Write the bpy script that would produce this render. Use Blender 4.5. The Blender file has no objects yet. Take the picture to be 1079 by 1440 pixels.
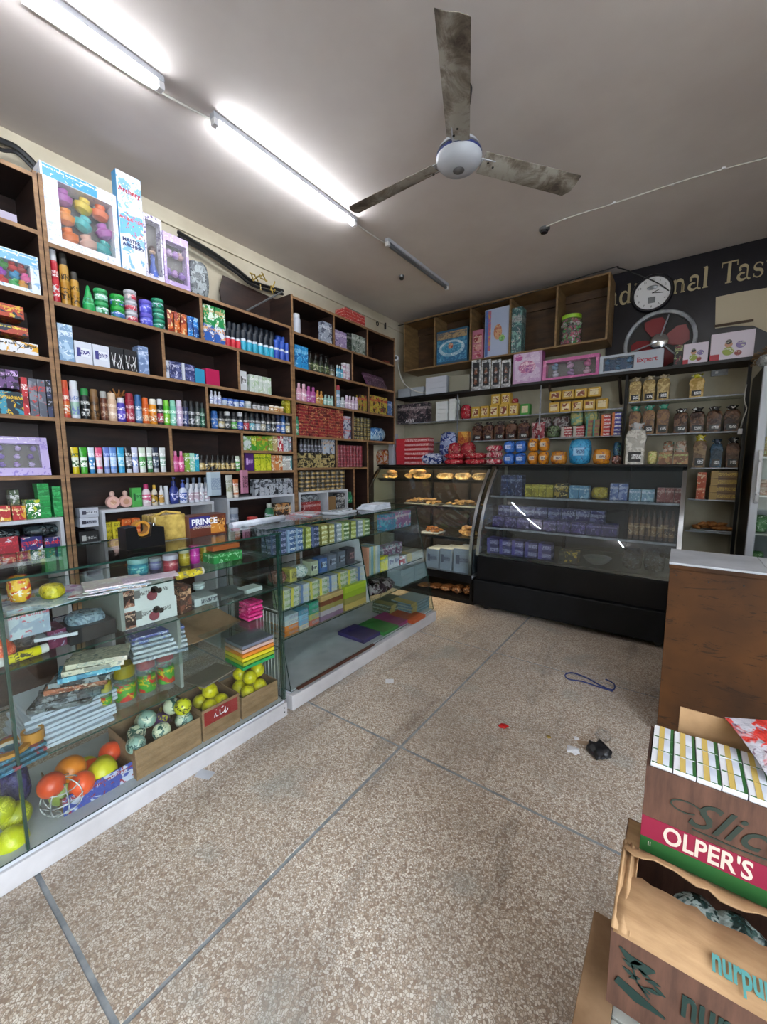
import bpy, bmesh, math, random
from mathutils import Vector, Matrix
random.seed(7)
scn = bpy.context.scene
COL = scn.collection

# ------------------------------------------------------------------ camera, world, exposure
FPX, YAW, PIT, ROL, CH = 571.95, -0.63142934, -0.11725147, -0.00256913, 1.45
_F = Vector((math.sin(YAW)*math.cos(PIT), math.cos(YAW)*math.cos(PIT), math.sin(PIT)))
_r = Vector((math.cos(YAW), -math.sin(YAW), 0)); _u = _r.cross(_F)
_R = _r*math.cos(ROL) + _u*math.sin(ROL); _U = -_r*math.sin(ROL) + _u*math.cos(ROL)
EYE = Vector((0, 0, CH))
cam = bpy.data.cameras.new('camera'); camo = bpy.data.objects.new('camera', cam); COL.objects.link(camo)
cam.sensor_fit = 'VERTICAL'; cam.sensor_height = 36; cam.lens = 36*FPX/1440; cam.clip_start = 0.02
camo.matrix_world = Matrix(((_R.x, _U.x, -_F.x, 0), (_R.y, _U.y, -_F.y, 0), (_R.z, _U.z, -_F.z, CH), (0, 0, 0, 1)))
scn.camera = camo
w = bpy.data.worlds.new('sky'); scn.world = w; w.use_nodes = True
bg = w.node_tree.nodes['Background']; bg.inputs[0].default_value = (.80, .90, 1, 1); bg.inputs[1].default_value = 4.2
scn.view_settings.view_transform = 'Standard'; scn.view_settings.look = 'None'
scn.view_settings.exposure = 1.65; scn.view_settings.gamma = 1; scn.view_settings.use_curve_mapping = False
scn.cycles.transparent_max_bounces = 32; scn.cycles.max_bounces = 8; scn.cycles.caustics_reflective = False
scn.cycles.sample_clamp_indirect = 4
TUBE_POWER = 23.0
WARM_POWER = 15.0
AX, AY, AZ = 0, 1, 2

def ray(px, py): return _F + _R*((px-539.5)/FPX) - _U*((py-720)/FPX)
def at(px, py, ax, v):
    """the point of the plane (axis ax = v) that the photograph's pixel shows"""
    d = ray(px, py); return EYE + d*((v-EYE[ax])/d[ax])
def solve(px, P, ax):
    """coordinate along axis ax so that point P seen in column px"""
    P = Vector(P); P[ax] = 0; d = P-EYE; e = Vector((0, 0, 0)); e[ax] = 1; q = px-539.5
    return (q*d.dot(_F) - FPX*d.dot(_R))/(FPX*e.dot(_R) - q*e.dot(_F))
def ztop(py, x, y):
    d = Vector((x, y, -CH)); q = 720-py
    return (q*d.dot(_F) - FPX*d.dot(_U))/(FPX*_U.z - q*_F.z)

# ------------------------------------------------------------------ materials
def lin(c):
    if isinstance(c, str):
        c = c.lstrip('#'); n = len(c)//3
        v = [int(c[i*n:(i+1)*n], 16)/(15 if n == 1 else 255) for i in range(3)]
    else: v = c
    return tuple(x/12.92 if x <= .04045 else ((x+.055)/1.055)**2.4 for x in v)
M = {}
class NT:
    def __init__(s, name):
        s.m = bpy.data.materials.new(name); s.m.use_nodes = True; s.t = s.m.node_tree; s.b = s.t.nodes['Principled BSDF']; M[name] = s.m
    def n(s, typ, **kw):
        x = s.t.nodes.new(typ)
        for k, v in kw.items():
            if k.startswith('i_'):
                k = k[2:]; x.inputs[int(k) if k.isdigit() else k].default_value = v
            else: setattr(x, k, v)
        return x
    def l(s, a, b): s.t.links.new(a, b)
    def set(s, **kw):
        for k, v in kw.items(): s.b.inputs[k.replace('_', ' ')].default_value = v
    def ramp(s, src, stops, interp='LINEAR'):
        r = s.n('ShaderNodeValToRGB'); r.color_ramp.interpolation = interp; e = r.color_ramp.elements
        while len(e) < len(stops): e.new(.5)
        for q, (p, c) in zip(e, stops): q.position = p; q.color = (*lin(c), 1) if isinstance(c, str) else (c, c, c, 1)
        s.l(src, r.inputs[0]); return r.outputs[0]
    def mix(s, fac, a, b, mode='MIX'):
        x = s.n('ShaderNodeMix', data_type='RGBA', blend_type=mode)
        for i, v in ((0, fac), (6, a), (7, b)):
            if hasattr(v, 'links'): s.l(v, x.inputs[i])
            elif i == 0: x.inputs[0].default_value = v
            else: x.inputs[i].default_value = (*lin(v), 1)
        return x.outputs[2]
    def math(s, op, a, b=0.0, c=0.0):
        x = s.n('ShaderNodeMath', operation=op)
        for i, v in enumerate((a, b, c)):
            if hasattr(v, 'links'): s.l(v, x.inputs[i])
            else: x.inputs[i].default_value = v
        return x.outputs[0]
    def noise(s, vec, scale, detail=3, rough=.5, dist=0):
        x = s.n('ShaderNodeTexNoise', i_Scale=scale, i_Detail=detail, i_Roughness=rough, i_Distortion=dist)
        if vec is not None: s.l(vec, x.inputs['Vector'])
        return x.outputs[0]
    def obj(s): return s.n('ShaderNodeTexCoord').outputs['Object']
    def col(s, c): s.l(c, s.b.inputs['Base Color'])
    def bump(s, h, strength=.3, dist=.01):
        b = s.n('ShaderNodeBump', i_Strength=strength, i_Distance=dist); s.l(h, b.inputs['Height']); s.l(b.outputs[0], s.b.inputs['Normal'])

def plain(name, c, rough=.5, metal=0.0, **kw):
    t = NT(name); t.set(Base_Color=(*lin(c), 1), Roughness=rough, Metallic=metal, **kw); return t
def mottled(name, c1, c2, scale, rough=.6, lo=.35, hi=.65, stretch=None, bump=0, detail=5):
    t = NT(name); v = t.obj()
    if stretch:
        mp = t.n('ShaderNodeMapping'); mp.inputs['Scale'].default_value = stretch; t.l(v, mp.inputs[0]); v = mp.outputs[0]
    nz = t.noise(v, scale, detail, .6); t.col(t.ramp(nz, [(lo, c1), (hi, c2)])); t.set(Roughness=rough)
    if bump: t.bump(nz, bump, .005)
    return t

mottled('ceiling_paint', '#cac0bd', '#d8d0cd', .9, .85)
mottled('wall_paint', '#b9ae98', '#cfc6b2', 1.6, .8)
mottled('wall_dim', '#a09986', '#bab39e', 1.6, .8)  # darker copy of the wall paint: back wall dimness put into the colour
mottled('dark_laminate', '#1d1210', '#37241e', 3, .45, stretch=(1, 1, 6))
mottled('edge_wood', '#6b4c33', '#9a7652', 7, .55, stretch=(1, 1, 4))
mottled('pale_ply', '#6d5436', '#8b6e48', 5, .6, stretch=(1, 1, 5))
mottled('brown_ply', '#3c2a1b', '#553d27', 4, .6, stretch=(1, 1, 4))
mottled('white_board', '#a9acb4', '#c5c8cf', 4, .45)
mottled('plinth_white', '#aba8aa', '#c2bfc1', 3, .5)
mottled('cardboard', '#7a5c3e', '#957556', 9, .8, stretch=(1, 1, 5))
mottled('cardboard_pale', '#977450', '#b18d66', 9, .8, stretch=(1, 4, 1), bump=.3)
mottled('cardboard_dark', '#4a3024', '#644334', 12, .75, stretch=(4, 1, .6))
mottled('black_metal', '#08080a', '#111114', 5, .35).set(**{'Specular_IOR_Level': .25})
mottled('ledge_black', '#08090b', '#111216', 8, .5).set(**{'Specular_IOR_Level': .25})
mottled('bread', '#9a6a35', '#dcb070', 22, .6, bump=.6)
mottled('pastry', '#7c431c', '#c58444', 30, .6, bump=.6)
mottled('paper_pile', '#b9bfce', '#dfe3ee', 9, .6)
mottled('black_plastic', '#0c0c0e', '#232327', 25, .4, bump=.6)
mottled('sign_board', '#0f0e15', '#1d1b25', 3, .32)
mottled('grey_film', '#5d6368', '#c3cbd0', 30, .25, bump=.7)
mottled('silver_film', '#4a4d50', '#e4e6e8', 22, .2, bump=.8)
mottled('gold_film', '#6e5a2c', '#c9ac5c', 12, .18, bump=.8, stretch=(1, 3, 1))
mottled('dirty_steel', '#6c7078', '#a2a6ae', 12, .35)
plain('gold_letter', '#b7a985', .5); plain('white', '#e2e2e6', .4); plain('black', '#111114', .4); plain('chrome', '#c4c8cc', .22, 1.0)
plain('steel', '#8b8f95', .35, .8); plain('teal_ink', '#4f8f8c', .6); plain('dark_ink', '#28342c', .6); plain('green_ink', '#14302b', .6)
plain('cream_ink', '#d8c6b8', .6); plain('crimson_print', '#8d1f3c', .5); plain('green_print', '#2a5d2c', .5); plain('red', '#c02020', .4)
plain('red_fan', '#7c1f24', .4); plain('white_door', '#b9bdc6', .35); plain('seal_black', '#0d0d0f', .5); plain('cable_black', '#17171a', .5)
plain('cable_white', '#c9c6c0', .5); plain('ink_blue', '#23306a', .5); plain('ink_red', '#b22a3a', .5); plain('tan_wall', '#c7bba3', .8)
plain('dark_wood_trim', '#2c1f19', .6); plain('glass_edge', '#1c3a33', .15); plain('gold_ink', '#cdb060', .5); plain('yellow_plain', '#d8c21c', .5)
plain('foam_white', '#bfc5cb', .7); plain('orange_tape', '#b07a2c', .25); plain('grey_board', '#7c827e', .5); plain('lilac_ink', '#7464a8', .5)

t = NT('tube_glow'); t.set(Base_Color=(1, 1, 1, 1), Emission_Color=(.93, .97, 1, 1), Emission_Strength=TUBE_POWER)
t = NT('warm_glow'); t.set(Base_Color=(1, .9, .7, 1), Emission_Color=(1, .72, .38, 1), Emission_Strength=WARM_POWER)

def glassmat(name, tint, ior=1.5, film=False, rough=.0, haze=None):
    t = NT(name); t.t.nodes.remove(t.b); out = t.t.nodes['Material Output']
    tr = t.n('ShaderNodeBsdfTransparent'); tr.inputs[0].default_value = (*tint, 1)
    gl = t.n('ShaderNodeBsdfGlossy', i_Roughness=rough); fr = t.n('ShaderNodeFresnel')
    # same surface reflectance whichever side is met: a thin sheet, no total internal reflection
    t.l(t.math('ADD', ior, t.math('MULTIPLY', t.n('ShaderNodeNewGeometry').outputs['Backfacing'], 1/ior-ior)), fr.inputs['IOR'])
    if film:
        nz = t.noise(t.obj(), 45, 3); b = t.n('ShaderNodeBump', i_Strength=.9, i_Distance=.01); t.l(nz, b.inputs['Height'])
        t.l(b.outputs[0], gl.inputs['Normal']); t.l(b.outputs[0], fr.inputs['Normal'])
    mx = t.n('ShaderNodeMixShader'); t.l(fr.outputs[0], mx.inputs[0]); t.l(tr.outputs[0], mx.inputs[1]); t.l(gl.outputs[0], mx.inputs[2])
    res = mx.outputs[0]
    if haze:
        df = t.n('ShaderNodeBsdfDiffuse'); df.inputs[0].default_value = (*haze[1], 1)
        m2 = t.n('ShaderNodeMixShader'); m2.inputs[0].default_value = haze[0]; t.l(res, m2.inputs[1]); t.l(df.outputs[0], m2.inputs[2]); res = m2.outputs[0]
    t.l(res, out.inputs['Surface'])
glassmat('glass', (.95, .98, .965))
glassmat('shelf_glass', (.91, .96, .94))
glassmat('case_glass', (.90, .94, .95), 1.6, haze=(.012, (.5, .6, .7)))
glassmat('clear_film', (.95, .95, .95), 1.3, film=True, rough=.12, haze=(.03, (.8, .82, .85)))
glassmat('jar_plastic', (.85, .87, .85), 1.45, rough=.05, haze=(.1, (.7, .75, .75)))

def terrazzo():
    t = NT('terrazzo'); v = t.n('ShaderNodeNewGeometry').outputs['Position']
    vo = t.n('ShaderNodeTexVoronoi', i_Scale=135); t.l(v, vo.inputs['Vector'])
    ve = t.n('ShaderNodeTexVoronoi', feature='DISTANCE_TO_EDGE', i_Scale=135); t.l(v, ve.inputs['Vector'])
    hsv = t.n('ShaderNodeSeparateColor'); t.l(vo.outputs['Color'], hsv.inputs[0])
    chip = t.ramp(hsv.outputs[0], [(0, '#927a68'), (.22, '#bda995'), (.55, '#d8cdbf'), (1, '#eee8df')])
    edge = t.ramp(ve.outputs['Distance'], [(.02, 0.0), (.13, 1.0)])
    c = t.mix(edge, '#8f7c6c', chip)
    big = t.noise(v, 1.3, 4, .6); c = t.mix(t.ramp(big, [(.42, 0.0), (.66, .5)]), c, '#80746a')
    mp = t.n('ShaderNodeMapping'); mp.inputs['Scale'].default_value = (2.2, .45, 1); mp.inputs['Location'].default_value = (3.1, .7, 0); t.l(v, mp.inputs[0])
    st = t.noise(mp.outputs[0], 2.2, 5, .65, .6); c = t.mix(t.ramp(st, [(.55, 0.0), (.70, .5)]), c, '#5c5047')
    g = t.noise(v, 3.1, 3); c = t.mix(t.ramp(g, [(.58, 0.0), (.7, .4)]), c, '#8c9290')
    t.col(c); t.set(Roughness=.42); rr = t.ramp(big, [(.3, .35), (.7, .55)]); t.l(rr, t.b.inputs['Roughness'])
terrazzo()
mottled('strip_grey', '#70767c', '#959a9e', 14, .5)

def blade_mat():
    t = NT('fan_blade'); v = t.obj()
    nz = t.noise(v, 9, 6, .7, .5); sx = t.n('ShaderNodeSeparateXYZ'); t.l(v, sx.inputs[0])
    a = t.math('ADD', nz, t.math('MULTIPLY', sx.outputs[0], .28)); a = t.math('ADD', a, t.math('MULTIPLY', t.math('ABSOLUTE', sx.outputs[1]), 1.6))
    t.col(t.ramp(a, [(.62, '#a39e95'), (.76, '#776d62'), (.93, '#3a302a')])); t.set(Roughness=.6)
blade_mat()
def counter_wood():
    t = NT('counter_wood'); v = t.obj()
    c = t.ramp(t.noise(v, 2.4, 4, .5), [(.35, '#38200b'), (.62, '#5a3614')])
    mp = t.n('ShaderNodeMapping'); mp.inputs['Scale'].default_value = (.6, 1, 3); t.l(v, mp.inputs[0])
    c = t.mix(t.ramp(t.noise(mp.outputs[0], 9, 8, .8, 1), [(.57, 0.0), (.60, .85)]), c, '#2a180c')
    t.col(c); t.set(Roughness=.62, Specular_IOR_Level=.3)
counter_wood()

def attr(t, name):
    return t.n('ShaderNodeAttribute', attribute_type='OBJECT', attribute_name=name)
def print_mats():
    # packaging: its printed colours are custom properties c1, c2, c3 of the object, its artwork offset is seed
    for style in ('solid', 'art', 'band', 'film', 'rows'):
        t = NT(style); v = t.obj(); c1, c2, c3 = (attr(t, n).outputs['Color'] for n in ('c1', 'c2', 'c3'))
        if style == 'solid': t.col(c1); t.set(Roughness=.4); continue
        ad = t.n('ShaderNodeVectorMath', operation='ADD'); t.l(v, ad.inputs[0]); t.l(attr(t, 'seed').outputs['Color'], ad.inputs[1]); v2 = ad.outputs[0]
        gz = t.n('ShaderNodeSeparateXYZ'); t.l(t.n('ShaderNodeTexCoord').outputs['Generated'], gz.inputs[0]); z = gz.outputs[2]; x = gz.outputs[0]
        mp = t.n('ShaderNodeMapping'); mp.inputs['Scale'].default_value = (260, 260, 110); t.l(v2, mp.inputs[0])
        script = t.ramp(t.noise(mp.outputs[0], 1, 1), [(.47, 0.0), (.5, 1.0)])
        def between(s, a, b): return t.math('MULTIPLY', t.math('GREATER_THAN', s, a), t.math('LESS_THAN', s, b))
        if style == 'art':
            c = t.mix(t.ramp(t.noise(v2, 19, 2, .5, .8), [(.53, 0.0), (.56, 1.0)]), c1, c2)
            c = t.mix(t.ramp(t.noise(v2, 42, 3, .5, 1), [(.60, 0.0), (.62, 1.0)]), c, c3)
            c = t.mix(t.math('MULTIPLY', script, between(z, .68, .82)), c, c3); t.set(Roughness=.35)
        elif style == 'band':
            c = t.mix(between(z, .12, .55), c1, c2)
            c = t.mix(t.math('MULTIPLY', t.ramp(t.noise(v2, 70, 2), [(.5, 0.0), (.53, 1.0)]), between(z, .15, .42)), c, c3)
            c = t.mix(t.math('MULTIPLY', script, between(z, .60, .74)), c, c3); t.set(Roughness=.3)
        elif style == 'rows':
            c = t.mix(t.math('MULTIPLY', script, between(z, .25, .75)), c1, c3)
            c = t.mix(between(x, .0, .28), c, c2); t.set(Roughness=.45)
        else:
            nz = t.noise(v2, 17, 3, .6, 1)
            c = t.mix(t.ramp(nz, [(.48, 0.0), (.52, 1.0)]), c1, c2); c = t.mix(t.ramp(t.noise(v2, 46, 2, .5, 1), [(.60, 0.0), (.63, 1.0)]), c, c3)
            t.bump(t.noise(v2, 60, 4), .9, .01); t.set(Roughness=.22)
        t.col(c)
print_mats()

# ------------------------------------------------------------------ mesh helpers
def me_from(name, verts, faces, smooth=False, mat=None, sharp=.7):
    m = bpy.data.meshes.new(name); m.from_pydata([tuple(v) for v in verts], [], faces); m.update()
    if smooth:
        for p in m.polygons: p.use_smooth = True
        m.set_sharp_from_angle(angle=sharp)
    if mat: m.materials.append(M[mat] if isinstance(mat, str) else mat)
    return m
def new_bm(): return bmesh.new()
def bm_mesh(name, bm, mat=None, smooth=False, sharp=.6):
    bmesh.ops.recalc_face_normals(bm, faces=bm.faces)
    m = bpy.data.meshes.new(name); bm.to_mesh(m); bm.free()
    if smooth:
        for p in m.polygons: p.use_smooth = True
        m.set_sharp_from_angle(angle=sharp)
    if mat: m.materials.append(M[mat])
    return m
def add_box(bm, lo, hi, rot=None, at_=None, bev=0):
    b = bmesh.new(); bmesh.ops.create_cube(b, size=1)
    s = [hi[i]-lo[i] for i in range(3)]; c = [(hi[i]+lo[i])/2 for i in range(3)]
    for v in b.verts: v.co = Vector((v.co.x*s[0], v.co.y*s[1], v.co.z*s[2]))
    if bev: bmesh.ops.bevel(b, geom=b.edges[:], offset=min(bev, min(s)*.35), segments=2, affect='EDGES', profile=.6)
    for v in b.verts:
        if rot is not None: v.co = rot @ v.co
        v.co += Vector(c)
    t = bpy.data.meshes.new('t'); b.to_mesh(t); b.free(); bm.from_mesh(t); bpy.data.meshes.remove(t)
def lathe_vf(prof, n=14, sx=1, sy=1, z0=0):
    vs, fs = [], []
    for r, z in prof:
        for k in range(n):
            a = 2*math.pi*k/n; vs.append((r*sx*math.cos(a), r*sy*math.sin(a), z+z0))
    for i in range(len(prof)-1):
        for k in range(n): fs.append((i*n+k, i*n+(k+1) % n, (i+1)*n+(k+1) % n, (i+1)*n+k))
    if prof[0] == prof[-1]: return vs, fs
    if prof[0][0] > 1e-5: fs.append(tuple(reversed(range(n))))
    if prof[-1][0] > 1e-5: fs.append(tuple((len(prof)-1)*n+k for k in range(n)))
    return vs, fs
def add_vf(bm, vs, fs, mtx=None):
    bv = [bm.verts.new((mtx @ Vector(v)) if mtx is not None else v) for v in vs]
    for f in fs:
        try: bm.faces.new([bv[i] for i in f])
        except ValueError: pass
def tube_vf(pts, r, n=6):
    pts = [Vector(p) for p in pts]; vs, fs = [], []
    for i, p in enumerate(pts):
        d = (pts[min(i+1, len(pts)-1)]-pts[max(i-1, 0)]).normalized()
        a = d.cross(Vector((0, 0, 1)));
        if a.length < .05: a = d.cross(Vector((1, 0, 0)))
        a.normalize(); b = d.cross(a)
        for k in range(n):
            t_ = 2*math.pi*k/n; vs.append(p+a*(r*math.cos(t_))+b*(r*math.sin(t_)))
    for i in range(len(pts)-1):
        for k in range(n): fs.append((i*n+k, i*n+(k+1) % n, (i+1)*n+(k+1) % n, (i+1)*n+k))
    fs.append(tuple(range(n))); fs.append(tuple((len(pts)-1)*n+k for k in range(n)))
    return vs, fs
def smooth_path(pts, k=6):
    pts = [Vector(p) for p in pts]; out = []
    for i in range(len(pts)-1):
        p0, p1, p2, p3 = pts[max(i-1, 0)], pts[i], pts[i+1], pts[min(i+2, len(pts)-1)]
        for j in range(k):
            t_ = j/k; out.append(.5*((2*p1)+(-p0+p2)*t_+(2*p0-5*p1+4*p2-p3)*t_*t_+(-p0+3*p1-3*p2+p3)*t_**3))
    out.append(pts[-1]); return out

LABELS = {}
def setp(o, label=None, cat=None, group=None, kind=None):
    if label:
        o['label'] = label
        if cat and not (group and LABELS.get(label) == group) and label in LABELS: print('DUP LABEL', label)
        if cat: LABELS[label] = group
        n = len(label.split())
        if n > 16 or n < 4: print('LABEL LENGTH', n, label)
    if cat: o['category'] = cat
    if group: o['group'] = group
    if kind: o['kind'] = kind
    return o
def ob(name, me, parent=None, loc=(0, 0, 0), rot=(0, 0, 0), label=None, cat=None, group=None, kind=None):
    o = bpy.data.objects.new(name, me); COL.objects.link(o); o.location = loc; o.rotation_euler = rot
    if parent is not None: o.parent = parent
    return setp(o, label, cat, group, kind)
def thing(name, label, cat, loc=(0, 0, 0), rz=0, group=None, rot=None):
    return ob(name, None, None, loc, rot or (0, 0, rz), label, cat, group)
BOXC = {}
def boxme(w, d, h, mat, bev=.0015, z0=0):
    k = ('b', round(w, 3), round(d, 3), round(h, 3), mat, bev, z0)
    if k not in BOXC:
        bm = new_bm(); add_box(bm, (-w/2, -d/2, z0), (w/2, d/2, z0+h), bev=bev); BOXC[k] = bm_mesh('box', bm, mat)
    return BOXC[k]
def part_box(name, lo, hi, mat, parent, bev=.0015, label=None, kind=None):
    w_, d_, h_ = (hi[i]-lo[i] for i in range(3))
    return ob(name, boxme(w_, d_, h_, mat, bev), parent, ((lo[0]+hi[0])/2, (lo[1]+hi[1])/2, lo[2]), label=label, kind=kind)
def pane(name, lo, hi, parent, mat='glass'):
    """a glass sheet with green-dark polished edges"""
    bm = new_bm(); add_box(bm, lo, hi); s = [hi[i]-lo[i] for i in range(3)]; thin = s.index(min(s))
    m = bm_mesh('pane', bm, mat); m.materials.append(M['glass_edge'])
    for p in m.polygons:
        if abs(p.normal[thin]) < .5: p.material_index = 1
    return ob(name, m, parent)
def colours(o, c1, c2=None, c3=None, seed=None):
    o['c1'] = lin(c1); o['c2'] = lin(c2 or c1); o['c3'] = lin(c3 or 'fff')
    s = random.random()*9 if seed is None else seed; o['seed'] = (s, s*1.7 % 5, s*.7)
    return o
def text(s, size, mat, parent, loc, rot, name='lettering', shear=0, off=0, ext=.0004, sx=1, spacing=1, align='LEFT'):
    c = bpy.data.curves.new(name, 'FONT'); c.body = s; c.size = size; c.shear = shear; c.offset = off; c.extrude = ext
    c.space_character = spacing; c.align_x = align; c.resolution_u = 3
    tmp = bpy.data.objects.new('tmp', c); COL.objects.link(tmp); dg = bpy.context.evaluated_depsgraph_get(); dg.update()
    me = bpy.data.meshes.new_from_object(tmp.evaluated_get(dg)); bpy.data.objects.remove(tmp); me.materials.clear(); me.materials.append(M[mat])
    o = ob(name, me, parent, loc, rot); o.scale = (sx, 1, 1); return o
HP = math.pi/2

# ------------------------------------------------------------------ the room
XW, YB, ZC, XR, YF = -3.22, 4.9, 3.34, 1.9, -2.4
def struct(name, lo, hi, mat, bev=0):
    bm = new_bm(); add_box(bm, lo, hi, bev=bev); return ob(name, bm_mesh(name, bm, mat), kind='structure')
floor = struct('floor', (XW-.1, YF-.1, -.12), (XR+.1, YB+.1, -.004), 'strip_grey')
gx = [XW]+[-1.08+1.31*i for i in range(-1, 3)]+[XR]; gy = [YF]+[.31+1.31*i for i in range(-2, 4)]+[YB]
for i in range(len(gx)-1):
    for j in range(len(gy)-1):
        if gx[i+1]-gx[i] < .05: continue
        part_box('terrazzo_slab', (gx[i]+.008, gy[j]+.008, -.0039), (gx[i+1]-.008, gy[j+1]-.008, -.0001*((i+j) % 2)), 'terrazzo', floor, .003)
struct('ceiling', (XW-.1, YF-.1, ZC), (XR+.1, YB+.1, ZC+.12), 'ceiling_paint')
struct('wall_left', (XW-.12, YF-.1, -.012), (XW, YB+.1, ZC), 'wall_paint')
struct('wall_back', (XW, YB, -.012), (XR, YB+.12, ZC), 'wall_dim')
bm = new_bm(); add_box(bm, (XR, .6, -.012), (XR+.12, YB+.1, ZC)); add_box(bm, (XR, YF-.1, 2.7), (XR+.12, .6, ZC)); add_box(bm, (XR, YF-.1, -.012), (XR+.12, YF+.1, 2.7))
ob('wall_right', bm_mesh('wall_right', bm, 'wall_paint'), kind='structure')   # opening added on this unseen side to let sky light in
bm = new_bm(); add_box(bm, (XW, YF-.12, -.012), (XR, YF, ZC))
ob('wall_front', bm_mesh('wall_front', bm, 'wall_paint'), kind='structure')
struct('trim_1', (XW, YF, 3.225), (XW+.018, YB, 3.245), 'wall_paint', .004)
struct('pavement', (XR+.1, -9, -.2), (12, 6, -.1), 'strip_grey')

# ------------------------------------------------------------------ lights: ceiling tubes
def tube_light(x, y0, label, lit=True, L=1.2, z=ZC):
    t_ = thing('tube_light', label, 'light', (x, y0+L/2, z), 0)
    part_box('batten', (-.02, -L/2, -.028), (.02, L/2, 0), 'white_door', t_, .003)
    vs, fs = lathe_vf([(.014, -L/2+.03), (.014, L/2-.03)], 12)
    vs = [(v[0], v[2], v[1]-.046) for v in vs]
    ob('tube', me_from('tube', vs, fs, True, 'tube_glow' if lit else 'steel'), t_)
    for s in (-1, 1): part_box('end_cap', (-.018, s*L/2-.03*(s > 0), -.062), (.018, s*L/2+.03*(s < 0), -.027), 'white', t_, .004)
    return t_
tube_light(-2.20, -.03, 'glowing white ceiling tube nearest the camera at the upper left')
tube_light(-2.18, 1.42, 'glowing white ceiling tube between the first tube and the ceiling fan')
tube_light(-2.14, 2.98, 'unlit slim ceiling tube above the far left shelves', False, 1.1)
tube_light(.42, 1.0, 'glowing ceiling tube on the right above the cartons', True)
tube_light(-.9, -1.9, 'added unseen fill tube behind the camera on the left', True)  # added out of view to brighten the room from behind
tube_light(.7, -1.9, 'added unseen fill tube behind the camera on the right', True)  # second added fill tube, also out of view

def wire(name, pts, r, mat, label, cat='wire', seg=6, n=6, parent=None):
    vs, fs = tube_vf(smooth_path(pts, seg), r, n); me = me_from(name, vs, fs, True, mat)
    return ob(name, me, parent, label=label, cat=cat)
zc = ZC-.008
P = lambda px, py, z=None: tuple(at(px, py, AZ, z if z is not None else zc))
wire('ceiling_wire', [P(30, 2), P(120, 62), P(200, 115), P(262, 150), P(303, 172), P(350, 205), P(420, 262), P(470, 290), P(505, 318), P(530, 335), P(552, 348)], .006, 'cable_white', 'grey wire sagging along the ceiling beside the lit tubes')
wire('ceiling_wire', [P(765, 320), P(800, 306), P(864, 286), P(946, 259), P(1020, 237), P(1079, 222), P(1150, 200)], .005, 'cable_white', 'white clipped wire crossing the ceiling on the right')
for q, (px, py) in enumerate(((795, 308), (864, 285), (946, 260), (1018, 236))):
    p = P(px, py); ob('wire_clip', boxme(.02, .014, .012, 'white', .003), None, (p[0], p[1], ZC-.014), label='%s white clip from the ceiling rose on the right wire' % ('first', 'second', 'third', 'fourth')[q], cat='clip')
def ceiling_rose(px, py, label, r=.03):
    p = P(px, py, ZC); t_ = thing('ceiling_rose', label, 'fitting', p)
    vs, fs = lathe_vf([(r, 0), (r, -.012), (r*.8, -.02)], 18); ob('ring', me_from('ring', vs, fs, True, 'steel'), t_)
    vs, fs = lathe_vf([(r*.7, -.019), (r*.65, -.035)], 18); ob('socket', me_from('socket', vs, fs, True, 'black'), t_)
ceiling_rose(766, 321, 'black round ceiling rose at the end of the white wire', .042)
ceiling_rose(565, 388, 'small black ceiling hole fitting beside the unlit tube', .03)

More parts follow.
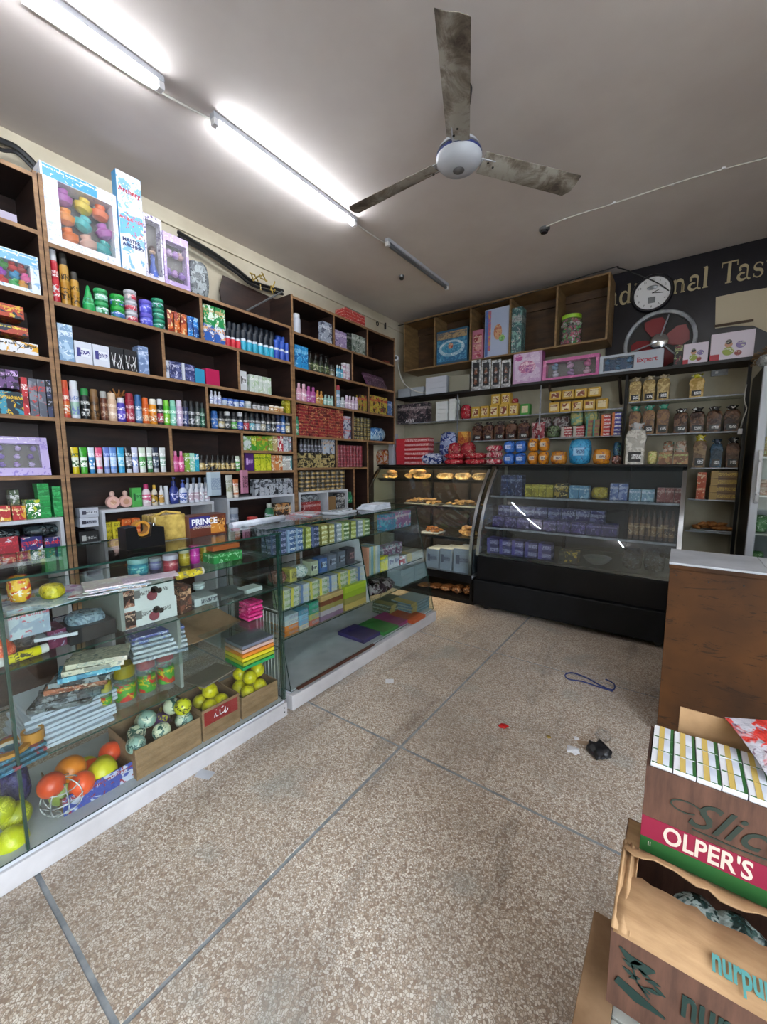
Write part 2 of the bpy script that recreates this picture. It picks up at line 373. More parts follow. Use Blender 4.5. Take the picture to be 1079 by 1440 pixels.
# ------------------------------------------------------------------ ceiling fan
def ceiling_fan():
    fx, fy, fz = -1.045, 2.10, 3.02
    t_ = thing('ceiling_fan', 'dusty white three-blade ceiling fan with brown-stained blades', 'fan', (fx, fy, fz))
    vs, fs = lathe_vf([(.0, -.052), (.045, -.05), (.09, -.038), (.112, -.015), (.118, .005)], 28); ob('motor_cover', me_from('m', vs, fs, True, 'white_door', 1.2), t_)
    vs, fs = lathe_vf([(.118, .006), (.119, .012), (.117, .018)], 28); ob('motor_ring', me_from('m', vs, fs, True, 'ink_blue'), t_, label='dark blue ring around the motor')
    vs, fs = lathe_vf([(.115, .03), (.1, .055), (.04, .075), (.02, .08)], 28); ob('motor_top', me_from('m', vs, fs, True, 'white_door'), t_)
    vs, fs = lathe_vf([(.0, -.062), (.02, -.060), (.03, -.053)], 20); ob('badge', me_from('m', vs, fs, True, 'steel'), t_, label='tarnished metal badge under the motor')
    vs, fs = lathe_vf([(.011, .07), (.011, ZC-fz-.01)], 12); ob('down_rod', me_from('m', vs, fs, True, 'steel'), t_)
    vs, fs = lathe_vf([(.03, ZC-fz-.1), (.055, ZC-fz-.06), (.062, ZC-fz)], 20); ob('canopy', me_from('m', vs, fs, True, 'black'), t_)
    bm = new_bm(); N = 10; L0, L1 = .13, .72; rows = []
    for i in range(N+1):
        s = i/N; x = L0+(L1-L0)*s; hw = .056+.008*s; z = .012-.01*s
        xs = .022*(1 if i == N else 0)
        rows.append([(x-xs*(1 if j == 3 else 0), hw*(-1+2*j/3), z+(.016*(1-2*j/3))+(-.008 if j in (1, 2) else 0)) for j in range(4)])
    top = [[bm.verts.new(p) for p in r_] for r_ in rows]; bot = [[bm.verts.new((p[0], p[1], p[2]-.003)) for p in r_] for r_ in rows]
    for i in range(N):
        for j in range(3):
            bm.faces.new([top[i][j], top[i+1][j], top[i+1][j+1], top[i][j+1]]); bm.faces.new([bot[i][j+1], bot[i+1][j+1], bot[i+1][j], bot[i][j]])
        for j in (0, 3): bm.faces.new([top[i][j], bot[i][j], bot[i+1][j], top[i+1][j]])
    for i in (0, N):
        for j in range(3): bm.faces.new([top[i][j], top[i][j+1], bot[i][j+1], bot[i][j]])
    bl = bm_mesh('blade', bm, 'fan_blade', True)
    bm = new_bm(); add_box(bm, (.09, -.03, .008), (.2, .03, .013), bev=.002); arm = bm_mesh('arm', bm, 'white_door')
    sc = lathe_vf([(.006, -.004), (.006, .0)], 8); screw = me_from('screw', *sc, True, 'black')
    for a in (-66, 53, 180):
        b = ob('blade', bl, t_, rot=(0, 0, math.radians(a))); ob('blade_bracket', arm, b)
        for q in ((.16, -.02), (.16, .02), (.2, 0)): ob('screw', screw, b, (q[0], q[1], .002))
ceiling_fan()

# ------------------------------------------------------------------ shelving, left wall
XS = -2.88
def shelf_unit(name, label, y0, y1, zt, boards, divs, sides=(1, 1), zside=(None, None), low=None):
    t_ = thing(name, label, 'shelving', (0, 0, 0))
    th = .02; xb = XW+.004
    part_box('back_panel', (xb, y0, 0), (xb+.006, low[0] if low else y1, zt), 'dark_laminate', t_)
    if low: part_box('back_panel', (xb, low[0]+.001, 0), (xb+.006, y1, zt), 'dark_laminate', t_)
    for k, (y, s) in enumerate(((y0, 1), (y1, -1))):
        zz = zside[k] or zt; zl = low[1] if low and k else 0; ya, yb = (y, y+th) if s > 0 else (y-th, y)
        part_box('side_panel', (xb+.006, ya, zl), (XS-.006, yb, zz), 'dark_laminate', t_)
        part_box('edge_strip', (XS-.006, ya, zl), (XS, yb, zz), 'edge_wood', t_)
    for b in boards:
        z, a, c = b if isinstance(b, tuple) else (b, y0+th, y1-th)
        part_box('shelf_board', (xb+.006, a, z-.02), (XS-.006, c, z), 'dark_laminate', t_)
        part_box('edge_strip', (XS-.006, a, z-.021), (XS+.001, c, z+.0005), 'edge_wood', t_)
    for y, z0, z1 in divs:
        part_box('divider', (xb+.006, y-.009, z0), (XS-.006, y+.009, z1-.02), 'dark_laminate', t_)
        part_box('edge_strip', (XS-.006, y-.010, z0), (XS, y+.010, z1-.021), 'edge_wood', t_)
    return t_
ZA = [2.985, 2.70, 2.366, 2.04, 1.716, 1.39]
ZB = [2.66, 2.355, 2.04, 1.72, 1.397]
ZCc = [2.93, 2.63, 2.325, 2.03, 1.717, 1.417]
shelf_unit('wall_shelving', 'dark brown wall shelving with pale edges at the near left end', -.75, .818, 3.0, ZA, [(-.1, ZA[1], ZA[0]), (-.1, ZA[4], ZA[3])])
shelf_unit('wall_shelving', 'long dark brown middle shelving holding spray cans and tubes', .822, 2.565, 2.66, ZB+[(1.903, 1.74, 2.545), (1.565, 2.02, 2.545)],
    [(1.716, ZB[1], ZB[0]), (1.428, ZB[2], ZB[1]), (2.008, ZB[2], ZB[1]), (1.727, ZB[3], ZB[2]), (1.44, ZB[4], ZB[3]), (2.01, ZB[4], ZB[3])], zside=(3.0, None))
tc = shelf_unit('wall_shelving', 'dark brown far shelving holding red soap boxes near the corner', 2.569, 4.18, 2.94, [ZCc[0], ZCc[1], ZCc[2], ZCc[3], (ZCc[4], 2.589, 4.16), (ZCc[5], 2.589, 3.64)],
    [(3.117, ZCc[1], ZCc[0]), (3.65, ZCc[1], ZCc[0]), (3.393, ZCc[2], ZCc[1]), (3.123, ZCc[3], ZCc[2]), (3.668, ZCc[3], ZCc[2]), (3.393, ZCc[4], ZCc[3]), (3.13, ZCc[5], ZCc[4]), (3.64, 1.0, ZCc[4]), (3.40, 0, ZCc[5])], low=(3.66, 1.69))
# broken cupboard remains on top of the middle unit
t_ = thing('broken_cupboard', 'broken brown back panel left on top of the middle shelving', 'panel')
bm = new_bm(); pts = [at(px, py, AX, -3.17) for px, py in ((312, 425), (309, 408), (314, 387), (350, 404), (388, 421), (388, 452), (346, 442))]
vs = [bm.verts.new(p) for p in pts]; f = bm.faces.new(vs); r_ = bmesh.ops.extrude_face_region(bm, geom=[f])
bmesh.ops.translate(bm, verts=[v for v in r_['geom'] if isinstance(v, bmesh.types.BMVert)], vec=(-.01, 0, 0))
ob('panel', bm_mesh('p', bm, 'dark_laminate'), t_)
p0 = at(350, 450, AX, -3.1); p1 = at(398, 408, AX, -2.95)
vs, fs = tube_vf([at(347, 437, AX, -3.1), at(397, 410, AX, -3.0)], .008); ob('broken_strip', me_from('s', vs, fs, True, 'steel'), t_)

def white_cabinet(label, y0, y1, z, inner, divs=()):
    t_ = thing('white_cabinet', label, 'cabinet'); x0, x1 = XW+.03, XS+.004
    part_box('top_board', (x0, y0, z-.02), (x1, y1, z), 'white_board', t_)
    for y in (y0, y1-.018): part_box('side_panel', (x0, y, 0), (x1, y+.018, z-.02), 'white_board', t_)
    part_box('shelf_board', (x0, y0+.018, inner-.018), (x1-.01, y1-.018, inner), 'white_board', t_)
    for y in divs: part_box('divider', (x0, y-.008, inner), (x1, y+.008, z-.02), 'white_board', t_)
white_cabinet('white cabinet under the near left shelving, dark bags inside', -.7, .79, 1.15, .92)
white_cabinet('white cabinet with yellow boxes behind the tape dispenser', .985, 1.735, 1.171, .93)
white_cabinet('white cabinet with a cup and green bottle behind the rolled paper', 1.85, 2.54, 1.183, .93)
white_cabinet('small white two-compartment cabinet under the far shelving', 2.60, 3.29, 1.187, .93, (2.98,))

# ------------------------------------------------------------------ goods: prototypes and rows
PROTO = {}
def sig(*a): return tuple(round(v, 3) if isinstance(v, float) else v for v in a)
def cached(key, fn):
    if key not in PROTO: PROTO[key] = fn()
    return PROTO[key]
def lat(name, prof, n=14, sx=1, sy=1, mat=None): return me_from(name, *lathe_vf(prof, n, sx, sy), True, mat)
def goods(kind, w, d, h, cols, name, label, cat, group, loc, rz, tilt=0):
    """one article: Empty with its parts, or one mesh for plain packets. cols = body, print, print2, cap"""
    c1, c2, c3, cap = (list(cols)+[None]*4)[:4]; c2 = c2 or c1; c3 = c3 or 'fff'; cap = cap or c2
    w = round(w, 3); d = round(d, 3); h = round(h, 3); r = w/2; sd = random.random()*9
    rot = (tilt, 0, rz)
    def single(style, me): return colours(ob(name, me, None, loc, rot, label, cat, group), c1, c2, c3, sd)
    def root(): return thing(name, label, cat, loc, rot=rot, group=group)
    def pt(pn, me, a, b=None, c=None, par=None): return colours(ob(pn, me, par), a, b, c, sd)
    if kind == 'box':
        return single('art', cached(('box', w, d, h), lambda: boxme(w, d, h, 'art', .0012)))
    if kind == 'rbox':
        return single('rows', cached(('rbox', w, d, h), lambda: boxme(w, d, h, 'rows', .0012)))
    if kind == 'sbox':
        return single('solid', cached(('sbox', w, d, h), lambda: boxme(w, d, h, 'solid', .0012)))
    if kind == 'nbox':   # rounded film-wrapped cube with pale square label
        o = root(); pt('wrapped_cube', cached(('nbA', w, d, h), lambda: boxme(w, d, h, 'solid', .012)), c1, par=o)
        q = pt('front_label', cached(('nbB', w, d, h), lambda: boxme(w*.66, .0012, h*.6, 'art', 0)), 'd8c8a0', c3, c3, par=o); q.location = (0, -d/2-.0007, h*.2)
        return o
    if kind == 'lbox':   # carton with a raised front label
        o = root(); pt('carton', cached(('lbA', w, d, h), lambda: boxme(w, d, h, 'solid', .0015)), c1, par=o)
        def f():
            bm = new_bm(); add_box(bm, (-w*.38, -d/2-.0012, h*.34), (w*.38, -d/2, h*.72)); return bm_mesh('l', bm, 'rows')
        pt('front_label', cached(('lbB', w, d, h), f), c2, c3, c3, par=o); return o
    if kind in ('can', 'canp'):
        o = root(); st = 'band' if kind == 'can' else 'solid'
        pt('body', cached(('canA', w, h, st), lambda: lat('b', [(r*.92, 0), (r, h*.02), (r, h*.72), (r*.93, h*.755), (r*.72, h*.79), (r*.72, h*.8)], 14, mat=st)), c1, c2, c3, par=o)
        pt('cap', cached(('canB', w, h), lambda: lat('c', [(r*.84, h*.775), (r*.84, h*.95), (r*.74, h*.99), (0, h)], 14, mat='solid')), cap, par=o); return o
    if kind == 'roll':   # roll-on: short body, pale neck band, domed cap
        o = root()
        pt('body', cached(('roA', w, h), lambda: lat('b', [(r*.9, 0), (r, h*.04), (r, h*.46), (r*.85, h*.5)], 12, mat='solid')), c1, par=o)
        pt('neck', cached(('roB', w, h), lambda: lat('n', [(r*.86, h*.5), (r*.8, h*.62)], 12, mat='solid')), c2, par=o)
        pt('cap', cached(('roC', w, h), lambda: lat('c', [(r*.96, h*.61), (r*.97, h*.95), (r*.86, h), (0, h)], 12, mat='solid')), cap, par=o); return o
    if kind == 'bottle':
        o = root(); sy = min(1, d/w)
        pt('body', cached(('boA', w, d, h), lambda: lat('b', [(r*.9, 0), (r, h*.03), (r, h*.58), (r*.85, h*.70), (r*.4, h*.79), (r*.4, h*.81)], 14, 1, sy, mat='solid')), c1, par=o)
        pt('label', cached(('boB', w, d, h), lambda: lat('l', [(r*1.015, h*.12), (r*1.02, h*.13), (r*1.02, h*.52), (r*1.015, h*.53)], 14, 1, sy, mat='art')), c2, c1, c3, par=o)
        pt('cap', cached(('boC', w, d, h), lambda: lat('c', [(r*.5, h*.79), (r*.5, h*.97), (r*.42, h), (0, h)], 12, 1, 1, mat='solid')), cap, par=o); return o
    if kind == 'pump':
        o = goods('bottle', w, d, h*.86, cols, name, label, cat, group, loc, rz)
        def f():
            bm = new_bm(); add_vf(bm, *lathe_vf([(r*.12, h*.85), (r*.12, h*.97), (r*.3, h*.97), (r*.3, h)], 8)); add_box(bm, (-r*.1, -r*.9, h*.965), (r*.1, 0, h*.995)); return bm_mesh('p', bm, 'solid')
        pt('pump_head', cached(('pu', w, h), f), cap, par=o); return o
    if kind in ('jar', 'cjar'):
        o = root(); bs = 'jar_plastic' if kind == 'cjar' else 'solid'
        b = ob('body', cached(('jaA', w, h, bs), lambda: lat('b', [(r*.9, 0), (r*.97, h*.05), (r*.97, h*.68), (r*.86, h*.74)], 16, mat=bs)), o)
        if kind == 'jar': colours(b, c1)
        else:
            def f():
                rnd = random.Random(3); bm = new_bm()
                for k in range(14):
                    a = rnd.random()*6.3; q = r*.62*math.sqrt(rnd.random()); bmesh.ops.create_icosphere(bm, subdivisions=1, radius=r*.24, matrix=Matrix.Translation((q*math.cos(a), q*math.sin(a), h*(.12+.5*k/14))))
                return bm_mesh('s', bm, 'art')
            colours(ob('contents', cached(('jaS', w, h), f), o, kind='stuff'), c1, c2, c3)
        pt('label', cached(('jaB', w, h), lambda: lat('l', [(r*.99, h*.16), (r*1.0, h*.17), (r*1.0, h*.56), (r*.99, h*.57)], 16, mat='art')), c2, c1, c3, par=o)
        pt('lid', cached(('jaC', w, h), lambda: lat('c', [(r, h*.72), (r*1.02, h*.75), (r*1.02, h*.96), (r*.96, h), (0, h)], 16, mat='solid')), cap, par=o); return o
    if kind == 'tube':   # squeeze tube standing on its cap
        o = root()
        def f():
            n = 12; vs = []; R = []
            for s, ex in ((.16, 0), (.2, .05), (.6, .45), (.96, .93), (1, .97)):
                for k in range(n):
                    a = 2*math.pi*k/n; vs.append((r*math.cos(a)*(.9+.1*ex), d/2*math.sin(a)*(1-ex*.94), h*s))
            fs = [(i*n+k, i*n+(k+1) % n, (i+1)*n+(k+1) % n, (i+1)*n+k) for i in range(4) for k in range(n)]+[tuple(range(n))[::-1], tuple(4*n+k for k in range(n))]
            return me_from('t', vs, fs, True, 'band')
        pt('body', cached(('tuA', w, d, h), f), c1, c2, c3, par=o)
        pt('cap', cached(('tuB', w, d, h), lambda: lat('c', [(r*.88, 0), (r*.92, h*.01), (r*.92, h*.16)], 12, 1, d/w, mat='solid')), cap, par=o); return o
    if kind == 'pouch':   # sealed film packet: pillow with flat crimped ends
        def f():
            n = 8; m_ = 8; vs = []; fs = []
            for side in (-1, 1):
                for j in range(m_+1):
                    for i in range(n+1):
                        u, v = i/n, j/m_; bul = (math.sin(math.pi*u)**.5)*(max(0, math.sin(math.pi*(v*1.16-.08)))**.6) if 0 < u < 1 and .07 < v < .93 else 0
                        vs.append(((u-.5)*w*(1-.08*math.sin(math.pi*v)), side*(bul*d/2+.0006), v*h))
            q = (n+1)*(m_+1)
            for s in (0, 1):
                for j in range(m_):
                    for i in range(n):
                        a = s*q+j*(n+1)+i; fs.append((a, a+1, a+n+2, a+n+1) if s == 0 else (a, a+n+1, a+n+2, a+1))
            return me_from('p', vs, fs, True, 'film', 1.5)
        return single('film', cached(('pouch', w, d, h), f))
    if kind == 'bag':    # soft filled bag lying or standing, corners drawn in
        def f():
            bm = new_bm(); bmesh.ops.create_cube(bm, size=1); bmesh.ops.subdivide_edges(bm, edges=bm.edges[:], cuts=4, use_grid_fill=True)
            rnd = random.Random(int(w*999+h*77))
            for v in bm.verts:
                x, y, z = v.co*2; k = 1-.13*(x*x*y*y+y*y*z*z+x*x*z*z); j = rnd.uniform(-.02, .02)
                v.co = Vector((x*k*w/2+j*w, y*k*d/2+j*d, (z*k+1)*h/2+(j*h if z > -.9 else 0)))
            return bm_mesh('b', bm, 'film', True, 1.5)
        return single('film', cached(('bag', w, d, h), f))
    if kind == 'nbag':   # soft bag with a printed emblem on its front
        o = root(); b_ = goods('bag', w, d, h, cols, 'film_bag', None, None, None, (0, 0, 0), 0); b_.parent = o
        q = pt('emblem', cached(('nbg', w, h), lambda: boxme(w*.5, .002, h*.3, 'rows', 0)), cap, cap, c3, par=o); q.location = (0, -d/2-.0005, h*.35)
        return o
    if kind == 'loaf':   # bagged loaf: bread body in printed film, gathered neck, label
        o = root(); hb = h*.84
        def f():
            vs = []; fs = []; prof = [(-.5, 0), (.5, 0), (.5, .62), (.56, .78), (.42, .97), (0, 1.0), (-.42, .97), (-.56, .78), (-.5, .62)]
            n = len(prof); L = (-.5, -.42, .42, .5)
            for y in L:
                k = .94 if abs(y) == .5 else 1
                for x, z in prof: vs.append((x*w*.9*k, y*d, z*hb*k))
            fs = [(i*n+k, i*n+(k+1) % n, (i+1)*n+(k+1) % n, (i+1)*n+k) for i in range(3) for k in range(n)]+[tuple(range(n))[::-1], tuple(3*n+k for k in range(n))]
            return me_from('l', vs, fs, True, 'film', .9)
        pt('wrapped_bread', cached(('loA', w, d, h), f), c1, c2, c1, par=o)
        def g():
            n = 10; prof = [(w*.44, hb*.95), (w*.26, hb*1.02), (w*.2, hb*1.06), (w*.34, h*.97), (w*.3, h*1.0)]
            vs, fs = lathe_vf(prof, n, 1, .6); vs = [(v[0]*(1+.25*math.sin(i*2.4)), v[1], v[2]+.008*math.sin(i*1.9)) for i, v in enumerate(vs)]
            return me_from('n', vs, fs, True, 'film', 1.2)
        pt('gathered_neck', cached(('loB', w, d, h), g), cap, cap, c3, par=o)
        def k_():
            bm = new_bm(); add_box(bm, (-w*.3, -d/2-.002, hb*.08), (w*.3, -d/2+.001, hb*.36)); return bm_mesh('k', bm, 'rows')
        pt('label', cached(('loC', w, d, h), k_), c2 if kind == 'x' else '#141414', '#141414', 'ddd', par=o); return o
    if kind == 'ball':
        me = cached(('ball', w), lambda: lat('b', [(r*math.sin(math.pi*i/10), -r*math.cos(math.pi*i/10)) for i in range(11)], 18, mat='art'))
        return colours(ob(name, me, None, (loc[0], loc[1], loc[2]+r), (tilt, random.random(), rz), label, cat, group), c1, c2, c3, sd)
    raise ValueError(kind)

ORD = 'first second third fourth fifth sixth seventh eighth ninth tenth eleventh twelfth thirteenth fourteenth fifteenth sixteenth seventeenth eighteenth'.split()
def L(z, x=-2.905): return ('x', x, z)
def K(z, y=4.64): return ('y', y, z)
DEF = {'can': 'spray_can', 'canp': 'spray_can', 'roll': 'roll_on', 'bottle': 'bottle', 'pump': 'pump_bottle', 'jar': 'jar', 'cjar': 'jar', 'tube': 'squeeze_tube',
       'box': 'box', 'rbox': 'box', 'sbox': 'box', 'lbox': 'box', 'pouch': 'pouch', 'bag': 'bag', 'nbag': 'bag', 'nbox': 'box', 'loaf': 'bread_loaf', 'ball': 'ball'}
CAT = {'spray_can': 'spray can', 'roll_on': 'deodorant', 'pump_bottle': 'bottle', 'squeeze_tube': 'tube', 'bread_loaf': 'bread'}
def row(surf, kind, n, px0, px1, top, cols, desc, where, d=None, name=None, gap=.06, zoff=0, levels=1, group=None, back=0, same=False):
    """n alike articles side by side between two photo columns, standing at surf; desc says the look, where says the place"""
    ax, v, z = surf; z = z+zoff+.0006; name = name or (next((n_ for w_, n_ in (('noodle', 'noodle_pack'), ('soap', 'soap_box'), ('tin', 'tin'), ('packet', 'packet'), ('carton', 'carton'), ('book', 'book'), ('wafer', 'wafer_box'), ('container', 'food_container')) if w_ in desc), 'box') if 'box' in kind else DEF[kind]); cat = CAT.get(name, name.split('_')[-1])
    if ax == 'x':
        a, b = (solve(p, (v, 0, z), 1) for p in (px0, px1)); H = ztop(top, v, a+(b-a)*.2)-z
    else:
        a, b = (solve(p, (0, v, z), 0) for p in (px0, px1)); H = ztop(top, a+(b-a)*.2, v)-z
    p = (b-a)/n; wd = abs(p)*(1-gap); h = max(.012, H/levels-.0006); gap = gap+(.04 if levels > 1 and 'box' in kind else 0); wd = abs(p)*(1-gap)
    if d is None: d = {'can': wd, 'canp': wd, 'roll': wd, 'jar': wd, 'cjar': wd, 'ball': wd, 'bottle': wd*.62, 'pump': wd*.62, 'tube': min(wd*.7, .035), 'pouch': wd*.4, 'bag': .12, 'nbag': .12, 'loaf': .1}.get(kind, min(.1, max(.04, wd*.7)))
    if kind in ('can', 'canp', 'roll', 'jar', 'cjar', 'ball'): d = wd
    grp = group or (desc+' '+where if n*levels > 1 else None); out = []
    for k in range(levels):
        for i in range(n):
            c = a+p*(i+.5)
            off = back+d/2
            jx, jr = (random.uniform(-.0015, .0015), random.uniform(-.04, .04)) if 'box' in kind and levels > 1 else (0, 0); off += abs(jx)*2; c += jx
            loc = (v-off, c, z+k*(h+.0006)) if ax == 'x' else (c, v+off, z+k*(h+.0006))
            if same: lab = '%s, %s' % (desc, where)
            else:
                pre = []
                if levels > 1: pre.append(['bottom', 'middle', 'top'][k] if levels == 3 else (['lower', 'upper'][k] if levels == 2 else ORD[k]+'-layer'))
                if n > 1: pre.append(ORD[i])
                lab = ('%s %s%s, %s' % (' '.join(pre), desc, ' from left' if n > 1 else '', where)).strip()
            out.append(goods(kind, wd, d, h, cols, name, lab, cat, grp, loc, (HP if ax == 'x' else 0)+jr))
    return out

# printed window box: card frame, recessed tray with toys, film
def toy_box(name, label, loc, rz, w_, h_, d_, c1, c2, toys, win=(.22, .9, .15, .85), tilt=0, head=None, words=(), card='6a6664'):
    t_ = thing(name, label, 'toy box', loc, rot=(tilt, 0, rz))
    x0, x1, z0, z1 = -w_/2+win[0]*w_, -w_/2+win[1]*w_, win[2]*h_, win[3]*h_
    colours(part_box('back_card', (-w_/2, d_/2-.003, 0), (w_/2, d_/2, h_), 'solid', t_), card)
    bm = new_bm()
    for lo, hi in (((-w_/2, -d_/2, 0), (w_/2, d_/2-.003, z0)), ((-w_/2, -d_/2, z1), (w_/2, d_/2-.003, h_)), ((-w_/2, -d_/2, z0), (x0, d_/2-.003, z1)), ((x1, -d_/2, z0), (w_/2, d_/2-.003, z1))): add_box(bm, lo, hi)
    colours(ob('printed_frame', bm_mesh('f', bm, 'art'), t_), c1, c1, c2)
    if head: colours(part_box('header_panel', (-w_/2+.01, -d_/2-.0015, z1+.003), (w_*head[0], -d_/2, h_-.004), 'art', t_), head[1], head[1], head[2])
    rnd = random.Random(len(label))
    for k, c in enumerate(toys):
        fx = x0+(x1-x0)*((k % 3)+.5)/3+rnd.uniform(-.01, .01); fz = z0+(z1-z0)*((k//3)+.5)/max(1, math.ceil(len(toys)/3)); s = min((x1-x0)/5.4, (z1-z0)/4.0, d_*.44)
        vs, fs = lathe_vf([(0, -s), (s*.8, -s*.6), (s, 0), (s*.5, s*.4), (s*.6, s*.8), (0, s)], 9)
        colours(ob('toy', me_from('t', vs, fs, True, 'solid'), t_, (fx, 0, fz), (0, rnd.uniform(-.5, .5), 0)), c)
    part_box('window_film', (x0, -d_/2+.001, z0), (x1, -d_/2+.0016, z1), 'clear_film', t_, 0)
    for s, sz, mt, x, z in words: text(s, sz, mt, t_, (x, -d_/2-.002, z), (HP, 0, 0), off=.0006)
    return t_
def span(ax, v, z, px0, px1, top):
    k = 1 if ax == 'x' else 0
    P0 = (v, 0, z) if ax == 'x' else (0, v, z)
    a, b = solve(px0, P0, k), solve(px1, P0, k); c = (a+b)/2
    return c, abs(b-a), (ztop(top, v, c) if ax == 'x' else ztop(top, c, v))-z

exec_after = []
# ------------------------------------------------------------------ left wall, near bay
W1, W2, W3, W4, W5, W6 = ('top shelf', 'second shelf', 'third shelf', 'fourth shelf', 'fifth shelf', 'sixth shelf')
nb = 'near left bay '
row(L(ZA[1]), 'sbox', 1, -12, 26, 292, ('a49cb0',), 'plain pale lilac carton', nb+'second shelf')
c, w_, h_ = span('x', -2.9, ZA[2], -6, 58, 352)
toy_box('toy_box', 'white and sky-blue window box of small toys, near left bay', (-2.93, c, ZA[2]), HP, w_, .2, .06, 'dfe6ee', '8fbbe0', ['c33', '3a5', 'd93', 'a3c', '39c', 'e6a', '393', 'c22', 'a33'], (.06, .8, .12, .72), head=(.46, '7db4df', 'fff'))
for k, (p1, t_, col, de) in enumerate(((57, 474, ('dcdce4', 'd8a02a', '333'), 'white flat box with yellow toy art'), (42, 452, ('a8483a', '303848', 'd8c84a'), 'lower red toy car box in the stack'), (36, 422, ('b04a35', '2a3040', 'd0b040'), 'upper red toy car box in the stack'))):
    row(L(ZA[3]+(0, .098, .182)[k]), 'box', 1, -20, p1, t_, col, de, nb+'fourth row', d=.16)
row(L(ZA[4]), 'box', 1, -14, 36, 548, ('22303c', '3a8ea8', 'd8b030'), 'dark toy helicopter box with teal art', nb+'fifth row', d=.1)
row(L(ZA[4]+.137), 'box', 3, -30, 28, 515, ('6a4a7c', '2a2436', 'c8a8d8'), 'purple toy box on edge', nb+'fifth row', d=.14)
row(L(ZA[4]), 'box', 1, 34, 43, 530, ('b8333a', '8c2028', 'eee'), 'upright red folder', nb+'fifth row', d=.2)
row(L(ZA[4]), 'box', 2, 44, 68, 532, ('5a5f6c', '7c828e', 'b44'), 'grey blister card pack', nb+'fifth row', d=.16)
row(L(ZA[4]), 'box', 1, 69, 80, 534, ('3a4260', '222', '99a'), 'slim navy box', nb+'fifth row', d=.16)
c, w_, h_ = span('x', -2.9, ZA[5], -14, 73, 612)
g = toy_box('gem_set_box', 'lilac gem set box leaning back, near left bay', (-2.92, c, ZA[5]), HP, w_, h_*.97, .035, 'b6a6d2', '8d7bc0', ['8a70c0', 'b9a0dc', 'd8c8ee', '9a85cc', 'c8b4e4', '8a74b8', 'a794d8', 'cbb8e8', '9380c4'], (.12, .86, .2, .82), tilt=-.16, head=(.3, 'c0b0dc', 'eee'))
for i in range(3):
    row(L(1.151+.0), 'box', 1, -24+i*21, -4+i*21, 712, ('a8252a', 'c89a2c', 'e8d8a0'), ORD[i]+' red and gold box from left', 'white ledge of near left bay', d=.1)
row(L(1.151), 'box', 1, 38, 59, 703, ('1e6a2c', 'b9c22a', 'fff'), 'green and yellow printed box', 'white ledge of near left bay', d=.08)
row(L(1.151), 'box', 1, 24, 38, 690, ('4a5a40', '8a8a60', 'ccc'), 'olive green tall box', 'white ledge of near left bay', d=.08, back=.1)
row(L(1.151), 'box', 1, 56, 74, 680, ('1f8a42', '1a7438', '3aa85c'), 'bright green soap packet stack member', 'left stack on near white ledge', d=.08, levels=6, same=True, group='green soap packets, left stack')
row(L(1.151), 'box', 1, 76, 96, 684, ('23904a', '1a7438', '45b068'), 'bright green soap packet stack member', 'right stack on near white ledge', d=.08, levels=6, same=True, group='green soap packets, right stack')
for i in range(4):
    row(L(.92), 'box', 1, -34+i*33, -3+i*33, 756, ('2d2f6c' if i != 1 else '9a2c38', 'd8d8e2', 'c03040'), ORD[i]+' navy and white star tea box from left', 'inside near white cabinet', d=.1)
row(L(1.06), 'bag', 2, -30, 92, 746, ('1a2024', '39464a', '5f7074'), 'dark plastic bag on the tea boxes', 'inside near white cabinet', d=.16, zoff=-.015)

# ------------------------------------------------------------------ toys on top of the middle unit
zt = ZB[0]
c, w_, h_ = span('x', -2.89, zt, 66, 171, 250)
toy_box('toy_box', 'big white window box of orange and teal baby toys on top shelf', (-2.95, c, zt), HP, w_, h_*.99, .11, 'dfe0ea', 'b8c4e4', ['e0752a', 'd8b0a0', '3aa8a8', 'e08a30', '45b5b8', 'b060b0', 'a858a8', 'd8c030', 'e07040'], (.2, .93, .12, .84), head=(.22, '4a9ad0', 'fff'))
c, w_, h_ = span('x', -2.89, zt, 172, 206, 246)
t_ = thing('archery_box', 'tall white and blue archery toy box on top of middle shelving', 'toy box', (-2.915, c, zt), HP)
H2 = h_; W2_ = w_
colours(part_box('carton', (-W2_/2, -.03, 0), (W2_/2, .03, H2), 'art', t_), 'dfe3ec', '7fb4dc', 'eef')
colours(part_box('side_panel', (-W2_/2-.001, -.03, 0), (-W2_/2, .03, H2), 'solid', t_), '4a97cc')
colours(part_box('sky_print', (-W2_/2+.004, -.031, H2*.36), (W2_/2-.004, -.03, H2*.6), 'art', t_), '4fa3d8', 'cfe4f4', 'b03038')
text('Archery', W2_*.27, 'ink_red', t_, (-W2_*.46, -.0315, H2*.80), (HP, 0, 0), off=.001)
text('MASTER\nARCHERY', W2_*.2, 'ink_blue', t_, (-W2_*.42, -.0315, H2*.3), (HP, 0, 0), off=.001)
c, w_, h_ = span('x', -2.89, zt, 207, 232, 304)
t_ = toy_box('doll_box', 'white window box with a doll in a blue dress, top shelf', (-2.92, c, zt), HP, w_, h_, .06, 'd8d4e4', '6a5a8c', [], (.1, .9, .08, .92))
for nm, pr_, cc in (('dress', [(.035, .02), (.03, .05), (.012, .11), (.014, .14)], '2a50b0'), ('head', [(0, .165), (.018, .175), (.02, .195), (0, .21)], 'd8b090'), ('hair', [(.021, .185), (.023, .2), (.012, .216), (0, .218)], '4a2a20'), ('torso', [(.013, .135), (.016, .15), (.006, .165), (.006, .17)], '30489a')):
    colours(ob(nm, me_from(nm, *lathe_vf(pr_, 12), True, 'solid'), t_), cc)
c, w_, h_ = span('x', -2.89, zt, 233, 268, 332)
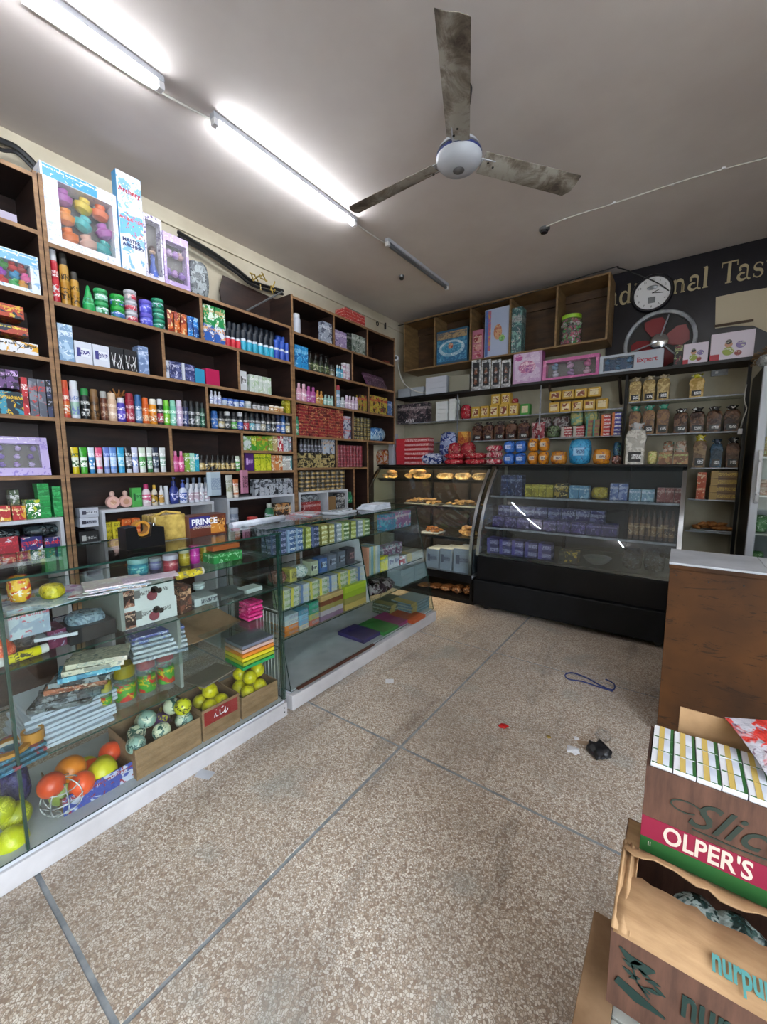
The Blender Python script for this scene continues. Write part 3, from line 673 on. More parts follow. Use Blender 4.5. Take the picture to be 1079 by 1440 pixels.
toy_box('doll_box', 'lilac window box with small dolls beside the blue-dress doll', (-2.92, c, zt), HP, w_, h_, .06, 'b79ed0', 'd8c8e8', ['a080c8', 'c8a0d8', '9a78c0', 'd8b8e0', 'b890d0', 'caa'], (.1, .9, .1, .85))
row(L(zt), 'bag', 1, 269, 298, 362, ('6b7074', '9aa2a6', '4a4e52'), 'grey film-wrapped bundle of sticks', 'top of middle shelving', d=.06)
row(L(zt), 'jar', 1, 226, 234, 390, ('b89098', 'c8a0a8', 'eee', 'b08a98'), 'tiny pinkish pot by the doll boxes', 'top of middle shelving', zoff=0, back=-.012)

# ------------------------------------------------------------------ middle unit, row 1
m1, m2, m3, m4, m5 = ('middle shelving %s row' % r_ for r_ in ('first', 'second', 'third', 'fourth', 'fifth'))
z = ZB[1]; S = L(z)
row(S, 'can', 1, 75, 88, 346, ('b32030', 'c8303c', 'e8e0e0', 'c8c8cc'), 'tall red spray can with silver cap', m1)
row(S, 'can', 1, 89, 103, 353, ('b58a3a', 'a87828', '3a2a10', '2a2622'), 'tall gold hairspray with dark cap', m1)
row(S, 'can', 1, 103, 116, 380, ('b58a3a', 'a87828', '3a2a10', '2a2622'), 'shorter gold hairspray with dark cap', m1)
a = solve(127, (-2.93, 0, z), 1); t_ = thing('cone_bottle', 'bright green cone-shaped bottle tapering to a point, middle shelving', 'bottle', (-2.94, a, z), HP)
colours(ob('body', lat('b', [(.03, 0), (.034, .01), (.03, .06), (.016, .11), (.006, .155), (0, .16)], 16, mat='solid'), t_), '1f9a50')
colours(ob('label', lat('l', [(.0315, .045), (.0305, .06), (.024, .085), (.0235, .086)], 16, mat='art'), t_), '187a3e', '5ac080', '2a8')
def jars(px0, px1, top, lv, cols, de): row(S, 'jar', 1, px0, px1, top, cols, de, m1, levels=lv)
jars(137, 157, 404, 2, ('1b7a45', '8fc8b0', 'eef', '2f9a5a'), 'green hair gel jar')
jars(160, 180, 412, 2, ('1f8a3c', '3a6ab0', 'ddf', '1f9a3c'), 'bright green and blue gel jar')
jars(180, 198, 406, 3, ('a8a8b0', 'b83a50', 'e8c8c8', 'b8b8c0'), 'red-labelled silver jar')
jars(201, 219, 420, 2, ('4a4ab8', '5a5ad0', 'b8b8f0', '5a50b8'), 'violet gel jar')
jars(219, 236, 418, 3, ('1d6a55', '2a9a78', 'cde', '238a68'), 'teal green gel jar')
row(S, 'pouch', 3, 237, 265, 436, ('c8642c', '8a2c1c', 'e8c890'), 'orange snack pouch', m1)
row(S, 'pouch', 2, 265, 282, 444, ('2a7ac8', '1a4a90', '9ac8e8'), 'blue snack pouch', m1)
row(S, 'box', 2, 287, 318, 455, ('2c5aa8', 'd8dde8', 'd8a060'), 'blue and white washing powder packet', m1, d=.05)
row(L(z+.1135), 'box', 2, 287, 318, 428, ('1f8a48', 'd8e8dc', 'c8a878'), 'green and white washing powder packet', m1, d=.05)
for px0, px1, n, c1, de in ((319, 341, 3, 'c02838', 'red'), (341, 388, 6, '2a9ab8', 'aqua'), (388, 411, 3, '2848a8', 'royal blue')):
    row(S, 'roll', n, px0, px1, {3: 462, 6: 466}.get(n) if px0 < 380 else 478, (c1, 'd8dde8', 'fff', '18202c' if px0 < 380 else '2850b0'), de+' roll-on deodorant, pale neck', m1)
    row(L(z, -2.955), 'roll', n, px0+3, px1+1, (452 if n == 3 and px0 < 380 else 456) if px0 < 380 else 472, (c1, 'b8c0d8', 'fff', '18202c' if px0 < 380 else '2850b0'), de+' roll-on in the back rank', m1)
# row 2
z = ZB[2]; S = L(z)
row(S, 'box', 1, 84, 106, 454, ('7a9cc0', 'a8c4dc', 'd8e4f0'), 'tall pale blue carton', m2, d=.08)
row(S, 'lbox', 2, 106, 156, 480, ('cfd3e0', 'dfe2ee', '3a3a80'), 'white perfume carton with navy print', m2, d=.08)
o_ = row(S, 'sbox', 2, 156, 195, 488, ('1c1c20',), 'black carton with white strokes', m2, d=.07)
for o in o_:
    bm = new_bm()
    for q, (x0_, z0_, x1_, z1_) in enumerate(((-.03, .1, -.02, .02), (-.02, .02, -.008, .1), (-.004, .05, .004, .01), (.0, .03, .014, .06), (.012, .1, .03, .01), (.012, .01, .03, .1), (-.032, .06, -.012, .05))):
        add_vf(bm, *tube_vf([(x0_, -.0355, z0_), (x1_, -.0355, z1_)], .0018, 4))
    ob('white_print', bm_mesh('w', bm, 'white'), o)
row(S, 'box', 1, 196, 211, 486, ('6a80a8', '8fa4c8', 'c8d4e8'), 'steel blue carton beside the black cartons', m2, d=.08)
row(S, 'lbox', 1, 234, 239, 506, ('c8ccd8', 'b8bccc', '446'), 'thin white carton', m2)
row(S, 'box', 1, 239, 257, 507, ('2f3560', '5a6090', 'c8c8e0'), 'navy patterned carton', m2)
row(S, 'sbox', 1, 257, 261, 510, ('c8ccd8',), 'white carton edge by the navy cartons', m2)
row(S, 'box', 1, 261, 275, 512, ('333a68', '50588c', 'b8b8d8'), 'second navy patterned carton', m2)
row(S, 'sbox', 1, 275, 289, 518, ('2e8ab0',), 'plain turquoise carton', m2)
row(S, 'sbox', 1, 290, 310, 518, ('b01c50',), 'plain magenta pink carton', m2)
row(S, 'lbox', 1, 338, 348, 521, ('c8ccd0', 'd8dce0', '555'), 'slim white carton', m2)
row(S, 'box', 5, 352, 382, 527, ('c3cdc6', 'a8c0a0', 'e4e8e4'), 'white carton with faint green leaves', m2, d=.08)
# row 3
z = ZB[3]; S = L(z)
cans = [(89, 102, 533, ('c8402c', 'd86a30', 'f0e0d0', 'c8522e'), 'orange-red body spray'), (102, 116, 534, ('c8ccd8', '8fb0a0', '6a7ab0', 'd0d4dc'), 'white body spray with pastel print'), (117, 130, 545, ('16181a', '1a1c20', 'd8d8d8', '1f7a3a'), 'black spray can with green cap'),
 (130, 143, 546, ('6a4a2c', '7a5a38', '3a2818', '7a5c3a'), 'bronze body spray'), (144, 155, 549, ('5a3022', '6a3a28', 'a88870', '9a9a98'), 'dark brown spray can with grey cap'), (155, 168, 551, ('c8a68c', 'd0b098', 'e8d8c8', 'd0b8a0'), 'cream body spray'),
 (168, 180, 558, ('4038a0', '5a48b8', 'd8d0f0', 'c8c8d0'), 'violet body spray with white cap'), (180, 193, 552, ('8c1c30', 'a02c40', 'd8b0b8', '8c2030'), 'crimson body spray'), (193, 203, 554, ('2c5a8c', '8aa8c8', 'd8e0e8', '2c5a90'), 'blue striped body spray'),
 (203, 213, 558, ('c8581c', 'd86828', 'e8c8a0', 'c8581c'), 'plain orange body spray'), (213, 224, 560, ('d88a1c', 'c87a20', 'f0e8d8', 'd8d4c8'), 'amber body spray with white cap'), (224, 233, 560, ('202024', 'a83a50', 'd8d8d8', 'd0d0d4'), 'black body spray with white cap'),
 (233, 242, 562, ('4fae28', '86c83c', 'e0f0d0', '78c040'), 'lime green body spray'), (242, 251, 562, ('6ab8a0', '8ac8b4', 'e0f0e8', '88c8b0'), 'mint body spray'), (251, 260, 562, ('b8a0c0', 'c8b4d0', 'f0e8f0', 'c8bcd0'), 'pale mauve body spray'),
 (260, 268, 563, ('232a4c', '3a4470', 'c8c8d8', '1a1c24'), 'navy spray can with black cap'), (268, 277, 563, ('1c2026', '283038', 'b8b8c0', '141418'), 'black spray can beside the navy one'), (277, 284, 564, ('2a3030', '8a9490', 'ccc', '1a1c1c'), 'dark grey-labelled spray can'), (284, 291, 566, ('173a30', '1f5a44', 'acb', '12181a'), 'dark green spray can at the row end')]
for a_, b_, t_, cl, de in cans: row(S, 'can', 1, a_, b_, t_, cl, de, m3)
a = solve(171, (-3.06, 0, z), 1); t_ = thing('dried_ornament', 'brown dried leaf ornament behind the spray cans', 'ornament', (-3.08, a, z), HP)
ob('stand', lat('s', [(.025, 0), (.02, .13), (.008, .17)], 10, mat='brown_ply'), t_)
bm = new_bm()
for k in range(9): add_vf(bm, *tube_vf([(0, 0, .16), (.02*math.cos(k*.75), .012*math.sin(k*2), .19), (.04*math.cos(k*.75), .02*math.sin(k*2), .2+.014*(k % 3))], .005, 5))
ob('leaves', bm_mesh('l', bm, 'pastry'), t_, kind='stuff')
S = L(1.904)
row(S, 'bottle', 3, 296, 313, 549, ('c0c4d4', '8890b8', 'e8e8f0', 'b8b8c8'), 'small white bottle, grey-blue print', 'middle shelving half shelf')
row(S, 'jar', 4, 314, 346, 560, ('b8c4d4', '3a5aa8', 'dde', '3a60b0'), 'squat cream jar with blue lid', 'middle shelving half shelf')
row(S, 'jar', 1, 347, 356, 564, ('c8c8c8', '98a8b0', 'eee', 'c8ccd0'), 'squat white jar with white lid', 'middle shelving half shelf')
row(S, 'jar', 4, 357, 380, 567, ('c0c0c4', 'a8a8ac', '333', '1c1c20'), 'squat white jar with black lid', 'middle shelving half shelf')
row(S, 'jar', 3, 380, 401, 570, ('c8a878', 'b07838', 'fff', 'd8cfc0'), 'squat honey-coloured jar with cream lid', 'middle shelving half shelf')
row(S, 'box', 1, 402, 413, 563, ('a89a1c', '6a7a20', 'e8e070'), 'yellow-green carton at the far end', 'middle shelving half shelf')
S = L(z)
seq = [('2a5a98', '3a6ab0', '2a5a98', 'blue'), ('1c1c22', 'b8a878', '18181c', 'black tan-labelled'), ('1a1c20', '484c50', 'c8c8cc', 'black silver-capped'), ('1c1e22', '4a9a3c', '18181c', 'black lime-labelled'), ('1c1e24', '3a5ab8', 'c8c8cc', 'black blue-labelled'), ('1c1c20', 'b03848', '18181c', 'black red-labelled'),
 ('203038', '60a8b8', '16181c', 'dark aqua-labelled'), ('20222a', '9aa8b8', '1a1c22', 'dark grey-labelled'), ('1c1c20', 'a8a088', '18181c', 'black beige-labelled'), ('202028', '5a6a7a', '181820', 'slate-labelled black'), ('15161a', '2a2c32', '121214', 'all-black'), ('1b2440', '4058a0', '1a2038', 'midnight blue'), ('24508c', '3a70b8', '244a80', 'bright blue'), ('1a1c20', 'b8a878', '1a1a1c', 'black gold-labelled'), ('c0a888', 'a88a60', '222a50', 'cream and navy'), ('3a8a68', '58a884', '347a5c', 'sea green')]
x_ = 300
for q, (b1, l1, cp, de) in enumerate(seq):
    wd = 9.5-.28*q*.9; wd = max(6.2, wd); row(S, 'can', 1, x_, x_+wd, 577+q*.5, (b1, l1, 'c8c8c8', cp), de+' body spray', 'middle shelving below the half shelf'); x_ += wd
# row 4
z = ZB[4]; S = L(z)
tubes = [(103, 114, ('c8b018', 'dde0d0', '3a5a30', 'c8b818'), 'yellow and white face wash tube'), (115, 126, ('3a9a2c', 'dde4d8', '2a6a28', '4aa030'), 'green and white face wash tube'), (127, 136, ('c8d4e0', '3a80b8', 'eef', '2878b0'), 'white tube with blue foot'), (137, 147, ('c84a70', 'd8d0d8', 'e8a8b8', 'c8c0cc'), 'rose pink face cream tube'),
 (148, 157, ('5a70b8', 'c8c8e0', 'a8b8e8', '8898c8'), 'periwinkle cream tube'), (157, 167, ('5a84c8', 'c8d4ea', 'a8c8e8', '88a0d0'), 'cornflower blue cream tube'), (168, 178, ('2a94c0', 'b8dcec', '68b8dc', '3898c8'), 'sky blue cream tube'), (179, 188, ('1c1e24', '8a8c94', 'ddd', 'c0c4cc'), 'black and grey tube with white cap'),
 (188, 197, ('c0c4dc', '7890c8', 'eef', 'b8bcd8'), 'white tube with lilac shading'), (198, 208, ('c8d4c4', '4a9a48', 'eee', 'd0d4d0'), 'white tube with a green leaf'), (209, 217, ('c4ccc8', '6a9a7a', 'eee', '2a6a3a'), 'white tube with dark green cap'), (217, 226, ('2a3244', '384a60', 'c8c8c8', 'a8a8b0'), 'dark slate tube'), (227, 236, ('c8ccca', '8aa898', 'eee', 'c8ccd0'), 'pale white and sage tube')]
for a_, b_, cl, de in tubes: row(S, 'tube', 1, a_, b_, 629, cl, de, m4)
row(S, 'bottle', 2, 245, 261, 634, ('c84880', 'd868a0', 'f0c8d8', 'd880a8'), 'hot pink lotion bottle', m4)
row(S, 'box', 1, 261, 268, 637, ('7aa83c', '9ac060', 'eee'), 'lime carton', m4); row(S, 'box', 1, 268, 275, 637, ('8ac8b0', 'a8d8c8', 'eee'), 'mint carton', m4); row(S, 'box', 1, 275, 281, 638, ('2a98b0', '48a8c0', 'eee'), 'teal carton', m4)
row(S, 'bottle', 7, 282, 333, 640, ('1c1a18', 'a89058', 'd8c8a0', '141414'), 'small black oil bottle, gold label', m4)
row(S, 'tube', 1, 333, 340, 641, ('b8c0b0', '58a050', 'eee', '38803c'), 'thin white and green tube', m4)
S = L(1.566)
for k, (a_, b_, cl, de) in enumerate(((343, 354, ('c4cccc', '6a9a3c', '8a8'), 'white and green carton'), (354, 361, ('b0b838', '3a8a30', 'e8e8a0'), 'yellow-green carton'), (361, 378, ('5a9a2c', 'a8b030', 'b03a40'), 'wide green herbal carton'), (378, 384, ('98a83a', '70982c', 'eec'), 'olive lime carton'), (384, 391, ('b8a070', 'a87850', 'eec'), 'beige carton'), (391, 399, ('b02838', 'd8d0d0', 'fff'), 'red carton with white stripe'), (399, 406, ('c8ccd4', 'a8acb8', '667'), 'white-grey carton'), (406, 414, ('8a98a0', 'b04048', 'dde'), 'grey and red carton'))):
    row(S, 'box', 1, a_, b_, 613, cl, de, 'middle shelving upper half row', d=.05)
S = L(z)
row(S, 'lbox', 1, 345, 358, 637, ('4a2468', '5a3078', 'c8a8d8'), 'deep purple carton', m4)
row(S, 'box', 3, 359, 382, 638, ('b8c02c', 'd0d040', '6a8a20'), 'lime yellow carton', m4, d=.05)
row(S, 'box', 3, 383, 398, 640, ('c88048', 'd8c8b0', 'b05828'), 'orange and cream carton', m4, d=.05)
row(S, 'box', 2, 398, 409, 641, ('b8b4b0', '98a8a8', 'fff'), 'pale grey carton', m4, d=.05); row(S, 'box', 1, 409, 415, 641, ('58a0a8', 'c8d4d4', 'fff'), 'aqua and white carton', m4, d=.05)
# row 5 on the white cabinets
S = L(1.171)
for k, (px, de) in enumerate(((159, 'left'), (177, 'right'))):
    a = solve(px, (-2.94, 0, 1.171), 1); t_ = thing('perfume_bottle', '%s one of two round pink bottles on white cabinet' % de, 'bottle', (-2.94, a, 1.1712), HP)
    vs, fs = lathe_vf([(.012, -.017), (.036, -.017), (.04, -.006), (.04, .006), (.036, .017), (.012, .017)], 24)
    colours(ob('body', me_from('b', [(v[0], v[2], v[1]+.04) for v in vs], fs, True, 'solid'), t_), 'd0a49c')
    vs, fs = lathe_vf([(.0, -.019), (.018, -.019), (.019, -.016)], 18); colours(ob('medallion', me_from('m', [(v[0], v[2], v[1]+.04) for v in vs], fs, True, 'art'), t_), 'b88a70', 'd8b8a0', 'a87')
    colours(ob('stopper', lat('s', [(.01, .076), (.014, .084), (.015, .098), (.008, .109), (0, .112)], 14, mat='solid'), t_), 'd0aca4')
ws = 'on the white cabinet ledge'
row(S, 'lbox', 1, 187, 201, 686, ('4aa04c', '58b060', '1c5a2c'), 'green soap carton', ws)
row(S, 'bottle', 1, 202, 215, 681, ('d0c0c8', 'c85a80', 'eee', 'b83068'), 'white baby lotion bottle, pink cap', ws)
row(S, 'bottle', 1, 215, 224, 682, ('c8c0b0', 'b08a28', '322', 'b89028'), 'white bottle with golden cap', ws); row(S, 'bottle', 1, 225, 233, 683, ('d0d0d4', 'b88a38', 'eee', 'd0d0d4'), 'white bottle with amber label', ws)
row(S, 'canp', 1, 233, 240, 683, ('b8bcc4', None, None, 'c8ccd0'), 'plain pale grey can', ws)
row(S, 'pump', 1, 241, 254, 671, ('20307c', '2c3c90', 'c8c8e8', '1c2a68'), 'royal blue pump bottle', ws)
row(S, 'pump', 1, 254, 266, 675, ('c4cce0', '3a58a8', 'eef', '3a50a0'), 'white pump bottle with blue print', ws)
row(S, 'bottle', 4, 267, 297, 680, ('c4c6d0', 'b09aa8', 'eee', 'c8cad0'), 'small white lotion bottle', ws)
row(L(1.171, -2.96), 'bottle', 4, 262, 296, 672, ('a8b0c0', '90a0b8', 'dde', '68748c'), 'grey-blue bottle in the back rank', ws)
S = L(1.183); ws = 'on the far white cabinet ledge'
row(L(1.183, -2.87), 'rbox', 1, 292, 312, 664, ('a0b0bc', 'b0c0cc', '7888a0'), 'pale blue hanging card pack', 'clipped between the white cabinets', d=.012, zoff=.03)
row(S, 'tube', 1, 320, 330, 668, ('c4c4bc', 'a8a898', '886', 'c8c8c0'), 'cream squeeze tube', ws); row(S, 'tube', 1, 330, 338, 674, ('b8683a', 'd0b8a0', 'eee', 'c8c0b8'), 'orange squeeze tube', ws)
row(L(1.215, -2.87), 'rbox', 1, 339, 350, 661, ('a06a80', 'b88098', '4a2a38'), 'mauve hanging blister pack', ws, d=.012)
row(S, 'box', 9, 359, 416, 674, ('a4a8b0', '24262c', '555a64'), 'black and white hair dye carton', ws, d=.07)
row(L(.99), 'lbox', 1, 112, 141, 765-17, ('18181c', '1c1c20', 'aaa'), 'lowest black carton in the stack', 'left of the yellow boxes', d=.08, levels=1, zoff=-.03)
row(L(1.075), 'lbox', 1, 112, 140, 729, ('b8bcc8', '888c9c', '223'), 'middle white carton in the stack', 'left of the yellow boxes', d=.08, zoff=-.002)
row(L(1.13), 'lbox', 1, 112, 140, 715, ('a8acb8', 'c0c4cc', '334'), 'topmost white carton in the stack', 'left of the yellow boxes', d=.08)
S = L(.93)
row(S, 'rbox', 2, 147, 172, 735, ('c0b020', 'd0c030', '7a7018'), 'yellow tea packet', 'inside the cabinet behind the tape dispenser', d=.06, levels=4, same=True, group='yellow packets in the cabinet')
row(S, 'rbox', 2, 173, 200, 730, ('c8581c', 'd86a28', 'e0a070'), 'orange tea packet', 'inside the cabinet behind the tape dispenser', d=.06, levels=5, same=True, group='orange packets in the cabinet')
row(S, 'jar', 1, 325, 340, 715, ('7a8498', '8a94a8', 'ccd', 'a0a8b4'), 'grey-blue plastic cup', 'inside the far white cabinet')
row(S, 'bottle', 1, 376, 388, 708, ('2a6a48', '3a8a60', 'dde', 'b8c0b8'), 'green bottle with pale cap', 'inside the far white cabinet')
row(S, 'box', 3, 389, 414, 708, ('3a2c28', 'b8804a', 'd8c8b0'), 'brown henna carton with a photo', 'inside the far white cabinet', d=.06)
row(L(.93), 'box', 1, 426, 452, 706, ('8c2a2c', 'a03a38', 'caa'), 'flat red carton', 'inside the small white cabinet', d=.1)
row(L(1.05), 'bag', 1, 426, 452, 696, ('6a6e74', '98a0a4', '3a3c40'), 'grey wrapped bundle', 'inside the small white cabinet', d=.1, zoff=.02)
row(L(.93), 'sbox', 1, 458, 473, 699, ('8a6c48',), 'tall brown carton', 'inside the small white cabinet', d=.06)
row(L(.93), 'box', 2, 475, 486, 694, ('3a3c40', '8a8c90', 'ccc'), 'grey striped packet', 'inside the small white cabinet', d=.06)

# ------------------------------------------------------------------ far unit
f1, f2, f3, f4, f5 = ('far shelving %s row' % r_ for r_ in ('first', 'second', 'third', 'fourth', 'fifth'))
S = L(ZCc[0]); row(S, 'box', 1, 484, 515, 434, ('b03030', 'c04038', 'd8b0a8'), 'flat red and white carton in pile', 'on top of far shelving', d=.14, levels=4, same=True, group='red cartons on the far shelving')
S = L(ZCc[1])
row(S, 'canp', 1, 416, 426, 439, ('b8bcc8', None, None, 'c8ccd4'), 'plain white spray can', f1)
row(S, 'box', 1, 454, 470, 452, ('98a0b0', '50566a', 'd8dce4'), 'white and slate carton', f1, d=.06)
row(S, 'box', 3, 472, 488, 464, ('9a88b0', '6a5a84', 'd8d0e0'), 'lavender carton', f1); row(S, 'box', 1, 489, 495, 468, ('1c2420', '2a3a2c', '888'), 'black-green carton', f1)
row(S, 'box', 4, 496, 515, 470, ('8c948c', '4a5a50', 'c8ccc8'), 'grey-green carton', f1)
row(L(ZCc[1], -2.95), 'sbox', 1, 541, 552, 507, ('7a3028',), 'flat dull red carton', f1+' far end', d=.1)
S = L(ZCc[2])
row(S, 'box', 2, 416, 434, 485, ('2a8cc8', '1a60a0', '90d0f0'), 'bright blue sachet box', f2)
row(S, 'pump', 4, 435, 465, 494, ('1c2018', '3a4a28', 'b8b898', '161614'), 'black pump bottle', f2)
row(S, 'can', 1, 466, 473, 512, ('3a3c34', '6a6a50', 'aaa', '222'), 'small dark can', f2)
row(S, 'bottle', 3, 474, 484, 513, ('4a90b0', '80b8cc', 'eee', 'c8d0d4'), 'tiny aqua bottle', f2)
row(S, 'jar', 2, 484, 494, 510, ('c4b8c4', 'b08098', 'eee', 'd0ccd4'), 'small white and pink pot', f2, levels=3)
a = solve(535, (-2.95, 0, ZCc[2]), 1); t_ = thing('toy_set', 'dusky purple window pack leaning at the far end of shelving', 'box', (-2.97, a, ZCc[2]+.001), rot=(-.5, 0, HP)); colours(part_box('card', (-.2, -.01, 0), (.2, .01, .2), 'art', t_), '5a3450', '7a4a6c', 'a88098'); part_box('film', (-.18, -.012, .02), (.18, -.0105, .18), 'clear_film', t_, 0)
S = L(ZCc[3])
row(S, 'bottle', 2, 419, 433, 538, ('c490a4', 'd0a0b4', 'eee', 'd0a8b8'), 'pale pink shampoo bottle', f3); row(S, 'bottle', 2, 433, 446, 543, ('a04888', 'b060a0', 'ddd', 'a85090'), 'magenta shampoo bottle', f3)
row(S, 'bottle', 2, 446, 456, 549, ('b8803a', 'a06a28', 'eec', 'a87838'), 'amber shampoo bottle', f3); row(S, 'bottle', 3, 457, 471, 555, ('8ab0a8', 'a8c8c0', 'eee', 'a0b8b8'), 'pale aqua bottle', f3)
row(S, 'can', 1, 475, 481, 541, ('7898b0', '98b0c4', 'dde', 'a83a48'), 'tall grey-blue can, red cap', f3); row(S, 'bottle', 1, 481, 487, 558, ('c4c8cc', 'a8b0b8', 'eee', 'c8ccd0'), 'short white bottle', f3)
row(S, 'bottle', 4, 487, 505, 556, ('b8a0b8', 'c8b4c8', 'eee', 'c8b8c8'), 'mauve and white bottle', f3)
row(S, 'box', 4, 506, 517, 555, ('98883a', '3a2c28', 'b83040'), 'slim gold and black carton', f3, d=.05)
row(S, 'box', 6, 521, 545, 556, ('b0a040', '3a2018', 'b03038'), 'slim yellow and maroon carton', f3, d=.05); row(S, 'box', 1, 546, 553, 564, ('4468a0', '3a5890', 'ccd'), 'blue carton at the corner', f3, d=.05)
S = L(ZCc[4])
row(S, 'box', 5, 421, 484, 570, ('8c2430', '5c1820', 'c89868'), 'red and gold soap carton in large block', f4, d=.07, levels=10, same=True, gap=.03, group='red soap cartons in the far shelving')
row(S, 'box', 2, 485, 496, 585, ('b0b4c4', '3a4468', 'c86a6a'), 'white and navy carton', f4, d=.06, levels=2)
row(S, 'jar', 5, 499, 523, 586, ('7a6a38', '2c2618', 'b8a868', '242018'), 'gold and black small tin', f4, levels=5, same=True, group='gold and black tins, fourth row')
row(L(ZCc[4], -2.89), 'bag', 1, 523, 545, 600, ('3a6aa0', '8ab0d0', 'c8d8e8'), 'crumpled blue and white plastic bag', f4, d=.12)
S = L(ZCc[5])
row(S, 'box', 10, 423, 474, 637, ('a89868', '1a1814', '4a4030'), 'small gold and black carton', 'far shelving fifth row block', d=.06, levels=3, same=True, gap=.04, group='gold-black cartons, far shelving fifth row')
row(L(ZCc[5]+.135), 'can', 6, 423, 454, 617, ('1c1c22', '3a3c44', '889', '111'), 'short black aftershave bottle', 'above the gold and black cartons', name='bottle')
row(L(ZCc[5]+.135), 'box', 2, 455, 473, 618, ('a8b0bc', '3a4460', 'c0a080'), 'white razor carton with portrait', 'above the gold and black cartons', d=.06)
row(S, 'jar', 8, 476, 511, 626, ('6c2430', '8c3440', 'a87078', '7c2c38'), 'small maroon tin in dense block', f5, levels=6, same=True, group='maroon tins in the far shelving')
row(L(1.187), 'jar', 9, 424, 487, 662, ('5a5040', 'a88a50', '2a2620', '3a3630'), 'small brass-and-black polish tin', 'on the small white cabinet', levels=5, same=True, group='polish tins on the small cabinet')
row(L(1.0), 'bottle', 1, 490, 498, 692, ('1f7a50', '2a8a60', 'cdc', '1f7a50'), 'emerald green bottle behind the glass counter', 'beside the small white cabinet', zoff=.03)

# things on the left wall above the shelving
for q_, (dx_, dz_, r_, lb) in enumerate(((0, 0, .014, 'upper'), (.03, -.03, .012, 'lower'), (.05, .004, .008, 'thin outer'))):
    wire('cable_bundle', [at(px, py, AX, -3.15+dx_)+Vector((0, 0, dz_)) for px, py in ((250, 326), (275, 341), (300, 356), (332, 378), (352, 394), (372, 402), (398, 409))], r_, 'cable_black', lb+' black cable of the bundle above middle shelving', 'cable')
wire('electric_cable', [at(px, py, AX, -3.17) for px, py in ((-30, 180), (0, 197), (22, 207), (42, 224), (60, 245))], .016, 'cable_black', 'black twisted cable above the near left shelving', 'cable')
wire('electric_cable', [at(px, py, AX, -3.14) for px, py in ((-30, 190), (0, 210), (22, 214), (42, 232), (60, 252))], .010, 'cable_black', 'thinner black cable under the twisted one at left', 'cable')
bm = new_bm()
p = at(372, 397, AX, -3.05)
for k in range(14):
    q = p+Vector((random.uniform(-.02, .02), random.uniform(-.16, .14), random.uniform(-.03, .03))); add_vf(bm, *tube_vf([q, q+Vector((random.uniform(-.03, .03), random.uniform(-.08, .08), random.uniform(-.05, .05)))], .006, 5))
ob('twisted_wire_ends', bm_mesh('t', bm, 'gold_film'), None, label='tangle of taped yellowish wire ends above the shelving', cat='wire')
p = at(531, 455, AX, -3.19)
for nm, q, r_, lab in (('wall_hook', (531, 457), .022, 'small black round hook high on left wall near corner'), ):
    vs, fs = tube_vf([p+Vector((0, r_*math.cos(a*.7), r_*math.sin(a*.7))) for a in range(10)], .006); ob(nm, me_from(nm, vs, fs, True, 'black'), label=lab, cat='hook')
p = at(542, 463, AX, -3.2); ob('wall_peg', boxme(.02, .02, .08, 'black', .004), None, p, label='short black peg on left wall by the corner', cat='peg')
p = at(453.5, 432, AX, -3.2); ob('wall_stick', boxme(.02, .03, .12, 'white_door', .004), None, (XW+.012, p.y, 2.97), label='pale short stick on left wall above far shelving', cat='stick')
p = at(558, 481, AX, -2.86); t_ = thing('security_camera', 'white bullet security camera at the end of left shelving', 'camera', (-2.90, 4.24, 2.72), rot=(HP, 0, .5))
ob('housing', lat('h', [(.028, -.03), (.034, -.02), (.034, .05), (.03, .055)], 18, mat='white_door'), t_); ob('lens', lat('l', [(.0, .058), (.018, .057), (.02, .05)], 14, mat='black'), t_)
part_box('bracket', (-.01, -.012, -.09), (.01, .012, -.03), 'white_door', t_)
wire('camera_cable', [(-2.92, 4.28, 2.72), (-2.95, 4.45, 2.5), (-2.8, 4.5, 2.37), (-2.62, 4.62, 2.33)], .006, 'cable_white', 'white camera cable drooping in the back corner', 'cable')

# ------------------------------------------------------------------ glass counters
def slant(z): return -1.775-.215*(z-.06)
def counter_one():
    t_ = thing('glass_counter', 'near glass counter on white plinth, balls and toys inside', 'counter', (0, 0, 0))
    y0, y1, x0, x1 = -.75, 1.455, -2.28, -1.76
    part_box('plinth', (x0, y0, 0), (x1, y1, .082), 'plinth_white', t_, .004)
    part_box('deck', (x0+.01, y0+.01, .082), (x1-.012, y1-.01, .10), 'white_board', t_)
    pane('front_pane', (x1-.012, y0, .10), (x1-.006, y1, 1.072), t_); pane('end_pane', (x0, y1-.008, .10), (x1-.013, y1-.002, 1.072), t_)
    pane('top_pane', (x0, y0, 1.072), (x1+.004, y1, 1.080), t_)
    for z in (.945, .76, .41): pane('glass_shelf', (x0+.01, y0+.02, z-.006), (x1-.03, y1-.012, z), t_, 'shelf_glass')
    part_box('divider', (x0+.02, .66, .766), (x1-.06, .675, .937), 'grey_board', t_); part_box('divider', (x0+.02, .88, .42), (x1-.05, .895, .75), 'grey_board', t_)
    for y in (y1-.012, .3): part_box('corner_strip', (x1-.03, y-.008, .10), (x1-.013, y+.002, 1.07), 'glass_edge', t_)
    for k in range(2): ob('screw', me_from('s', *lathe_vf([(.004, 0), (.003, .002)], 8), True, 'black'), t_, (x1, y1-.02-.0*k, .03+.025*k), (0, HP, 0))
    return t_
counter_one()
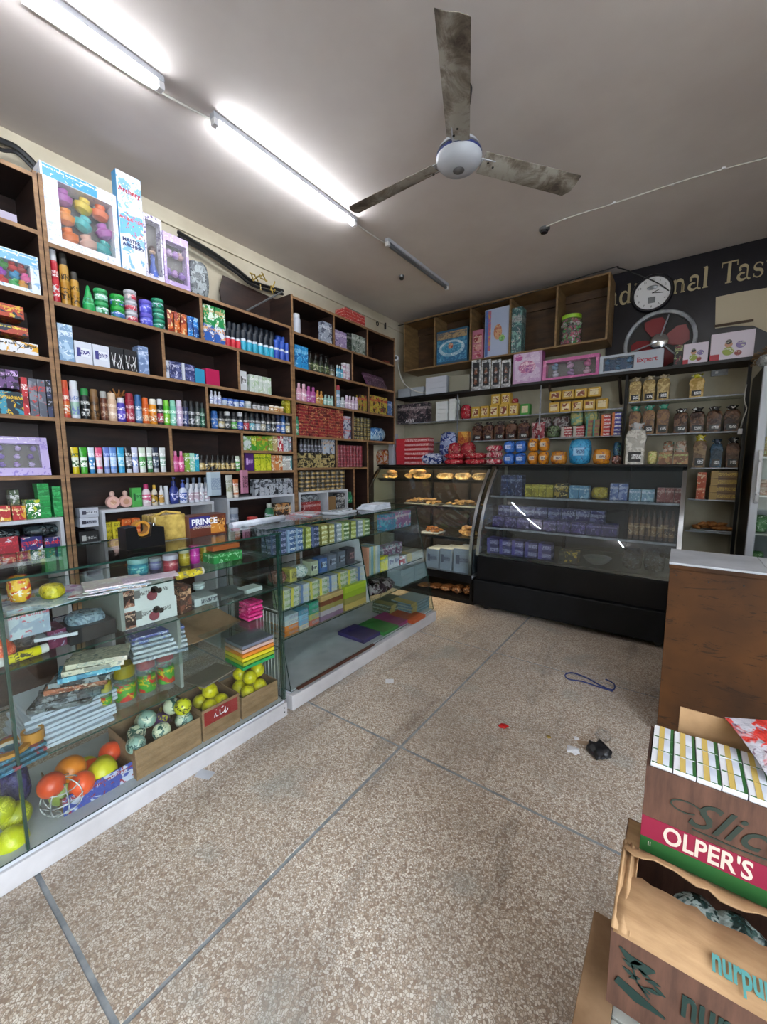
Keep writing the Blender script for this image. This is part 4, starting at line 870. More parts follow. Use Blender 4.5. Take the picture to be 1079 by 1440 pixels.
def counter_two():
    t_ = thing('glass_counter', 'far slant-fronted glass counter full of small boxes', 'counter', (0, 0, 0))
    y0, y1, x0 = 1.51, 3.235, -2.40
    part_box('plinth', (x0, y0-.01, 0), (-1.765, y1+.01, .09), 'plinth_white', t_, .004)
    part_box('deck', (x0+.01, y0+.005, .09), (-1.80, y1-.005, .105), 'white_board', t_)
    def quad(name, pts, th, mat='glass'):
        bm = new_bm(); a = [bm.verts.new(p) for p in pts]; f = bm.faces.new(a); r_ = bmesh.ops.extrude_face_region(bm, geom=[f]); bmesh.ops.translate(bm, verts=[v for v in r_['geom'] if isinstance(v, bmesh.types.BMVert)], vec=th)
        m = bm_mesh(name, bm, mat); m.materials.append(M['glass_edge']); n0 = Vector(th).normalized()
        for p in m.polygons:
            if abs(p.normal.dot(n0)) < .5: p.material_index = 1
        ob(name, m, t_)
    zt_ = 1.055
    quad('front_pane', [(slant(.105), y0, .105), (slant(.105), y1, .105), (slant(zt_), y1, zt_), (slant(zt_), y0, zt_)], (-.006, 0, 0))
    for y, nm in ((y0+.001, 'end_pane'), (y1-.007, 'end_pane')): quad(nm, [(x0, y, .105), (slant(.105)-.008, y, .105), (slant(zt_)-.008, y, zt_), (x0, y, zt_)], (0, .006, 0))
    pane('top_pane', (x0, y0-.04, zt_), (slant(zt_)+.006, y1, zt_+.008), t_)
    for z in (.89, .71, .56, .40):
        y_ = 2.36 if z in (.71, .56) else y1-.02
        pane('glass_shelf', (x0+.01, y0+.015, z-.006), (slant(z)-.02, y_, z), t_, 'shelf_glass')
    pane('glass_shelf', (x0+.01, 2.385, .574), (slant(.58)-.02, y1-.02, .58), t_, 'shelf_glass')
    quad('white_divider', [(x0+.02, 2.363, .40), (slant(.40)-.012, 2.363, .40), (slant(.88)-.012, 2.363, .88), (x0+.02, 2.363, .88)], (0, .014, 0), 'white_board')
    return t_
counter_two()
# wire rack squeezed between the counters
t_ = thing('wire_rack', 'white wire rack standing in the gap between the glass counters', 'rack', (-1.84, 1.478, 0))
bm = new_bm()
for k in range(7): add_vf(bm, *tube_vf([(-.2+k*.03, 0, .0), (-.2+k*.03, 0, .58)], .0025, 6))
ob('upright_wires', bm_mesh('w', bm, 'white', True), t_); ob('frame', me_from('f', *tube_vf([(0, 0, .0), (0, 0, .6), (-.21, 0, .6), (-.21, 0, 0)], .004), True, 'white'), t_)

# near counter, upper level
def C1(z, back=.0): return ('x', -1.815-back, z)
u = 'on the top shelf of near counter'
def flat(name, label, cat, px, py, z, w_, d_, h_, cols, rz, style='art', tilt=0, group=None):
    p = at(px, py, AZ, z); c = (list(cols)+[None]*3)[:3]
    return colours(ob(name, cached(('fl', w_, d_, h_, style), lambda: boxme(w_, d_, h_, style, .001)), None, (p.x, p.y, z+.0006+abs(tilt)*max(w_, d_)*.5), (tilt, 0, rz), label, cat, group), *c)
row(C1(.945, .05), 'bag', 1, 16, 50, 813, ('c8401c', 'e0b030', 'e8e0c8'), 'orange and yellow sweet packet', u, d=.09, zoff=.012)
row(C1(.945, .02), 'bag', 1, 62, 97, 826, ('b8a81c', 'e0d048', '6a6a20'), 'yellow net bag of sweets', u, d=.09, zoff=.01)
for k, (px, py, w_, d_, rz, c_, de) in enumerate(((40, 848, .2, .12, 1.2, ('8a97a4', 'b8c4cc', '4a5a78'), 'grey-blue sticker sheet at the left'), (88, 842, .2, .14, 1.9, ('a8bcc8', 'd0d8dc', '6a88a0'), 'pale blue card sheet under the sweets'), (105, 828, .12, .1, .6, ('c0b0c4', '9a6a98', 'e0d8e4'), 'white and lilac round-print card'), (128, 834, .13, .1, 1.1, ('c4bcc4', 'a84a58', 'ddd'), 'white card with red print'))):
    flat('card_sheet', de+', near counter top shelf', 'card', px, py, .946+.004*k, w_, d_, .003, c_, rz)
for k in range(7):
    flat('booklet', '%s pastel booklet from the bottom of loose pile, near counter' % ORD[k], 'booklet', 160+3*(k % 3), 827-k*1.2, .946+k*.006, .2, .14, .005, (('9aa4b4', '8a7468', 'a8b8c0', '9a8c78', 'b0a8b8', '8aa0a8', 'c0b0b4')[k], ('c8c0b8', 'a8907a', '6a84a0')[k % 3], 'ddd'), 1.35+.18*((k*7) % 5-2)/2, group='loose booklets in near counter')
flat('sheet_of_paper', 'pale pink sheet lying on the booklets, near counter', 'paper', 212, 812, .99, .2, .09, .002, ('c4b4c4', 'd0c4d0', '98a'), 1.3)
S = C1(.945, .14)
row(S, 'jar', 1, 186, 215, 788, ('2a7c94', '3a98a8', '8ac8c0', '7aa8a8'), 'teal glue jar', u); row(C1(.945, .2), 'jar', 1, 214, 232, 786, ('6a6a9c', '8888b0', 'cdd', '98a0a8'), 'violet-grey jar', u)
S = C1(.945, .08)
row(S, 'jar', 1, 235, 256, 782, ('8a2838', 'a03848', 'c88', 'a8a4b4'), 'red jar with white lid', u)
S = C1(.945, .16)
row(S, 'jar', 1, 256, 271, 772, ('a08a20', 'b8a030', 'e8d878', 'a8a890'), 'mustard yellow jar', u); row(S, 'jar', 1, 271, 285, 768, ('b02890', 'c038a0', 'e088c8', 'b83098'), 'magenta jar', u); row(S, 'jar', 1, 286, 300, 768, ('8a7420', 'a08828', 'c8b060', '8a7420'), 'olive jar', u)
a = at(266, 806, AZ, .965); t_ = thing('tube_of_glue', 'yellow cylinder lying on its side before the jars, near counter', 'tube', (a.x, a.y, .963), rot=(HP, 0, .05))
colours(ob('body', lat('b', [(.016, -.06), (.017, -.055), (.017, .055)], 14, mat='art'), t_), 'a8981c', 'c8b838', '665'); colours(ob('cap', lat('c', [(.0175, -.065), (.0175, -.056), (0, -.056)], 14, mat='solid'), t_), 'b0b0a8')
row(C1(.945, .07), 'box', 1, 300, 342, 779, ('1f7a38', '2a8a48', 'a8d8b0'), 'green and white balm display box', u, d=.12); row(C1(1.005, .10), 'sbox', 1, 298, 338, 768, ('a0542a',), 'orange flat box on the green box', u, d=.1)
a = at(44, 932, AZ, .78); t_ = thing('highlighter', 'yellow marker with white ends lying on the middle counter shelf', 'pen', (-1.85, a.y, .778), rot=(HP, 0, .12))
colours(ob('barrel', lat('b', [(.016, -.05), (.017, -.048), (.017, .045)], 14, mat='art'), t_), 'd8cc20', 'd8cc20', '443'); colours(ob('cap', lat('c', [(.0, -.075), (.0165, -.072), (.0165, -.049)], 14, mat='solid'), t_), 'c8c8c4'); colours(ob('end_cap', lat('c', [(.0165, .046), (.0165, .07), (0, .072)], 14, mat='solid'), t_), 'c8c8c4')
# near counter, middle level
u = 'on the middle shelf of near counter'
p_ = solve(2, (-1.88, 0, .76), 1); goods('ball', .085, .085, .085, ('c8401c', 'd0501c', 'e86'), 'ball', 'orange ball at the left end of the near counter middle shelf', 'ball', None, (-1.88, p_, .761), 0)
row(C1(.845, .02), 'box', 1, 12, 74, 857, ('a8b4bc', '8a98a8', 'b05a68'), 'white toy pack with pink print', u, d=.05)
row(C1(.76, .12), 'bag', 2, -30, 70, 868, ('6a6668', '4a484c', '8a8488'), 'dull grey plastic packet', u, d=.14)
flat('notebook', 'white notebook with maroon edge, near counter middle shelf', 'notebook', 82, 892, .80, .13, .1, .012, ('b8bcc4', 'c0c4cc', 'a8acb8'), 1.2, 'solid')
row(C1(.76, .06), 'box', 1, 68, 96, 888, ('5a1c3c', '6a2c48', '889'), 'maroon flat box', u, d=.12)
row(C1(.76, .03), 'sbox', 1, 97, 166, 884, ('15161a',), 'open black display box', u, d=.14); row(C1(.80, .06), 'bag', 1, 98, 155, 868, ('6a8090', '8aa0ac', '50606c'), 'slate-blue plastic packet', u, d=.12)
for k, (de, top) in enumerate((('lower', 853), ('upper', 824))):
    o = row(C1(.76+k*.092, .02), 'lbox', 1, 171+k*-2, 252-k*4, top, ('c4c8c8', 'c4c8c8', '666'), de+' white hair product box with portrait', u, d=.09)[0]
    w2 = o.children[0].dimensions.x/2; h2 = .08
    for nm, cx, cz, rr, cc in (('portrait_shoulders', .012, .03, .022, '7a3844'), ('portrait_hair', .022, .055, .016, '1c1416'), ('portrait_face', .018, .052, .009, 'a87868'), ('portrait_hair', .042, .045, .012, '1c1416')):
        vs, fs = lathe_vf([(rr, 0), (rr*.98, .001)], 16); colours(ob(nm, me_from(nm, [(v[0]+cx, -v[2]-.0462-.0006*(nm != 'portrait_shoulders'), v[1]+cz) for v in vs], fs, False, 'solid'), o), cc)
    colours(part_box('dark_print', (-w2+.001, -.0468, .003), (-w2*.55, -.0452, h2-.004), 'art', o), '2c1c1c', '8a5a4a', 'c8a890')
row(C1(.76, .02), 'box', 1, 254, 271, 826, ('3a2420', '7a4a3a', 'c8a080'), 'dark brown photo box', u, d=.1)
row(C1(.76, .05), 'rbox', 1, 273, 307, 842, ('9aa4a4', 'b8c0c0', '2a3040'), 'open white carton with blue lettering', u, d=.12); row(C1(.83, .08), 'jar', 1, 276, 292, 822, ('8a9494', '98a4a4', 'bcc', 'a0aaaa'), 'grey-white pot', u)
row(C1(.76, .04), 'sbox', 1, 310, 352, 838, ('4a5454',), 'flat slate-grey box', u, d=.16); row(C1(.76, .02), 'sbox', 1, 346, 370, 829, ('a8b4b0',), 'small white device box', u, d=.08)
t_ = thing('kraft_card', 'curled sheet of brown card in the near counter', 'card', (-1.98, 1.03, .62), rot=(0, .18, .1))
bm = new_bm(); add_box(bm, (-.14, -.16, 0), (.14, .2, .003)); bmesh.ops.subdivide_edges(bm, edges=bm.edges[:], cuts=3, use_grid_fill=True)
for v in bm.verts: v.co.z += .5*v.co.y**2
ob('card', bm_mesh('c', bm, 'cardboard'), t_)
for k in range(5): flat('purse', '%s pink purse from the bottom of the pile, near counter' % ORD[k], 'purse', 353, 868-k*5, .655+k*.014, .085, .09, .012, ('a81c5c', 'b82c6c', 'd05a90'), 1.5+.06*(k % 3), 'film', group='pink purses in the near counter')
flat('book_board', 'glass-clear support board under the pink purses in counter', 'board', 340, 890, .645, .3, .26, .006, ('6a7470',), HP, 'shelf_glass')
# near counter, low level
u = 'on the low shelf of near counter'
t_ = thing('tape_roll', 'large orange-yellow tape roll at left end, near counter', 'tape', (-1.86, solve(12, (-1.86, 0, .45), 1), .411))
vs, fs = lathe_vf([(.04, 0), (.062, 0), (.062, .05), (.04, .05), (.04, 0)], 24); ob('tape', me_from('t', vs, fs, True, 'orange_tape'), t_); vs, fs = lathe_vf([(.037, 0), (.04, 0), (.04, .048), (.037, .048), (.037, 0)], 20); colours(ob('core', me_from('c', vs, fs, True, 'solid'), t_), 'c0b8a8')
t_ = thing('tape_roll', 'orange-brown tape roll standing beside larger one, near counter', 'tape', (-1.86, solve(46, (-1.86, 0, .47), 1), .411))
vs, fs = lathe_vf([(.025, 0), (.034, 0), (.034, .075), (.025, .075), (.025, 0)], 20); ob('tape', me_from('t', vs, fs, True, 'orange_tape'), t_); vs, fs = lathe_vf([(.022, 0), (.025, 0), (.025, .073), (.022, .073), (.022, 0)], 20); colours(ob('core', me_from('c', vs, fs, True, 'solid'), t_), 'c0b8a8')
for k in range(8): flat('paper_ream', '%s white exercise pad from the bottom of the stack, near counter' % ORD[k], 'pad', 86+k, 1022-k*7.0, .411+k*.0135, .24, .3, .0125, ('a8b0bc', 'b8c0cc', 'c8d0dc'), -.05+.05*((k*5) % 3), 'solid', group='white pads in near counter')
for k in range(3): flat('colour_book', '%s dark teal book at the far left of near counter' % ORD[k], 'book', 4, 1075-k*8, .411+k*.013, .16, .2, .011, ('2a5a6c', '8a3038', '58a'), .1, 'art', group='teal books in near counter')
for k in range(8): flat('stationery_pack', '%s film-wrapped stationery pack from the bottom, left pile in near counter' % ORD[k], 'pack', 92+7*k, 985-k*8.5, .525+k*.021, .20, .13, .019, (('2a2c30', '5c6468', '8a9094'), ('3c4248', '707880', '2c2e32'), ('23262a', '6a7074', '3c4044'), ('6a3c2c', '985a40', 'c0a898'), ('34383c', '80888c', '222'), ('3a7a98', '60a8c0', 'b0c8d0'), ('8a8c80', 'c0bca8', '889088'), ('a8a898', 'c0bca8', '889088'))[k], 1.0+.25*((k*3) % 4)/3, 'film', group='wrapped packs in near counter')
for k in range(6): flat('magazine', '%s blue and white drawing book from bottom, near counter middle pile' % ORD[k], 'book', 222-k, 915-k*6, .60+k*.014, .22, .17, .012, (('7a8894', '98a4ac', 'b8c0c4')[k % 3] if k < 5 else '4a5090', '4a5a98' if k > 3 else 'a8b0b4', 'c8ccd4'), 1.32+.03*(k % 3), 'film' if k < 3 else 'art', group='drawing books in near counter')
flat('book_board', 'clear support board under the wrapped drawing books in counter', 'board', 200, 935, .592, .45, .26, .006, ('4a5452',), HP, 'shelf_glass')
for a_, b_, cp, de in ((146, 163, 'b8a018', 'yellow-lidded'), (168, 199, 'b89c1c', 'large yellow-lidded'), (200, 226, '9c2028', 'red-lidded'), (228, 253, 'a01c28', 'second red-lidded')):
    row(C1(.41, .04), 'cjar', 1, a_, b_, 925+(205-a_)*.42 if a_ > 160 else 962, ('b03028', '3a8a2c', 'c8b020', cp), de+' jar of coloured sweets', u)
bc = ['23884c', '8a9a28', 'c8b828', 'c87828', 'b8988c', '6a6c7c', '888c90']
for k in range(6): flat('exercise_book', '%s coloured exercise book from bottom of the striped stack' % ORD[k], 'book', 352-k*.3, 927-k*5.5, .411+k*.0175, .19, .17, .016, (bc[k], bc[k], 'c0a8a0'), 1.52+.02*(k % 2), 'solid', group='striped book stack in the near counter')
flat('folded_card', 'grey-brown folded card sheet before the striped books', 'card', 296, 950, .411, .14, .2, .006, ('6a6458', '6a6458', '776'), .2, 'solid')
# near counter, bottom deck
def ball(px, py, z, r_, cols, label, grp, x=None):
    p = at(px, py, AZ, z+r_) if x is None else at(px, py, AX, x)
    return goods('ball', r_*2, r_*2, r_*2, cols, 'ball', label, 'ball', grp, (p.x, p.y, p.z-r_ if x is not None else z), random.random()*6, random.random())
YB_ = ('d0c410', 'd8cc18', 'b8ac0c')
def carton(name, label, x0, x1, y0, y1, z0, z1, mat='cardboard', th=.004, flaps=()):
    """open-topped carton: bottom, four walls, flaps (side, length, lean)"""
    cx, cy = (x0+x1)/2, (y0+y1)/2; t_ = thing(name, label, 'carton', (cx, cy, z0)); w_, d_, h_ = x1-x0, y1-y0, z1-z0
    part_box('bottom', (-w_/2, -d_/2, 0), (w_/2, d_/2, th), mat, t_)
    for nm, lo, hi in (('front_wall', (-w_/2, -d_/2, th), (w_/2, -d_/2+th, h_)), ('back_wall', (-w_/2, d_/2-th, th), (w_/2, d_/2, h_)), ('side_wall', (-w_/2, -d_/2+th, th), (-w_/2+th, d_/2-th, h_)), ('side_wall', (w_/2-th, -d_/2+th, th), (w_/2, d_/2-th, h_))): part_box(nm, lo, hi, mat, t_, .0008)
    for side, ln, lean in flaps:
        bm = new_bm(); L_ = (w_ if side in 'fb' else d_)/2-.003; add_box(bm, (-L_, 0, 0), (L_, th*.7, ln))
        m = bm_mesh('flap', bm, mat); rz = {'f': 0, 'b': math.pi, 'l': -HP, 'r': HP}[side]
        pos = {'f': (0, -d_/2, h_), 'b': (0, d_/2, h_), 'l': (-w_/2, 0, h_), 'r': (w_/2, 0, h_)}[side]
        ob('flap', m, t_, pos, (lean, 0, rz))
    return t_
# flaps lean: positive folds outward
zd = .101
def ysp(px, z=zd, x=-1.82): return solve(px, (x, 0, z), 1)
k1a, k1b = ysp(190), ysp(281); carton('ball_carton', 'cardboard carton of patterned balls in the near counter', -2.08, -1.80, k1a, k1b, zd, .24, flaps=(('l', .05, .9),))
k2a, k2b = ysp(283), ysp(335); c2_ = carton('ball_carton', 'carton with a red label holding yellow smiley balls', -2.05, -1.80, k2a, k2b, zd, .26)
k3a, k3b = ysp(338), ysp(388); carton('ball_carton', 'cardboard carton of yellow balls at counter far end', -2.05, -1.80, k3a, k3b, zd, .22)
cxx = -1.925
colours(part_box('red_label', (.125, -(k2b-k2a)/2+.01, .075), (.1265, (k2b-k2a)/2-.012, .145), 'solid', c2_), '8c1c20')
bm = new_bm()
for k, (pts) in enumerate(([(-.04, .1), (-.035, .12), (-.03, .1), (-.02, .1)], [(-.01, .125), (-.01, .1), (.0, .098), (.008, .104)], [(.012, .1), (.02, .125), (.02, .095), (.03, .1), (.034, .112)], [(-.03, .132), (-.028, .134)], [(.0, .13), (.01, .134)])):
    add_vf(bm, *tube_vf([(.1272, y, z) for y, z in pts], .0022, 5))
ob('label_script', bm_mesh('s', bm, 'white'), c2_)
z3 = .17
for k, (dx, dy, dz, cl) in enumerate(((-.05, -.10, 0, 0), (-.05, -.01, 0, 1), (-.05, .075, 0, 0), (-.13, -.07, .0, 1), (-.13, .02, 0, 2), (-.20, -.02, .0, 1), (-.1, -.04, .06, 0), (-.12, .06, .055, 1), (-.20, .07, .0, 2))):
    cc = (('8aa89c', 'c8ccb8', '1c4a48'), ('c0c4a8', '2c5a50', 'e0dcc0'), ('4a2a5a', '6a3a7a', 'b8b020'))[cl]
    yy = (k1a+k1b)/2+dy*(k1b-k1a)/.24
    goods('ball', .078, .078, .078, cc, 'ball', '%s patterned soft ball counted from front left of the carton' % ORD[k], 'ball', 'patterned balls in the near counter', (-1.80-.0+dx, yy, zd+.095+dz), k*1.1, k*.7)
goods('ball', .078, .078, .078, ('c8c818', 'c8c818', '1c1c10'), 'ball', 'yellow ball with dark print among the patterned balls', 'ball', None, (-1.853, k1b-.055, .262), 0)
for k, (dx, dy, dz) in enumerate(((-.06, -.035, 0), (-.06, .045, 0), (-.14, -.04, 0), (-.14, .04, 0), (-.10, 0, .06), (-.18, .03, .06))):
    goods('ball', .075, .075, .075, YB_, 'ball', '%s smiley yellow ball in the red-label carton, from front' % ORD[k], 'ball', 'yellow balls in red-label carton', (-1.80+dx, (k2a+k2b)/2+dy*.8, .19+dz), k)
for k, (dx, dy, dz) in enumerate(((-.06, -.04, 0), (-.06, .04, 0), (-.14, -.04, 0), (-.14, .045, 0), (-.09, 0, .06), (-.10, .06, .075), (-.17, -.01, .06))):
    goods('ball', .078, .078, .078, YB_, 'ball', '%s yellow ball in the counter end carton, from front' % ORD[k], 'ball', 'yellow balls in the counter end carton', (-1.80+dx, (k3a+k3b)/2+dy, .16+dz), k)
# printed tray and net of balls
ta, tb = ysp(92), ysp(197); t_ = thing('printed_tray', 'low blue printed cardboard tray behind the counter glass', 'tray', (-1.90, (ta+tb)/2, zd)); q = (tb-ta)/2
colours(part_box('front_wall', (.06, -q, 0), (.065, q, .075), 'art', t_), '3a4a98', 'b8bcd0', '8c2838'); 
for lo, hi, nm in (((-.2, -q, 0), (.06, q, .004), 'bottom'), ((-.2, -q, .004), (.06, -q+.004, .06), 'side_wall'), ((-.2, q-.004, .004), (.06, q, .06), 'side_wall')): part_box(nm, lo, hi, 'cardboard', t_)
nb_ = [(72, 1104, .0, 'd04a24', 'dull orange'), (88, 1118, .0, '8a9a50', 'olive striped'), (131, 1120, .02, 'f05820', 'bright orange'), (115, 1102, .06, 'ee5a2c', 'second bright orange'), (99, 1083, .10, 'e08018', 'large orange'), (122, 1083, .08, 'd0c818', 'yellow behind the orange'), (144, 1085, .09, 'ccc41c', 'large yellow'), (147, 1102, .03, 'ccc81c', 'yellow right'), (155, 1058, .13, 'ee5020', 'topmost orange-red')]
for k, (px, py, dz, c_, de) in enumerate(nb_):
    r_ = .045 if 'large' not in de else .055; p = at(px, py, AX, -1.86-.05*(k % 3)-.03*(k > 3)); p.z = max(p.z-r_, zd+.006)
    goods('ball', r_*2, r_*2, r_*2, (c_, c_, c_), 'ball', de+' ball in the pile above the printed tray', 'ball', 'plastic balls in the net', tuple(p), k)
def arc(c, r_, a0, tilt, n=14): return [(c[0]+r_*math.cos(a0)*math.sin(math.pi*i/n), c[1]+r_*math.sin(a0)*math.sin(math.pi*i/n), c[2]+r_*math.cos(math.pi*i/n)) for i in range(n+1)]
bm = new_bm(); c0 = at(88, 1118, AX, -1.86); c0.z = max(c0.z, zd+.075)
for k in range(8): add_vf(bm, *tube_vf(arc(c0, .07, k*.785, 0), .0022, 5))
for zz in (-.04, 0, .04):
    rr = math.sqrt(.07**2-zz*zz); add_vf(bm, *tube_vf([(c0.x+rr*math.cos(a*.4488), c0.y+rr*math.sin(a*.4488), c0.z+zz) for a in range(15)], .0022, 5))
ob('ball_net', bm_mesh('n', bm, 'silver_film'), label='stretched net bag around the olive striped ball, near counter', cat='net')
for px, py, de, c_ in ((17, 1183, 'lowest large yellow', 'c8cc10'), (22, 1147, 'upper yellow', 'a0a418'), (-2, 1142, 'leftmost yellow', 'a8ac14')): ball(px, py, zd, .05, (c_, c_, 'd8d840'), de+' ball in the near counter corner', 'loose yellow balls on counter deck', x=-1.86 if py > 1160 else -1.95)
row(C1(zd, .2), 'bag', 1, 5, 52, 1095, ('2a2450', '3a3068', '4a4070'), 'dark violet soft ball bag', 'on the deck of near counter', d=.14)
# on the near counter top
def ontop(px0, px1, z, x): return solve(px0, (x, 0, z), 1), solve(px1, (x, 0, z), 1)
a, b = ontop(177, 231, 1.081, -1.93); t_ = thing('tape_dispenser', 'black desktop tape dispenser on the near glass counter', 'dispenser', (-1.96, (a+b)/2, 1.0805), HP); q = (b-a)/2
bm = new_bm(); pr_ = [(-q, 0), (q, 0), (q, .085), (q*.35, .095), (q*.25, .05), (-q*.35, .045), (-q*.45, .1), (-q, .095)]
v1 = [bm.verts.new((x, -.04, z)) for x, z in pr_]; v2 = [bm.verts.new((x, .04, z)) for x, z in pr_]; n_ = len(pr_)
bm.faces.new(v1); bm.faces.new(v2[::-1])
for i in range(n_): bm.faces.new([v1[i], v1[(i+1) % n_], v2[(i+1) % n_], v2[i]])
ob('housing', bm_mesh('h', bm, 'black_metal'), t_)
vs, fs = lathe_vf([(.024, -.02), (.035, -.02), (.035, .02), (.024, .02), (.024, -.02)], 24); ob('tape_roll', me_from('r', [(v[0]-q*.05, v[2], v[1]+.085) for v in vs], fs, True, 'orange_tape'), t_)
part_box('cutter', (q*.5, -.025, .09), (q*.62, .025, .105), 'chrome', t_)
a, b = ontop(218, 262, 1.081, -2.02); t_ = thing('gold_wrapped_box', 'gold film-wrapped carton between the dispenser and biscuit box', 'box', (-2.08, (a+b)/2, 1.0805), HP); q = (b-a)/2
ob('wrapping', boxme(2*q, .13, .125, 'gold_film', .008), t_); ob('film_fold', me_from('f', *tube_vf([(-q*.8, -.05, .127), (0, -.02, .14), (q*.8, -.05, .128)], .006), True, 'gold_film'), t_)
a, b = ontop(267, 319, 1.081, -1.98); t_ = thing('biscuit_box', 'blue and brown chocolate biscuit carton on the glass counter', 'box', (-2.03, (a+b)/2, 1.0805), HP); q = (b-a)/2; hq = ztop(727, -1.98, a)-1.081
colours(part_box('carton', (-q, -.05, 0), (q, .05, hq), 'solid', t_), '5a2c20'); colours(part_box('blue_print', (-q+.002, -.051, hq*.45), (q*.1, -.0502, hq-.004), 'solid', t_), '2c2a70')
colours(part_box('biscuit_print', (q*.12, -.051, .01), (q*.9, -.0502, hq-.01), 'art', t_), 'b87830', '5a2a18', 'd8b070')
text('PRINCE', q*.42, 'white', t_, (-q*.88, -.052, hq*.58), (HP, 0, 0), off=.0012, spacing=.95); text('chocolate', q*.25, 'cream_ink', t_, (-q*.85, -.052, hq*.4), (HP, 0, 0), shear=.2)
# far counter contents
def C2(z, back=.0): return ('x', slant(z)-.035-back, z)
pal = [('9aa048', '4a5a30', 'd8d8a8', 'yellow-green'), ('3a5a8c', '8aa0c0', 'd8dce4', 'blue and white'), ('98a0a8', '5a6a80', 'dde', 'silver-grey'), ('5a7a4a', 'a8b070', 'eed', 'green'), ('2c3a60', '4a5a88', 'aac', 'navy'), ('a8a060', '6a6830', 'eec', 'mustard'), ('6a7080', 'a8b0a0', 'ccd', 'slate')]
for k in range(13):
    a_ = 381+k*12.2-k*k*.12; c_ = pal[[4, 4, 1, 1, 0, 4, 5, 5, 2, 3, 0, 2, 3][k]]
    row(C2(.89), 'rbox', 1, a_, a_+10.5, 748-k*1.45, c_[:3], c_[3]+' pen box, %s column from left' % ORD[k], 'far counter top shelf', d=.09, levels=4)
row(C2(.89), 'box', 2, 541, 556, 716+8, ('3a7a98', '58a0b8', 'b06a98'), 'aqua stationery box', 'far counter top shelf end', d=.08); row(C2(.89), 'box', 3, 557, 578, 720, ('8a5a88', '6a9ab0', 'dcc'), 'pink and blue eraser box', 'far counter top shelf end', d=.08)
u = 'far counter second shelf'
row(C2(.71), 'bag', 1, 389, 406, 806, ('6a4038', '8a5a50', 'a88'), 'reddish brown packet', u, d=.1); row(C2(.71), 'rbox', 1, 408, 418, 801, ('9a9448', 'b0a858', '554'), 'yellow flat box', u, d=.08)
row(C2(.71), 'bag', 1, 419, 436, 797, ('a0a8a8', 'c0c8c4', '688'), 'white wrapped packet', u, d=.1)
for k in range(5): row(C2(.71), 'lbox', 1, 437+k*12.8, 448+k*12.8, 790-k*4.6, (('98a088', '3a5a90', '6a7080', '58606c', '3c3a44')[k], ('b8c0b0', 'a8b8c8', '98a0b0', '8a92a0', '8a6a70')[k], '223'), ('sage', 'blue', 'grey', 'dark grey', 'black')[k]+' fronted stationery carton', u, d=.08)
u = 'far counter third shelf'
for k in range(9):
    a_ = 397+k*13.2; c_ = (('b0b4a8', 'b8b050', '6a8a40'), ('a8b0b8', '58709c', 'b8b8a0'), ('b0b4b0', 'c0b848', '58804a'))[(k*2) % 3]
    row(C2(.56), 'rbox', 1, a_, a_+12, 831-k*4.2, c_, ('white and yellow', 'white and blue', 'white and green')[(k*2) % 3]+' chalk box, %s column from left' % ORD[k], u, d=.09, levels=3)
u = 'far counter fourth shelf'
for k, (a_, b_, top, lv, cs) in enumerate(((402, 421, 868, 4, ['b06a28', 'c87830', 'a8b0b0', '98a8b0']), (422, 435, 860, 4, ['b8a890', '6a98b8', '7aa8c4', '4a8098']), (436, 450, 850, 4, ['a85a48', 'a0a060', '388068', '2a8a70']), (452, 484, 841, 5, ['7a6078', 'a8a0a8', '8a8048', '6a3c28', 'a89060']), (486, 516, 827, 4, ['b09858', '8a8048', '8aa028', '98ac30']))):
    for q in range(lv):
        h_ = (ztop(top, slant(.4)-.035, solve(a_, (slant(.4)-.035, 0, .4), 1))-.4)/lv
        y0_, y1_ = solve(a_, (slant(.4)-.035, 0, .4), 1), solve(b_, (slant(.4)-.035, 0, .4), 1)
        goods('sbox' if k > 2 else 'rbox', y1_-y0_-.003, .14, h_-.0006, (cs[q], cs[q], '889'), 'book', '%s book from bottom in %s stack, far counter fourth shelf' % (ORD[q], ORD[k]), 'book', 'book stacks on fourth shelf', (slant(.4)-.035-.075, (y0_+y1_)/2, .4006+q*h_), HP)
u = 'far counter right section'
for k in range(6): row(('x', slant(.58)-.04, .58), 'sbox', 1, 517+k*3.0, 519.5+k*3.0, 770-k*.6, (('a87860', '98a8a0', '6a98a8', 'a8a878', 'b0b8b8', '88a0b0')[k],), ORD[k]+' upright colouring book from left', u, d=.15, name='book')
row(('x', slant(.58)-.035, .58), 'box', 1, 536, 546, 783, ('d0c818', 'c8c838', '687'), 'bright yellow box', u, d=.08)
row(('x', slant(.58)-.035, .58), 'lbox', 2, 547, 562, 782, ('a0a8b0', '8890a0', '446'), 'white ink box', u, d=.08); row(('x', slant(.66)-.05, .665), 'box', 3, 537, 566, 768, ('6a4060', '788890', 'c8c0c8'), 'plum and grey box on top', u, d=.07)
row(('x', slant(.58)-.035, .58), 'box', 1, 563, 571, 783, ('a03038', 'b0b0b0', 'eee'), 'red and white box', u, d=.08)
row(('x', slant(.58)-.035, .58), 'rbox', 1, 572, 596, 778, ('a0a090', 'a89858', '7a8a8c'), 'pale board book, long row', u, d=.1, levels=4)
row(('x', slant(.4)-.035, .40), 'bag', 1, 524, 560, 822, ('2a1c24', '8a8488', '5a3048'), 'dark pile of film-wrapped pouches', u, d=.16)
row(('x', slant(.4)-.035, .40), 'sbox', 2, 564, 601, 800, ('8c9ca4',), 'pale grey-blue paper box', u, d=.15, levels=3)
u = 'far counter bottom deck'
for k in range(4): flat('display_folder', '%s large flat folder on the far counter deck' % ('violet', 'green', 'magenta', 'orange')[k], 'folder', (505, 532, 551, 572)[k], (893, 883, 873, 868)[k], .107+.012*(k % 2)*0+k*.0002, .27, .2, .028, (('322868', '2a7a34', '8a2c6c', 'a8502c')[k],), -.02, 'solid')
